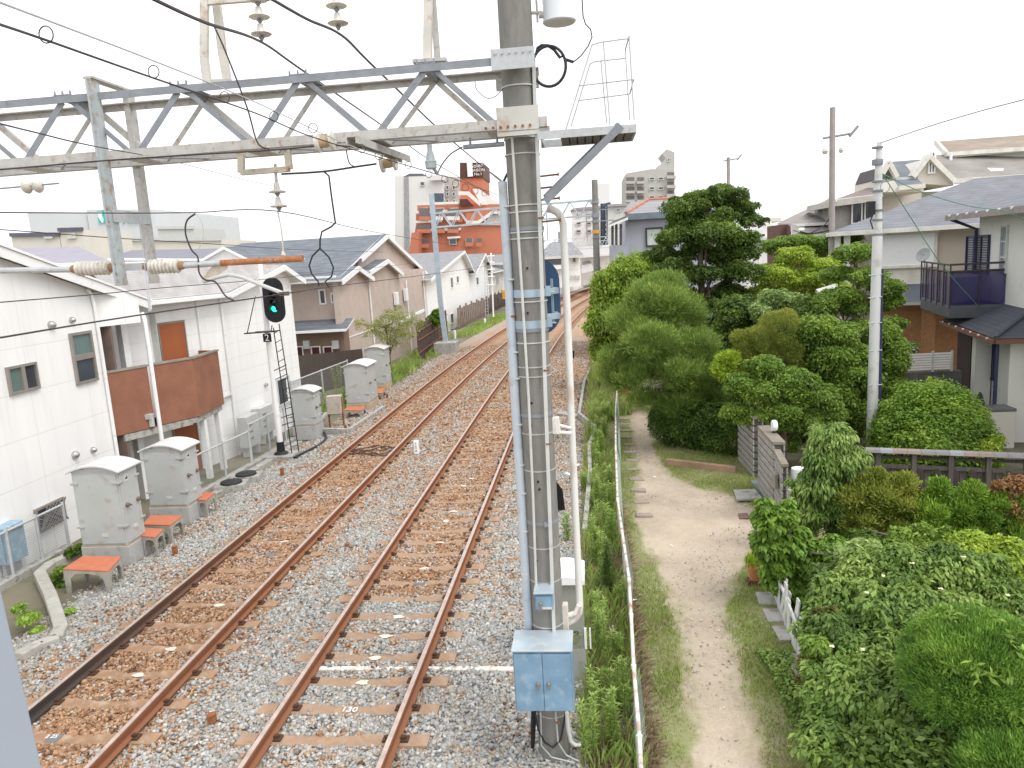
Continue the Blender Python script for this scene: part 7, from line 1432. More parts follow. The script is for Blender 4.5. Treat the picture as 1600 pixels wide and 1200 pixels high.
# tan house R2
tanr = mat('tan_render', (.52, .46, .38), .85, var=.05, scale=1); brick = mat_lines('orange_brick', (.42, .21, .10), 'Z', .07, .55, (.30, .22, .16), .16, axis2='XY', period2=.21, var=.2, scale=9)
R2 = thing('tan_house', 'tan house with a big blue grey hip roof and white roller shutter', 'house', (11, 30, -.3))
Y2 = 29; rE = W(1501, 350, 28.2); lE = W(1296, 364, 0.1+29.6); zE2 = (rE.z+lE.z)/2; oR = V3((rE.x, 28.2, 0)); dW = (V3((rE.x, rE.y, 0))-V3((lE.x, lE.y, 0))).normalized(); dU = V3((-dW.y, dW.x, 0))
LW = (V3((rE.x, rE.y, 0))-V3((lE.x, lE.y, 0))).length
lo = V3((lE.x, lE.y, 0)); q2 = oR+dW*5
hipk = 5.0; rise = W(1445, 289, lE.y+hipk).z-zE2
roofslab(R2, [lo+UP*zE2, q2+UP*zE2, q2+dU*hipk+UP*(zE2+rise), lo+dW*hipk+dU*hipk+UP*(zE2+rise)], r1slate, .12)
roofslab(R2, [lo+UP*zE2, lo+dW*hipk+dU*hipk+UP*(zE2+rise), lo+dU*2*hipk+UP*zE2], r1slate, .12)
b = MB(); b.beam(lo+UP*(zE2-.08)-dU*.06, q2+UP*(zE2-.08)-dU*.06, .12, .14); b.beam(lo+UP*(zE2-.08)-dW*.06, lo+dU*2*hipk+UP*(zE2-.08)-dW*.06, .12, .14); b.build('gutter', mat('cream_gutter', (.66, .64, .58), .6), R2)
def obox2(name, u0, u1, w0, w1, z0, z1, m, par=R2, **k): 
    P = [lo+dU*u0+dW*w0, lo+dU*u0+dW*w1, lo+dU*u1+dW*w1, lo+dU*u1+dW*w0]; b = MB(); b.hexa([V3((p.x, p.y, z0)) for p in P]+[V3((p.x, p.y, z1)) for p in P]); return b.build(name, m, par, **k)
obox2('upper_wall', .6, 2*hipk-.6, 1.6, LW+5, 2.6, zE2-.02, tanr)
obox2('ground_wall', 1.2, 2*hipk-.6, 1.6, LW+5, -.3, 2.6, brick)
def fx(px, off=.6):  # distance along dW of a photo column on the front wall
    r = ray(px, 400); o_ = lo+dU*off; A2 = np.array([[r.x, -dW.x], [r.y, -dW.y]]); s_ = np.linalg.solve(A2, np.array([o_.x, o_.y])); return s_[1]
def fz(px, py, off=.6): P = lo+dU*off+dW*fx(px, off); r = ray(px, py); return (EYE+r*(P.y/r.y)).z
x0, x1 = fx(1378, .4), fx(1459, .4); z0_, z1_ = fz(1420, 414, .4), fz(1420, 366, .4)
obox2('shutter_frame', .38, .62, x0-.1, x1+.1, z0_-.75, z1_+.15, mat('cream_frame', (.66, .63, .56), .7)); obox2('roller_shutter', .32, .40, x0, x1, z0_, z1_, mat_lines('white_shutter', (.84, .84, .84), 'Z', .05, .25, (.6, .6, .6), .2, var=.02))
obox2('shutter_sill', .28, .4, x0-.15, x1+.15, z0_-.1, z0_, mat('cream_frame', (.66, .63, .56), .7)); obox2('shutter_hood', .25, .4, x0-.15, x1+.15, z1_, z1_+.2, mat('cream_frame', (.66, .63, .56), .7))
for px in (1303, 1318): xx = fx(px, .3); obox2('corner_post', .3, .55, xx, xx+.22, 2.6, zE2, whitepaint)
lz = 2.75; 
P = [lo+dU*-.9+dW*fx(1405, -.9), lo+dU*-.9+dW*(fx(1500, -.9)), lo+dU*.8+dW*(fx(1500, .8)), lo+dU*.8+dW*fx(1418, .8)]
roofslab(R2, [P[0]+UP*lz, P[1]+UP*lz, P[2]+UP*(lz+.75), P[3]+UP*(lz+.75)], dslate, .12)
pb2 = fx(1444, -.3); obox2('brick_pillar', -.4, .0, pb2, pb2+.42, -.3, lz-.05, brick)
x0 = fx(1306, 1.15); x1 = fx(1322, 1.15); a = lo+dU*1.15+dW*x0; win(R2, a+UP*.4, lo+dU*1.15+dW*x1+UP*.4, 1.7, glass=darkglass, fw=.12)
sf = thing('slat_fence', 'white horizontal slat fence on a grey block wall, below the brick pillar', 'fence', W(1447, 565, 22.5)); a, c, e_ = W(1412, 580, 22.5), W(1486, 580, 22.5), W(1412, 553, 22.5)
for i in range(7): zz = a.z+(e_.z-a.z)*(i+.5)/7; b = MB(); b.beam((a.x, a.y, zz), (c.x, c.y, zz), .02, .055); b.build('slat', whitepaint, sf)
for f in (0, .6, 1): q_ = a.lerp(c, f); b = MB(); b.beam((q_.x, q_.y-.02, a.z-.05), (q_.x, q_.y-.02, e_.z+.05), .05, .05); b.build('post', greypaint, sf)
b = MB(); b.prism([(a.x, a.y+.0, -.3), (c.x+.3, a.y, -.3), (c.x+.3, a.y, a.z-.05), (a.x, a.y, a.z-.05)], (0, .2, 0)); tag(b.build('block_wall', mat_lines('stained_blocks', (.13, .13, .12), 'Z', .2, .6, (.05, .05, .05), .06, axis2='X', period2=.4, var=.3, scale=3)), 'stained dark grey block wall under the white slat fence', 'wall')
b = MB(); b.slab([W(1275, 452, 25), W(1312, 441, 27), W(1330, 447, 27), W(1290, 466, 25)], .08); tag(b.build('porch_canopy', greypaint), 'flat pale canopy roof showing between the garden trees left of the cloud pruned tree', 'canopy')
# big house behind (cream gable, brown roofs)
R3 = thing('large_house', 'large cream house with stacked brownish roofs, highest at the right edge', 'house', (24, 45, -.3)); Y3 = 44
tanroof = mat_lines('lichen_stained_roof', (.27, .25, .23), 'Z', .12, .3, (.16, .15, .14), .15, var=.2, scale=1); browroof = mat('brown_stained_roof', (.30, .24, .19), .9, var=.22, scale=.6, dirt=(.22, .21, .20), dirt_amt=.5)
def L3(px, py, Y): return W(px, py, Y)
roofslab(R3, [L3(1479, 239, Y3-2), L3(1640, 226, Y3-2), L3(1640, 208, Y3+3), L3(1462, 221, Y3+3)], browroof, .25); b = MB(); b.prism([L3(1476, 252, Y3-1.5), L3(1640, 243, Y3-1.5), L3(1640, 228, Y3-1.5), L3(1476, 240, Y3-1.5)], (0, 3, 0)); b.build('clerestory_wall', cream, R3)
b = MB(); b.beam(L3(1479, 241, Y3-2.1), L3(1640, 230, Y3-2.1), .15, .2); b.beam(L3(1462, 222, Y3+3), L3(1479, 241, Y3-2), .15, .3); b.build('gutter', mat('cream_gutter', (.66, .64, .58), .6), R3)
b = MB(); q_ = L3(1486, 240, Y3-2.3); b.tube([q_, q_-UP*.9], .07, 8); b.build('downpipe', whitepaint, R3)
roofslab(R3, [L3(1492, 281, Y3-5), L3(1640, 271, Y3-5), L3(1640, 246, Y3-1.6), L3(1449, 241, Y3-1.6)], tanroof, .2); b = MB(); b.beam(L3(1488, 283, Y3-5.1), L3(1640, 273, Y3-5.1), .15, .22); b.build('gutter', mat('cream_gutter', (.66, .64, .58), .6), R3)
ga, gl, gr = L3(1450, 243, Y3-5), L3(1424, 277, Y3-5), L3(1490, 283, Y3-5)
b = MB(); b.prism([L3(1434, 287, Y3-4.8), L3(1490, 290, Y3-4.8), L3(1488, 280, Y3-4.8), L3(1451, 247, Y3-4.8), L3(1433, 268, Y3-4.8)], (0, 5, 0)); b.build('gable_wall', cream, R3)
b = MB(); b.beam(ga, gl, .5, .22); b.beam(ga, gr, .3, .22); b.build('bargeboard', mat('cream_gutter', (.66, .64, .58), .6), R3)
win(R3, L3(1449, 272, Y3-4.85), L3(1461, 271, Y3-4.85), 1.05, glass=darkglass, mull=2, fw=.08)
b = MB(); b.prism([L3(1434, 300, Y3-3), L3(1660, 292, Y3-3), L3(1660, 510, Y3-3), L3(1434, 510, Y3-3)], (0, 6, 0)); b.build('wall', cream, R3)
R4 = thing('dark_gable_house', 'house with dark grey gables just right of the pale grey pole top', 'house', W(1400, 280, 41))
roofslab(R4, [L3(1400, 277, 39), L3(1432, 276, 39), L3(1441, 249, 43), L3(1388, 253, 43)], slateC, .2); b = MB(); b.beam(L3(1388, 253, 38.9), L3(1401, 277, 38.9), .3, .2); b.beam(L3(1389, 253, 38.9), L3(1378, 272, 38.9), .3, .2); b.build('bargeboard', cream, R4)
b = MB(); b.prism([L3(1381, 278, 39.2), L3(1400, 277, 39.2), L3(1390, 257, 39.2)], (0, 4, 0)); b.build('gable_wall', mat('dark_gable', (.10, .09, .10), .8), R4)
b = MB(); b.prism([L3(1380, 279, 39.4), L3(1440, 279, 39.4), L3(1440, 520, 39.4), L3(1380, 520, 39.4)], (0, 4, 0)); b.build('wall', cream, R4)
roofslab(R4, [L3(1404, 293, 37), L3(1445, 289, 37), L3(1432, 278, 39.3), L3(1396, 280, 39.3)], slateC, .15); b = MB(); b.beam(L3(1404, 294, 36.9), L3(1445, 290, 36.9), .15, .2); b.build('gutter', cream, R4)
b = MB(); b.prism([L3(1383, 300, 37.3), L3(1445, 300, 37.3), L3(1440, 290, 37.3), L3(1405, 294, 37.3), L3(1396, 282, 37.3)], (0, 2, 0)); b.build('porch_gable', cream, R4)
R5 = thing('flat_roof_house', 'house with a broad cream fascia and brown sloping roof left of the pale grey pole', 'house', W(1345, 310, 40))
b = MB(); b.prism([L3(1307, 322, 38), L3(1378, 313, 38), L3(1378, 303, 38), L3(1309, 312, 38)], (0, 5, 0)); b.build('fascia', mat('stone_fascia', (.45, .43, .38), .85, var=.08), R5)
roofslab(R5, [L3(1306, 311, 38), L3(1380, 302, 38), L3(1380, 288, 42), L3(1362, 291, 42)], mat('brown_roof', (.22, .18, .17), .9), .15)
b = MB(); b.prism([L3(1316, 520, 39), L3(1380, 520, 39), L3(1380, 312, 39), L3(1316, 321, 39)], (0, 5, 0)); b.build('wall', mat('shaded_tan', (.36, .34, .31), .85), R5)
for px in (1330, 1350): q_ = L3(px, 350, 38.8); win(R5, q_, q_+V3((.5, 0, 0)), 1.0, glass=darkglass)
R6 = thing('brown_hip_house', 'house with a steep brownish grey hip roof above the maple', 'house', W(1260, 345, 45))
brr = mat_lines('brown_grey_tiles', (.30, .27, .25), 'Z', .15, .45, (.18, .16, .15), .18, var=.12, scale=1)
roofslab(R6, [L3(1236, 350, 41), L3(1330, 345, 41), L3(1330, 318, 46), L3(1296, 309, 46)], brr, .15); roofslab(R6, [L3(1236, 350, 41), L3(1296, 309, 46), L3(1300, 308, 50), L3(1214, 349, 49)], brr, .15)
roofslab(R6, [L3(1237, 366, 40), L3(1300, 366, 40), L3(1296, 330, 44), L3(1236, 349, 41)], brr, .15)
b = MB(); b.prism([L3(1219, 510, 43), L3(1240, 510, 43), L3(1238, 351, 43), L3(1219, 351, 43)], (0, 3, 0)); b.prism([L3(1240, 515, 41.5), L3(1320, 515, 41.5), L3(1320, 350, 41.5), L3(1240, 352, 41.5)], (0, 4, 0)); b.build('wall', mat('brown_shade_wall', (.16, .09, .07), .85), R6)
R7 = thing('white_low_house', 'small white pale roofed house between the tallest tree and the brown hip roof', 'house', W(1190, 370, 60))
roofslab(R7, [L3(1163, 373, 58), L3(1216, 370, 58), L3(1205, 345, 63), L3(1170, 347, 63)], paleslate, .2); b = MB(); b.prism([L3(1165, 480, 58.5), L3(1214, 480, 58.5), L3(1214, 372, 58.5), L3(1165, 374, 58.5)], (0, 5, 0)); b.build('wall', sidingB, R7)
win(R7, L3(1185, 388, 58.4), L3(1196, 388, 58.4), 1.1, glass=darkglass); b = MB(); b.slab([L3(1178, 388, 55), L3(1200, 385, 55), L3(1206, 394, 53), L3(1182, 396, 53)][::-1], .1); b.build('canopy', whitepaint, R7)
b = MB(); b.prism([L3(1185, 347, 64), L3(1222, 346, 64), L3(1220, 340, 64), L3(1186, 341, 64)], (0, 4, 0)); b.build('roof_block', cream, R7)
# grey-blue house by the far pole
bgw = mat('blue_grey_render', (.40, .43, .48), .8, var=.03, scale=.5)
R8 = thing('blue_grey_house', 'blue grey house with one big window, just left of the tallest tree', 'house', W(1020, 370, 38)); Y8 = 38
b = MB(); b.prism([L3(980, 552, Y8), L3(1120, 545, Y8), L3(1120, 330, Y8), L3(980, 337, Y8)], (0, 7, 0)); b.build('wall', bgw, R8)
b = MB(); b.prism([L3(958, 552, Y8-.3), L3(982, 552, Y8-.3), L3(982, 382, Y8-.3), L3(957, 383, Y8-.3)], (0, 5, 0)); b.build('shed_wall', bgw, R8)
rmt = mat_lines('grey_tile_roof', (.30, .30, .31), 'Z', .18, .5, (.16, .16, .17), .2, var=.1, scale=1)
zz = L3(980, 335, Y8-.5); a_ = L3(977, 334, Y8-.5); b_ = L3(1130, 326, Y8-.5); roofslab(R8, [a_, b_, V3((b_.x, Y8+3, L3(1130, 308, Y8+3).z)), L3(1013, 313, Y8+3)], rmt, .3, edge=mat('slate_fascia', (.22, .27, .31), .7))
b = MB(); b.tube([L3(978, 333, Y8-.5), L3(1013, 312, Y8+3), L3(1130, 307, Y8+3)], .09, 6); b.build('ridge_tiles', mat('orange_ridge', (.45, .20, .12), .8), R8)
roofslab(R8, [a_, L3(1013, 313, Y8+3), L3(985, 316, Y8+9), L3(972, 330, Y8+5)], rmt, .2)
a, c, e_ = L3(1009, 386, Y8-.05), L3(1036, 385, Y8-.05), L3(1009, 356, Y8-.05); win(R8, a, V3((c.x, a.y, a.z)), e_.z-a.z, frame=mat('dark_bronze', (.07, .06, .06), .5, .3), glass=mat_glass('curtained_glass', (.50, .56, .52), .3), fw=.08)
roofslab(R8, [L3(950, 352, Y8-1.5), L3(980, 340, Y8-1.5), L3(981, 336, Y8+2), L3(957, 346, Y8+2)], mat('dark_shed_roof', (.09, .08, .08), .8), .1)
for px in (957, 963, 970): b = MB(); b.beam(L3(px, 383, Y8-1.2), L3(px, 350, Y8-1.2), .12, .12); b.build('shed_post', mat('dark_shed_roof', (.09, .08, .08), .8), R8)
# ------------------------------------------------------------------ far buildings
def grid_windows(par, x0, x1, ytops, h, Y, xs_, m=darkglass, fr=None, w=8):
    for yt in ytops:
        for px in xs_:
            a, c, e_ = W(px, yt+h, Y), W(px+w, yt+h, Y), W(px, yt, Y); win(par, a, V3((c.x, a.y, a.z)), e_.z-a.z, frame=fr or greypaint, glass=m, fw=.12, depth=.15)
OB = thing('orange_apartment_block', 'orange brick apartment block with white stair slopes and a dark brown sign tower', 'apartment block', W(720, 360, 110)); YO = 110
orb = mat_lines('orange_tile_wall', (.52, .19, .11), 'Z', .35, .15, (.42, .15, .09), .15, var=.06, scale=.3); trimw = mat('white_trim', (.74, .72, .68), .8, var=.04)
def quad(par, nm, pts, Y, dep, m): b = MB(); b.prism([W(x, y, Y) for x, y in pts], (0, dep, 0)); return b.build(nm, m, par)
quad(OB, 'lower_wall', [(636, 440), (800, 440), (800, 352), (650, 352)], YO, 14, orb)
quad(OB, 'middle_wall', [(650, 430), (800, 430), (800, 330), (650, 330)], YO+1, 12, orb)
quad(OB, 'upper_wall', [(652, 345), (790, 345), (786, 318), (652, 318)], YO+2, 10, orb)
quad(OB, 'sign_tower', [(719, 345), (756, 345), (754, 278), (719, 278)], YO+6, 8, orb)
tw = quad(OB, 'tower_top', [(718.5, 278), (755, 278), (754, 254), (718.5, 254)], YO+5.8, 8.4, mat('dark_brown_sign', (.10, .045, .03), .6))
for s_, px, py, sz in (('Soleil', 746, 259, .85), ('MAISON', 747, 266, .6), ('No.1', 748, 272, .6)): text('sign_letters', s_, sz, W(px-1, py, YO+5.6), rotm((1, 0, 0), (0, 0, 1)), whitepaint, tw, .04)
b = MB(); q_ = W(734, 262, YO+5.6); b.box((q_.x, q_.y, q_.z-1.3), (.8, .1, 2.2)); b.build('sign_strip', whitepaint, tw)
for y_, x0, x1 in ((317, 651, 716), (345, 648, 690), (358, 660, 720), (330, 648, 700)): b = MB(); a, c = W(x0, y_+2, YO-.2), W(x1, y_, YO-.2); b.beam(a, c, .6, .35); b.build('white_band', trimw, OB)
for pts, m_, yy in (([(716, 299), (732, 299), (750, 316), (750, 322), (730, 305), (716, 305)], trimw, .5), ([(738, 295), (748, 295), (782, 320), (752, 320)], trimw, .2), ([(728, 345), (746, 345), (768, 330), (800, 330), (800, 319), (764, 319), (742, 333), (728, 333)], orb, .6), ([(728, 350), (748, 350), (770, 334), (800, 334), (800, 330), (768, 330), (746, 345), (728, 345)], trimw, .7), ([(750, 352), (770, 335), (800, 335), (800, 352)], mat('warm_grey_wall', (.5, .46, .42), .9), .3)): quad(OB, 'stair_band', pts[::-1], YO-yy, .6, m_)
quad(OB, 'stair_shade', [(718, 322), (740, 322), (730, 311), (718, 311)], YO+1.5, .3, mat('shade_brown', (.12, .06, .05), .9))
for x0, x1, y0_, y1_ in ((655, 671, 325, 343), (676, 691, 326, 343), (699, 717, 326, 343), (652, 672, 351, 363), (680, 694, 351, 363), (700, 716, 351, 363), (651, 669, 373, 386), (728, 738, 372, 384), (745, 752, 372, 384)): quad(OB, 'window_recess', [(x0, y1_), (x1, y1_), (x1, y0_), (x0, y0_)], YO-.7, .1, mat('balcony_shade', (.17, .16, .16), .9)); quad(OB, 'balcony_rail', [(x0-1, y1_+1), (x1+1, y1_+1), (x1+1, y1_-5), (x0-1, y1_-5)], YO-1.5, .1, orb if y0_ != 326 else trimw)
grid_windows(OB, 0, 0, (325,), 11, YO+1.9, (656, 682, 704), w=13); grid_windows(OB, 0, 0, (352,), 11, YO+.9, (662, 690), w=14, m=mat_glass('grey_glass', (.2, .22, .24))); grid_windows(OB, 0, 0, (373,), 10, YO-.1, (652, 702, 728), w=12)
quad(OB, 'awning', [(699, 373), (718, 372), (718, 369), (699, 370)], YO-1, 1, whitepaint)
for x0, y0_, w__, lab in ((700, 341, 22, ''),): quad(OB, 'balcony', [(x0, y0_+6), (x0+w__, y0_+6), (x0+w__, y0_), (x0, y0_)], YO-.6, 1, orb)
quad(OB, 'lean_wing', [(634, 440), (654, 440), (654, 362), (643, 364)], YO-3, 5, orb)
WB = thing('white_apartment_block', 'white apartment block with a grey vertical stripe behind the orange one', 'apartment block', W(665, 320, 135)); YW = 135
quad(WB, 'wall', [(617, 440), (695, 440), (693, 275), (617, 275)], YW, 16, mat('white_grey_wall', (.70, .70, .68), .8, var=.02, scale=.2)); quad(WB, 'side_wall', [(693, 440), (722, 440), (719, 277), (693, 275)], YW+1, 14, mat('warm_grey_wall', (.5, .46, .42), .9))
quad(WB, 'stripe', [(632, 440), (641, 440), (638, 276), (631, 276)], YW-.15, .2, mat('mid_grey_stripe', (.33, .34, .35), .8)); quad(WB, 'roof_block', [(672, 282), (693, 281), (693, 273), (672, 274)], YW-1, 8, mat('white_grey_wall', (.70, .70, .68), .8))
quad(WB, 'roof_line', [(630, 276), (668, 275), (660, 271), (640, 271)], YW, 12, mat('dark_roof_line', (.16, .16, .18), .8)); grid_windows(WB, 0, 0, (284,), 7, YW-.1, (657,), w=7)
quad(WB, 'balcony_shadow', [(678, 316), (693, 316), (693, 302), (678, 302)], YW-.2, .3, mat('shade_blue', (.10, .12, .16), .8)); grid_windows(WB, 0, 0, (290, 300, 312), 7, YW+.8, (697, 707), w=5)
GA = thing('grey_apartment_block', 'beige grey apartment tower with balconies and a curved roof turret, above the blue grey house', 'apartment block', W(1015, 280, 150)); YG = 150; gw_ = mat('beige_grey_wall', (.46, .44, .41), .85, var=.03, scale=.2)
quad(GA, 'wall', [(978, 430), (1055, 430), (1054, 265), (1018, 264), (978, 271)], YG, 18, gw_)
for y_ in (277, 292, 306): 
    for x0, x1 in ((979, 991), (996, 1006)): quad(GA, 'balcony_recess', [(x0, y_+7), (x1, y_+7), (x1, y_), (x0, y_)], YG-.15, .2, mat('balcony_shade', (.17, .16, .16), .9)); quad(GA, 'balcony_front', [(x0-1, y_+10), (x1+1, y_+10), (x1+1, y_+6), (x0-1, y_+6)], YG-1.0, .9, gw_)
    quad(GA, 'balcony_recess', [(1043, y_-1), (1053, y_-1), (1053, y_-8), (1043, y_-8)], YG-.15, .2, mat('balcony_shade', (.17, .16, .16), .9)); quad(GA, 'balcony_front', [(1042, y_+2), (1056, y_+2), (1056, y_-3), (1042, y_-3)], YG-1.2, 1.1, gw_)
    grid_windows(GA, 0, 0, (y_,), 5, YG-.1, (1014, 1028), w=9)
quad(GA, 'turret', [(1027, 266), (1054, 266), (1054, 238), (1042, 233), (1034, 240), (1040, 247), (1034, 256), (1027, 260)], YG+2, 8, gw_); grid_windows(GA, 0, 0, (247,), 6, YG+1.9, (1043,), w=4)
WT = thing('white_tower_block', 'slim white windowless tower with a dark lattice stair, right of the far concrete pole', 'tower', W(940, 320, 130))
quad(WT, 'wall', [(932, 440), (953, 440), (953, 287), (932, 287)], 130, 8, mat('white_grey_wall', (.70, .70, .68), .8)); 
b = MB()
for px in (940, 944, 949, 953): b.beam(W(px, 400, 118), W(px, 318, 118), .35, .35)
for py in range(322, 398, 7): b.beam(W(939, py, 118), W(954, py-4, 118), .5, .45)
b.build('lattice_stair', mat('dark_blue_steel', (.06, .08, .11), .6), WT)
for i, (pts, Y, lab, m) in enumerate((([(893, 438), (972, 435), (972, 320), (893, 326)], 125, 'long white building with small windows behind the far gantries', sidingB), ([(950, 440), (990, 437), (985, 318), (950, 320)], 115, 'grey building with a stepped front right of the white slim tower', greypaint))):
    t = thing('distant_building', lab, 'building', W(pts[0][0], 380, Y)); quad(t, 'wall', pts, Y, 10, m); grid_windows(t, 0, 0, (334, 347, 359) if i == 0 else (326,), 5, Y-.1, (900, 916, 960) if i == 0 else (962, 975), w=8)
    quad(t, 'roof_edge', [(pts[0][0]-2, pts[3][1]+3), (pts[1][0], pts[2][1]+3), (pts[1][0], pts[2][1]-1), (pts[0][0]+3, pts[3][1]-1)], Y-.5, 11, mat('lilac_grey_roof', (.36, .34, .36), .8))
# houses along the far curve (left of the line, right of the pole)
H1 = thing('far_house', 'white two-storey house with grey tiled roof and upstairs window, beyond the signal back', 'house', W(870, 410, 92)); YH = 88
quad(H1, 'wall', [(845, 452), (907, 447), (905, 397), (845, 399)], YH, 8, sidingB); roofslab(H1, [W(838, 402, YH-1), W(912, 398, YH-1), W(893, 378, YH+4), W(860, 379, YH+4)], tilegrey, .3)
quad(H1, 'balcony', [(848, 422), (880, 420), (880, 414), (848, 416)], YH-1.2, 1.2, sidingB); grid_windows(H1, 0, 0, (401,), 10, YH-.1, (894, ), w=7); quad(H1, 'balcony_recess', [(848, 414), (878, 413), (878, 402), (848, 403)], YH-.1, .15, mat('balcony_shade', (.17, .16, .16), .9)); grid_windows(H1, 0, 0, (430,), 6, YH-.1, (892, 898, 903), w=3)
H2 = thing('far_house', 'white wall house with a pale lean-to roof beside the far concrete pole', 'house', W(915, 420, 100)); quad(H2, 'wall', [(906, 446), (962, 440), (962, 395), (906, 400)], 100, 8, sidingB); roofslab(H2, [W(908, 424, 96), W(928, 419, 96), W(922, 407, 100), W(910, 409, 100)], paleslate, .3)
roofslab(H2, [W(900, 400, 98), W(962, 395, 98), W(955, 382, 103), W(905, 386, 103)], paleslate, .3)
for i, (x0, x1, yb, yt, Y, lab, rm) in enumerate(((760, 800, 440, 397, 98, 'grey roofed white house seen left of the grey riser pipe', tilegrey), (738, 775, 420, 388, 120, 'far white gable house under the orange block', paleslate), (690, 745, 400, 384, 128, 'low white roofed house in front of the orange block', paleslate), (857, 893, 400, 377, 130, 'far grey roofed house between pole and bent white pipe', tilegrey), (895, 935, 402, 375, 135, 'farthest white house under the far gantries', paleslate))):
    t = thing('far_house', lab, 'house', W(x0, yb, Y)); quad(t, 'wall', [(x0, yb+20), (x1, yb+18), (x1, yt+12), (x0, yt+13)], Y, 8, sidingB); roofslab(t, [W(x0-3, yt+14, Y-.8), W(x1+3, yt+13, Y-.8), W(x1-6, yt, Y+4), W(x0+6, yt+1, Y+4)], rm, .3); grid_windows(t, 0, 0, (yt+17,), 5, Y-.1, (x0+6, x1-14), w=5)
wl = thing('trackside_wall', 'long low white wall following the outside of the far curve', 'wall', W(880, 455, 100)); b = MB()
pts = [(tx(-9.6, y), y) for y in range(74, 180, 6)]
for a, c in zip(pts[:-1], pts[1:]): b.beam((a[0], a[1], .3), (c[0], c[1]+.05, .3), .15, 1.3)
b.build('wall_panels', whitepaint, wl)
# ------------------------------------------------------------------ far gantries
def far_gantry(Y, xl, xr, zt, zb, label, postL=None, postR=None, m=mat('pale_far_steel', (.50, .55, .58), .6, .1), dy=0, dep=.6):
    t = thing('gantry_beam', label, 'gantry', ((xl+xr)/2, Y, zb))
    for s_ in (0, dep):
        b = MB(); b.beam((xl, Y+s_, zt), (xr, Y+s_+dy, zt), .07, .07); b.build('top_chord', m, t); b = MB(); b.beam((xl, Y+s_, zb), (xr, Y+s_+dy, zb), .07, .07); b.build('bottom_chord', m, t)
    n = max(6, int((xr-xl)/1.0)); b = MB()
    for i in range(n):
        f0, f1, f2 = i/n, (i+.5)/n, (i+1)/n; P = lambda f, z, s_=0: (xl+(xr-xl)*f, Y+dy*f+s_, z)
        for s_ in (0, dep): b.beam(P(f0, zb, s_), P(f1, zt, s_), .045, .045); b.beam(P(f1, zt, s_), P(f2, zb, s_), .045, .045)
    b.build('lattice', m, t); return t
ml_ = W(680, 335, 44); za, zb_ = W(690, 333, 44).z, W(690, 355, 44).z
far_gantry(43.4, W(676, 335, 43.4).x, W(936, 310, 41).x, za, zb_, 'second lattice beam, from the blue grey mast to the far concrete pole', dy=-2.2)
mb = G(698, 548, -.2); mst = thing('steel_mast', 'tall blue grey steel mast on a concrete block left of the tracks', 'mast', (mb.x, 44, -.3)); topm = W(674, 303, 44)
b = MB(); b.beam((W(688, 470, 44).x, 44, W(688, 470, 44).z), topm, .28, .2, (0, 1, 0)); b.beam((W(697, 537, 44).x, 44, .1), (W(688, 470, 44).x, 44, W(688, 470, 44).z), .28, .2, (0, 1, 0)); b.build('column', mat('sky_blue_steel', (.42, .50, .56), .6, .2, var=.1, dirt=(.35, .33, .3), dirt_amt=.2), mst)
b = MB(); b.box((W(699, 548, 44).x, 43.8, -.4), (1.3, 1.2, .8)); b.build('footing', concrete, mst, bevel=.03)
far = thing('concrete_pole', 'thin concrete pole with an orange band, beside the lime green tree', 'pole', (.45, 40.2, -.3)); b = MB(); a, c = W(936, 553, 40.2), W(929, 281, 40.2); b.tube([(a.x, 40.2, -.3), c], [.19, .155], 16); b.build('shaft', poleconc, far, smooth=True)
for py, m_, h_, nm in ((365, mat('orange_tape', (.70, .36, .08), .6), .18, 'marker_band'), (318, galvblue, .12, 'band'), (340, galvblue, .25, 'band'), (348, galvblue, .12, 'band'), (372, galvblue, .06, 'band'), (420, galvblue, .06, 'band'), (513, galvblue, .08, 'band')): q_ = W(932, py, 40.2); b = MB(); b.lathe((W(929+(py-281)*.0257, py, 40.2).x, 40.2, q_.z), [(.2, 0), (.2, h_)], seg=16); b.build(nm, m_, far, smooth=True)
for (Y, xo, lab) in ((78, 2, 'third lattice beam, beyond the second one over the curve'), (108, 5, 'fourth lattice beam over the far end of the curve'), (140, 10, 'farthest lattice beam, small between the far pole and the houses')):
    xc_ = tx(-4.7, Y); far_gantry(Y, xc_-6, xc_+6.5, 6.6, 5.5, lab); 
    for s_, nm in ((-6, 'left'), (6.5, 'right')): b = MB(); b.beam((xc_+s_, Y+.3, -.3), (xc_+s_, Y+.3, 8.2), .3, .3, (0, 1, 0)); tag(b.build('steel_mast', galvblue), {78: 'nearer', 108: 'middle', 140: 'farthest'}[Y]+' of the far %s hand masts on the curve' % nm, 'mast')
    t = thing('feeder_rack', 'T shaped feeder rack standing on the '+{78: 'third', 108: 'fourth', 140: 'farthest'}[Y]+' lattice beam', 'rack', (xc_+2, Y, 6.6)); b = MB()
    for s_ in (-2, 2, 4): b.beam((xc_+s_, Y, 6.6), (xc_+s_, Y, 9.3), .09, .09)
    for z_ in (8.2, 9.3): b.beam((xc_+1.2, Y, z_), (xc_+4.8, Y, z_), .08, .08)
    b.build('frame', galvblue, t)
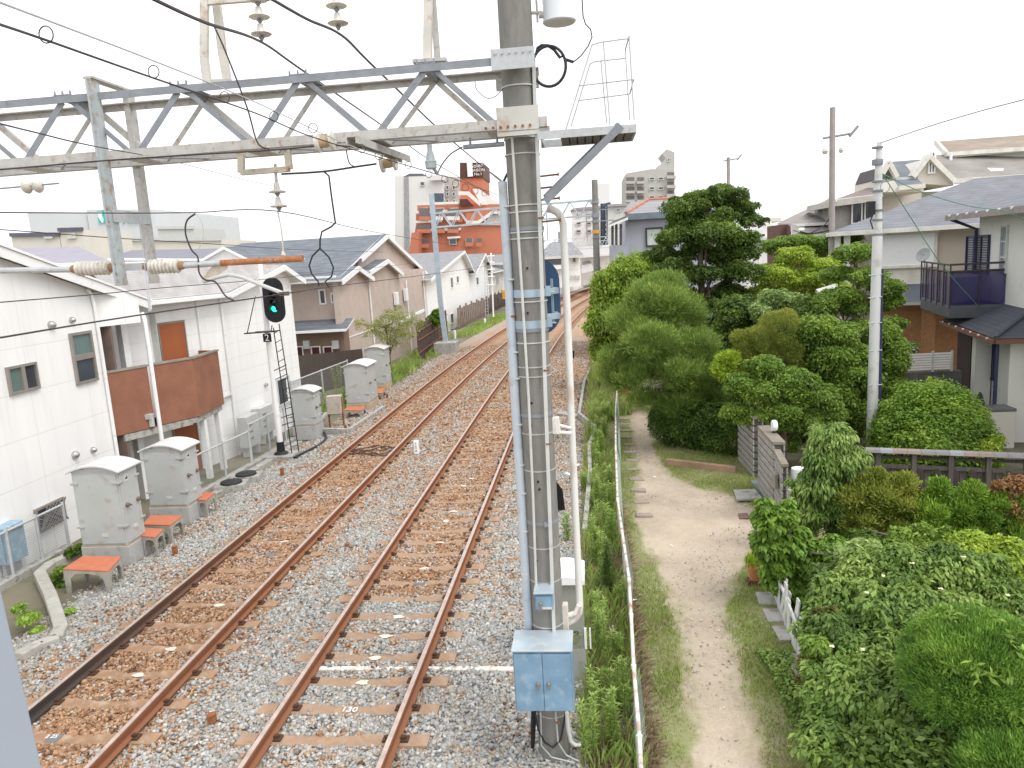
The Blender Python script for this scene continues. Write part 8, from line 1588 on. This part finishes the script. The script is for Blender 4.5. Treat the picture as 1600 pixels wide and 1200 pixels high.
# white signal seen from behind at far left and posts
wsg = thing('white_signal_mast', 'white mast with small side lamps, just left of the grey riser pipe', 'mast', W(771, 495, 62)); b = MB(); b.tube([W(771, 495, 62), W(767, 395, 62)], .07, 8); b.build('mast', whitepaint, wsg, smooth=True)
for py in (400, 410, 421, 432, 445): q_ = W(768, py, 61.8); b = MB(); b.tube([q_-V3((.35, 0, 0)), q_+V3((.25, 0, .0))], .05, 6); b.build('lamp_bracket', whitepaint, wsg)
b = MB(); q_ = W(763, 412, 61.7); b.lathe(q_, [(.12, 0), (.15, .15)], (0, -1, 0), 10); b.build('lamp', blackpaint, wsg); b = MB(); b.beam(W(759, 495, 62), W(757, 410, 62), .04, .04); b.beam(W(763, 495, 62), W(760, 410, 62), .04, .04)
for py in range(412, 494, 5): b.beam(W(759, py, 62), W(763, py, 62), .03, .03)
b.build('ladder', galv, wsg)
# black board fence on the left beyond the cabinets
bf = thing('board_fence', 'dark brown rusty board fence between the beige house and the blue grey mast', 'fence', (-9.3, 42, -.4)); rb = mat('black_brown_board', (.07, .05, .045), .9, var=.3, scale=5, dirt=(.20, .09, .05), dirt_amt=.3)
p0, p1 = G(655, 567, -.35), G(700, 530, -.35); n = 26
for i in range(n): q_ = p0.lerp(p1, (i+.5)/n); b = MB(); b.beam((q_.x, q_.y, -.4), (q_.x, q_.y, 1.75+.08*sin(i*2)), (p1-p0).length/n*.86, .03, (1, 0, 0)); b.build('board', rb, bf)
for z_ in (.2, .9, 1.4): b = MB(); b.beam((p0.x+.06, p0.y, z_), (p1.x+.06, p1.y, z_), .04, .05); b.build('rail', rust, bf)
b = MB(); b.beam(W(627, 503, 33), W(662, 485, 37), .08, .12); tag(b.build('white_beam', whitepaint), 'long white plank lying on top of the dark board fence near end', 'plank')
bf2 = thing('board_fence', 'weathered brown board fence right of the blue grey mast, along the white houses', 'fence', (-9, 58, -.4)); rb2 = mat('weathered_brown_board', (.20, .15, .12), .9, var=.3, scale=3, dirt=(.28, .14, .08), dirt_amt=.3)
p0, p1 = G(716, 513, -.35), G(793, 474, -.35); n = 34
for i in range(n): q_ = p0.lerp(p1, (i+.5)/n); b = MB(); b.beam((q_.x, q_.y, -.4), (q_.x, q_.y, 1.3+.15*sin(i*2)), (p1-p0).length/n*.8, .04, (1, 0, 0)); b.build('board', rb2 if i < 16 else rb, bf2)
b = MB(); q_ = W(788, 460, 66); b.box((q_.x, q_.y, q_.z-.4), (.35, .3, .8)); tag(b.build('orange_box', mat('orange_plastic', (.70, .33, .04), .5), bevel=.03), 'small orange box on the far board fence, left of the grey riser pipe', 'box')
for i, (px, py) in enumerate(((752, 487), (746, 492), (758, 508), (711, 528))): p = G(px, py, -.3); b = MB(); b.lathe((p.x, p.y, -.4), [(.09, 0), (.09, .6), (.05, .65)], seg=8); tag(b.build('marker_post', whitepaint), ('small white stub post by the far weathered fence, nearer the houses', 'small white stub post by the far weathered fence, nearer the mast', 'white post leaning over at the far edge of the stones', 'stub post just right of the mast footing')[i], 'post')
# ------------------------------------------------------------------ left verge furniture
# dark panel fence and mesh fences
chain = bpy.data.materials.new('chain_link'); chain.use_nodes = True
def chain_mat():
    m = chain; n, l = nodes(m); b = n['Principled BSDF']; b.inputs['Base Color'].default_value = (.45, .47, .48, 1); b.inputs['Metallic'].default_value = .4; b.inputs['Roughness'].default_value = .5; tc = n.new('ShaderNodeTexCoord'); sp = n.new('ShaderNodeSeparateXYZ'); l.new(tc.outputs['Object'], sp.inputs[0]); outs = []
    for sgn in (1, -1):
        a = n.new('ShaderNodeMath'); a.operation = 'MULTIPLY_ADD'; l.new(sp.outputs[2], a.inputs[0]); a.inputs[1].default_value = sgn*1.3; l.new(sp.outputs[1], a.inputs[2])
        s = n.new('ShaderNodeMath'); s.operation = 'DIVIDE'; l.new(a.outputs[0], s.inputs[0]); s.inputs[1].default_value = .075; f = n.new('ShaderNodeMath'); f.operation = 'FRACT'; l.new(s.outputs[0], f.inputs[0]); c = n.new('ShaderNodeMath'); c.operation = 'LESS_THAN'; l.new(f.outputs[0], c.inputs[0]); c.inputs[1].default_value = .10; outs.append(c.outputs[0])
    mx = n.new('ShaderNodeMath'); mx.operation = 'MAXIMUM'; l.new(outs[0], mx.inputs[0]); l.new(outs[1], mx.inputs[1]); l.new(mx.outputs[0], b.inputs['Alpha'])
chain_mat()
def mesh_fence(label, pts, zb, zt, n, kerb=True, post_top=None):
    t = thing('mesh_fence', label, 'fence', (*pts[0], zb))
    for (a, c) in zip(pts[:-1], pts[1:]):
        b = MB(); b.tube([(a[0], a[1], zt), (c[0], c[1], zt)], .025, 8); b.build('rail', galv, t, smooth=True); b = MB(); b.add([(a[0], a[1], zb), (c[0], c[1], zb), (c[0], c[1], zt), (a[0], a[1], zt)], [(0, 1, 2, 3)]); b.build('mesh', chain, t)
        for i in range(n+1): f = i/n; b = MB(); b.tube([(a[0]+(c[0]-a[0])*f, a[1]+(c[1]-a[1])*f, zb-.1), (a[0]+(c[0]-a[0])*f, a[1]+(c[1]-a[1])*f, zt+.05)], .03, 8); b.build('post', galv, t, smooth=True)
        if kerb: b = MB(); b.beam((a[0], a[1], zb-.1), (c[0], c[1], zb-.1), .2, .3); b.build('kerb', concrete, t, bevel=.01)
    return t
fA = [G(-20, 935, -.35), G(118, 865, -.35)]; mesh_fence('mesh fence with thin posts in front of the nearest white house wall', [(fA[0].x-.1, fA[0].y), (fA[1].x-.35, fA[1].y+.3)], -.3, .62, 3)
fB = [G(338, 765, -.3), G(384, 730, -.3)]; mesh_fence('mesh fence with a grey top rail between the second cabinet and the pale unit cases', [(-10.05, 15.9), (-9.75, 19.9)], -.25, .72, 3)
fC = [G(384, 728, -.3), G(452, 690, -.3)]; mesh_fence('mesh fence behind the foot of the signal mast', [(-9.75, 19.95), (-9.7, 23.6)], -.25, .9, 3)
fD = mesh_fence('taller wire fence with a rusty rail running between the pale arched cabinets', [(-10.6, 25.3), (-10.2, 30.5)], -.3, 1.25, 2)
b = MB(); b.beam((-9.55, 16.2, -.28), (-9.35, 22.5, -.28), .22, .12); tag(b.build('cable_trough', concrete, bevel=.01), 'low concrete trough line in front of the mesh fence, left of the track', 'trough')
pf_ = thing('panel_fence', 'dark brown panel fence below the maroon shutters of the beige house', 'fence', (-12.5, 33.5, -.5)); b = MB(); a, c = W(455, 620, 32.5), W(570, 600, 34.5); b.prism([(a.x-1, 32.5, -.5), (c.x, 34.5, -.5), (c.x, 34.5, W(570, 545, 34.5).z), (a.x-1, 32.5, W(455, 560, 32.5).z)], (0, .1, 0)); b.build('panel', mat_lines('dark_brown_panels', (.09, .07, .06), 'XY', .35, .5, (.04, .03, .03), .05), pf_)
# concrete drain and tanks near signal foot
for i, (px, py, lab) in enumerate(((385, 745, 'black rubber cover on the concrete trough nearest the signal foot'), (362, 758, 'black rubber cover on the concrete trough nearer the orange step'))):
    p = G(px, py, -.2); t = thing('cable_pit', lab, 'pit cover', (p.x, p.y, -.35)); b = MB(); b.box((p.x, p.y, -.4), (.75, .55, .26), rz=.2); b.build('concrete_pit', concrete, t, bevel=.01); b = MB(); b.lathe((p.x, p.y, -.14), [(.28, 0), (.27, .05), (.1, .08), (.02, .08)], seg=12); b.build('cover', mat('black_rubber', (.035, .035, .035), .7), t, smooth=True)
dp = thing('drain_trough', 'open concrete drain box with a curved rim in front of the rusty based cabinets', 'drain', G(520, 660, -.3)); b = MB(); Q = [G(497, 662, -.22), G(560, 655, -.22), G(600, 640, -.22)]
for a, c in ((G(494, 675, -.2), G(545, 677, -.2)), (G(545, 677, -.2), G(600, 640, -.2)), (G(494, 675, -.2), G(510, 650, -.2))): b.beam(a, c, .14, .3)
b.build('rim', concrete, dp, bevel=.01)
t = thing('small_box', 'small pale box on two rusty legs between the ladder cabinet and the rusty based one', 'box', G(522, 665, -.3)); a = G(524, 668, -.3); yb = a.y; q_ = W(524, 640, yb); k = yb/F_PX
b = MB(); b.box((q_.x, yb, W(524, 646, yb).z), (26*k*.9, .3, 30*k)); b.build('case', mat('stained_cream', (.50, .46, .40), .8, var=.1, dirt=(.4, .24, .14), dirt_amt=.3), t, bevel=.01); b = MB(); 
for s_ in (-1, 1): b.beam((q_.x+s_*12*k, yb, -.35), (q_.x+s_*12*k, yb, W(524, 620, yb).z), .05, .05)
b.build('legs', rust, t)
b = MB(); b.tube([G(460, 715, -.2), G(475, 707, -.2), G(500, 695, -.2), G(510, 685, -.2), G(505, 672, -.2)], .04, 8); tag(b.build('black_hose', blackcable, smooth=True), 'black hose lying on the stones behind the signal ladder foot', 'hose')
# curved concrete kerb bottom-left
kb = [(30, 1030), (62, 1012), (88, 1003), (96, 985), (80, 935), (63, 900), (80, 885), (130, 862)]; b = MB(); Q = [G(x, y, -.24) for x, y in kb]
for a, c in zip(Q[:-1], Q[1:]): b.beam(a, c+(c-a).normalized()*.04, .20, .2)
tag(b.build('curved_kerb', mat('pale_concrete', (.44, .42, .38), .9, var=.12, scale=4, dirt=(.28, .27, .22), dirt_amt=.3), bevel=.02), 'curved pale concrete kerb at the lower left edge', 'kerb')
bs = thing('blue_cabinet', 'bleached blue sheet metal cabinet cut by the left edge', 'cabinet', G(5, 905, -.3)); p = G(10, 905, -.3); b = MB(); zt3 = W(10, 828, p.y).z; b.box((p.x-.55, p.y+.3, -.05), (1.25, .5, zt3+.05)); b.build('case', mat('bleached_blue', (.30, .42, .52), .6, .1, var=.15, scale=4, dirt=(.50, .56, .60), dirt_amt=.4), bs, bevel=.01)
b = MB(); b.box((p.x-.55, p.y+.03, -.02), (1.15, .02, zt3-.02)); b.build('door', mat('bleached_blue', (.3, .4, .5)), bs); b = MB(); b.box((p.x-.1, p.y+.3, -.35), (.08, .4, .3)); b.build('leg', galv, bs)
# station post at the lower left corner
sp = thing('station_post', 'pale blue grey steel post right at the lower left corner, very close to the camera', 'post', (-1.9, 2.3, -.3)); e1 = W(33, 1060, 2.3); sm_ = mat('pale_blue_enamel', (.36, .40, .47), .5, .1, var=.03, scale=1.5, spec=.3)
b = MB(); v0, v1 = W(2, 922, 2.3), W(66, 1200, 2.3); dv = (v1-v0); b.prism([v0-dv*1.2, v1+dv*1.5, v1+dv*1.5-V3((.3, 0, 0)), v0-dv*1.2-V3((.3, 0, 0))], (-.02, -.2, 0)); b.build('post', sm_, sp, bevel=.006)
# distance marker between the tracks
t = thing('distance_marker', 'short white marker post with lettering between the two tracks', 'marker', G(652, 712, -.2)); p = G(652, 712, -.2); k = p.y/F_PX; b = MB(); b.box((p.x, p.y, -.25), (.13, .13, .10)); b.build('stub', concrete, t); b = MB(); b.box((p.x, p.y, -.15), (.14, .14, .40)); b.build('post', mat('bright_white_paint', (.86, .86, .85), .45), t, bevel=.03)
text('lettering', '1', .1, (p.x, p.y-.073, .16), rotm((1, 0, 0), (0, 0, 1)), blackpaint, t, .002); text('lettering', '5', .1, (p.x, p.y-.073, .06), rotm((1, 0, 0), (0, 0, 1)), blackpaint, t, .002); text('lettering', '6', .1, (p.x, p.y-.073, -.04), rotm((1, 0, 0), (0, 0, 1)), blackpaint, t, .002)
t = thing('black_marker', 'small black plate on a thin stake right of the right track', 'marker', G(895, 598, -.2)); p = G(895, 600, -.25); b = MB(); b.tube([(p.x, p.y, -.3), (p.x, p.y, W(894, 556, p.y).z)], .025, 6); b.build('stake', blackpaint, t); b = MB(); b.box((p.x, p.y-.03, W(894, 559, p.y).z), (.24, .03, .30)); b.build('plate', blackpaint, t)
b = MB(); b.beam(G(872, 647, -.2), G(905, 652, -.2), .35, .15); tag(b.build('drain_cover', concrete, bevel=.01), 'concrete drain cover beside the right rail, right of the pole', 'drain')
# ------------------------------------------------------------------ wires
def wire(pts, r, label, name='overhead_wire', m=darkwire, seg=6):
    P = [V3(p) for p in pts]; out = [P[0]]
    for i in range(len(P)-1):      # Catmull-Rom
        p0, p1, p2, p3 = P[max(i-1, 0)], P[i], P[i+1], P[min(i+2, len(P)-1)]
        for k in range(1, 7): t = k/6; out.append(.5*((2*p1)+(p2-p0)*t+(2*p0-5*p1+4*p2-p3)*t*t+(3*p1-p0-3*p2+p3)*t**3))
    b = MB(); b.tube(out, r, seg); return tag(b.build(name, m, smooth=True), label, 'wire')
def ln(X, pts): return [XP(x, y, X) for x, y in pts]
Xa = W(407, 62, 7.42).x; Xb = W(533, 53, 7.42).x
wire([W(230, -6, 4.6), W(320, 35, 5.6), W(407, 65, 7.42), W(477, 113, 9.6), W(607, 203, 16), W(683, 257, 25), W(777, 310, 43)], .013, 'thick dark feeder cable under the left disc string, running down to the second gantry')
wire([W(420, -4, 5.6), W(480, 30, 6.5), W(535, 56, 7.42), W(583, 103, 9.2), W(687, 203, 14), W(742, 250, 19), W(790, 290, 26)], .013, 'thick dark feeder cable under the right disc string, passing behind the beam')
mX = W(682, 272, 7.42).x; 
mess = [W(-10, 35, 1.9), W(73, 63, 2.3), W(240, 122, 3.1), W(400, 177, 4.4), W(485, 213, 5.3), W(590, 245, 6.3), W(682, 272, 7.42), W(720, 283, 9), W(790, 310, 14), W(860, 340, 28), W(900, 352, 43)]
wire(mess, .0042, 'cable with many hanging rings, from the upper left corner to the blue grey insulator')
wire([W(-10, 0, 1.9), W(83, 35, 2.3), W(240, 95, 3.1), W(400, 160, 4.4), W(540, 225, 6.4), W(600, 243, 7)], .0035, 'thin pale wire running just above the ringed cable', m=galv)
for i, (px, py, Y, rp) in enumerate(((72, 54, 2.3, 12), (240, 112, 3.1, 9), (351, 152, 3.9, 8), (428, 182, 4.7, 7), (489, 200, 5.4, 7), (565, 232, 6.1, 6), (592, 243, 6.4, 6), (615, 251, 6.7, 5), (638, 258, 7.0, 5), (670, 272, 7.3, 5), (695, 280, 7.9, 5), (712, 287, 8.6, 5), (727, 293, 9.4, 5), (742, 298, 10.4, 5), (757, 302, 11.6, 4))):
    c_ = W(px, py, Y); r_ = rp*Y/F_PX; b = MB(); b.tube([c_+V3((r_*cos(a), .0, r_*sin(a)*(1.05))) for a in np.linspace(0, 2*pi, 16)], r_*.09, 5); tag(b.build('cable_ring', darkwire, smooth=True), 'small wire ring hanging on the cable that crosses the beam', 'ring', 'rings on the ringed cable')
wire([W(-8, 529, 4.0), W(200, 495, 5.6), W(444, 459, 7.25), W(517, 448, 9.6), W(660, 430, 17), W(760, 416, 30), W(830, 405, 50)], .006, 'contact wire of the right track, reaching the tip of the curved steady arm')
wire([W(-8, 473, 9), W(160, 459, 10), W(250, 450, 12), W(406, 437, 17), W(520, 425, 24), W(640, 412, 40)], .007, 'contact wire of the left track, lying lower left behind the ribbed insulators')
wire([W(-8, 332, 5.2), W(217, 333, 7.3), W(305, 332, 7.4), W(434, 330, 7.42), W(557, 357, 11), W(640, 372, 16), W(740, 388, 28)], .005, 'messenger wire level with the bottom of the two-disc string')
wire([W(-8, 358, 8), W(167, 371, 10), W(245, 376, 11), W(345, 382, 13), W(465, 390, 18), W(600, 394, 30)], .006, 'reddish thin messenger wire just above the cream warehouse roof')
wire([W(-5, 192, 3), W(60, 208, 3.7), W(150, 229, 4.6), W(270, 252, 9.5), W(400, 285, 13), W(480, 300, 20)], .004, 'thin wire crossing inside the lattice beam at the left')
wire([W(565, 231, 6.9), W(522, 227, 6.95), W(497, 228, 6.9), W(420, 235, 6.95), W(300, 242, 6.95), W(150, 252, 6.95), W(-8, 266, 6.95)], .007, 'black cable lying along the lower chord of the near beam')
wire([W(333, 38, 7.0), W(350, 75, 7.0), W(385, 165, 7.0), W(402, 222, 7.0), W(420, 233, 6.98)], .008, 'black cable dropping from the left feeder cable to the lower chord')
wire([W(440, 272, 7.4), W(505, 268, 7.4), W(560, 260, 7.7), W(588, 256, 7.85)], .010, 'short dark dead-end wire left of the lower spool insulator')
wire([W(541, 235, 7.0), W(546, 255, 7.3), W(556, 261, 7.6)], .006, 'short jumper wire below the steel channel start')
jm = thing('jumper_loop', 'teardrop shaped black jumper wire hanging right of the signal lamp', 'wire', W(500, 400, 7.4)); b = MB(); b.tube([W(x, y, 7.4) for x, y in ((506, 268), (514, 275), (517, 300), (522, 335), (524, 348), (518, 354), (503, 362), (500, 375), (500, 388))], .009, 6); b.build('stem', blackcable, jm, smooth=True)
for s_, pts in ((0, ((500, 388), (488, 400), (483, 415), (487, 428), (497, 440), (499, 446))), (1, ((500, 388), (514, 402), (521, 418), (518, 432), (508, 440), (514, 449)))): b = MB(); b.tube([W(x, y, 7.5+s_*.5) for x, y in pts], .009, 6); b.build('branch', blackcable, jm, smooth=True)
wire([W(305, 334, 7.3), W(292, 345, 7.3), W(290, 365, 7.3), W(299, 390, 7.3), W(309, 402, 7.3), W(311, 425, 7.25), W(320, 437, 7.2), W(337, 441, 7.2), W(352, 462, 7.0), W(366, 470, 6.9)], .009, 'black jumper wire curving past the rust orange arm to the contact wire')
wire([W(307, 334, 7.3), W(316, 350, 7.3), W(317, 372, 7.3), W(309, 393, 7.3)], .004, 'thin grey wire closing the loop beside the black jumper', m=galv)
for x0, x1, y1_, lab in ((216, 233, 487, 'long thin dropper rod ending on the contact wire, left one'), (222, 235, 487, 'long thin dropper rod ending on the contact wire, right one')): wire([W(x0, 336, 7.4), W((x0+x1)/2+1, 410, 7.2), W(x1, y1_, 6.2)], .005, lab, 'dropper', m=mat('grey_wire', (.35, .35, .38), .6))
wire([W(684, 270, 7.45), W(692, 255, 7.5), W(705, 240, 7.5), W(722, 230, 7.3)], .007, 'dark wire arching from the blue grey insulator to the rod under the beam')
wire([W(760, 265, 12), W(775, 276, 10), W(786, 286, 7.5)], .012, 'cable entering the top of the grey riser pipe')
wire([W(786, 286, 7.4), W(792, 273, 7.4), W(800, 262, 7.4)], .012, 'short cable tail between the riser pipe top and the concrete pole')
wire([W(742, 126, 7.7), W(745, 140, 7.72), W(760, 153, 7.74), W(775, 150, 7.74), W(786, 136, 7.74), W(788, 122, 7.72)], .005, 'thin grey loop wire hanging beside the concrete pole under the rear chord', m=galv)
wire([W(1374, 224, 18.3), W(1450, 198, 17), W(1530, 174, 16), W(1610, 153, 15)], .012, 'service wire from the pale grey pole to the upper right edge', m=mat('grey_wire', (.35, .35, .38), .6))
wire([W(1376, 270, 18.3), W(1440, 300, 18.5), W(1515, 322, 19.5), W(1570, 330, 20), W(1615, 352, 19)], .010, 'green service wire crossing in front of the blue grey hip roof', m=mat('green_cable', (.10, .28, .2), .6))
wire([W(1376, 268, 18.3), W(1420, 335, 19), W(1470, 412, 20), W(1530, 480, 21)], .010, 'service wire slanting from the pale grey pole across the roller shutter', m=mat('green_cable', (.10, .28, .2), .6))
wire([W(1296, 360, 30), W(1268, 365, 29.8), W(1250, 362, 29.8)], .03, 'thick sagging cable bundle left of the tan house', m=blackcable); wire([W(1301, 325, 30), W(1290, 350, 30), W(1262, 365, 30), W(1240, 360, 32)], .02, 'dark sagging cable from the tall brownish pole', m=blackcable)
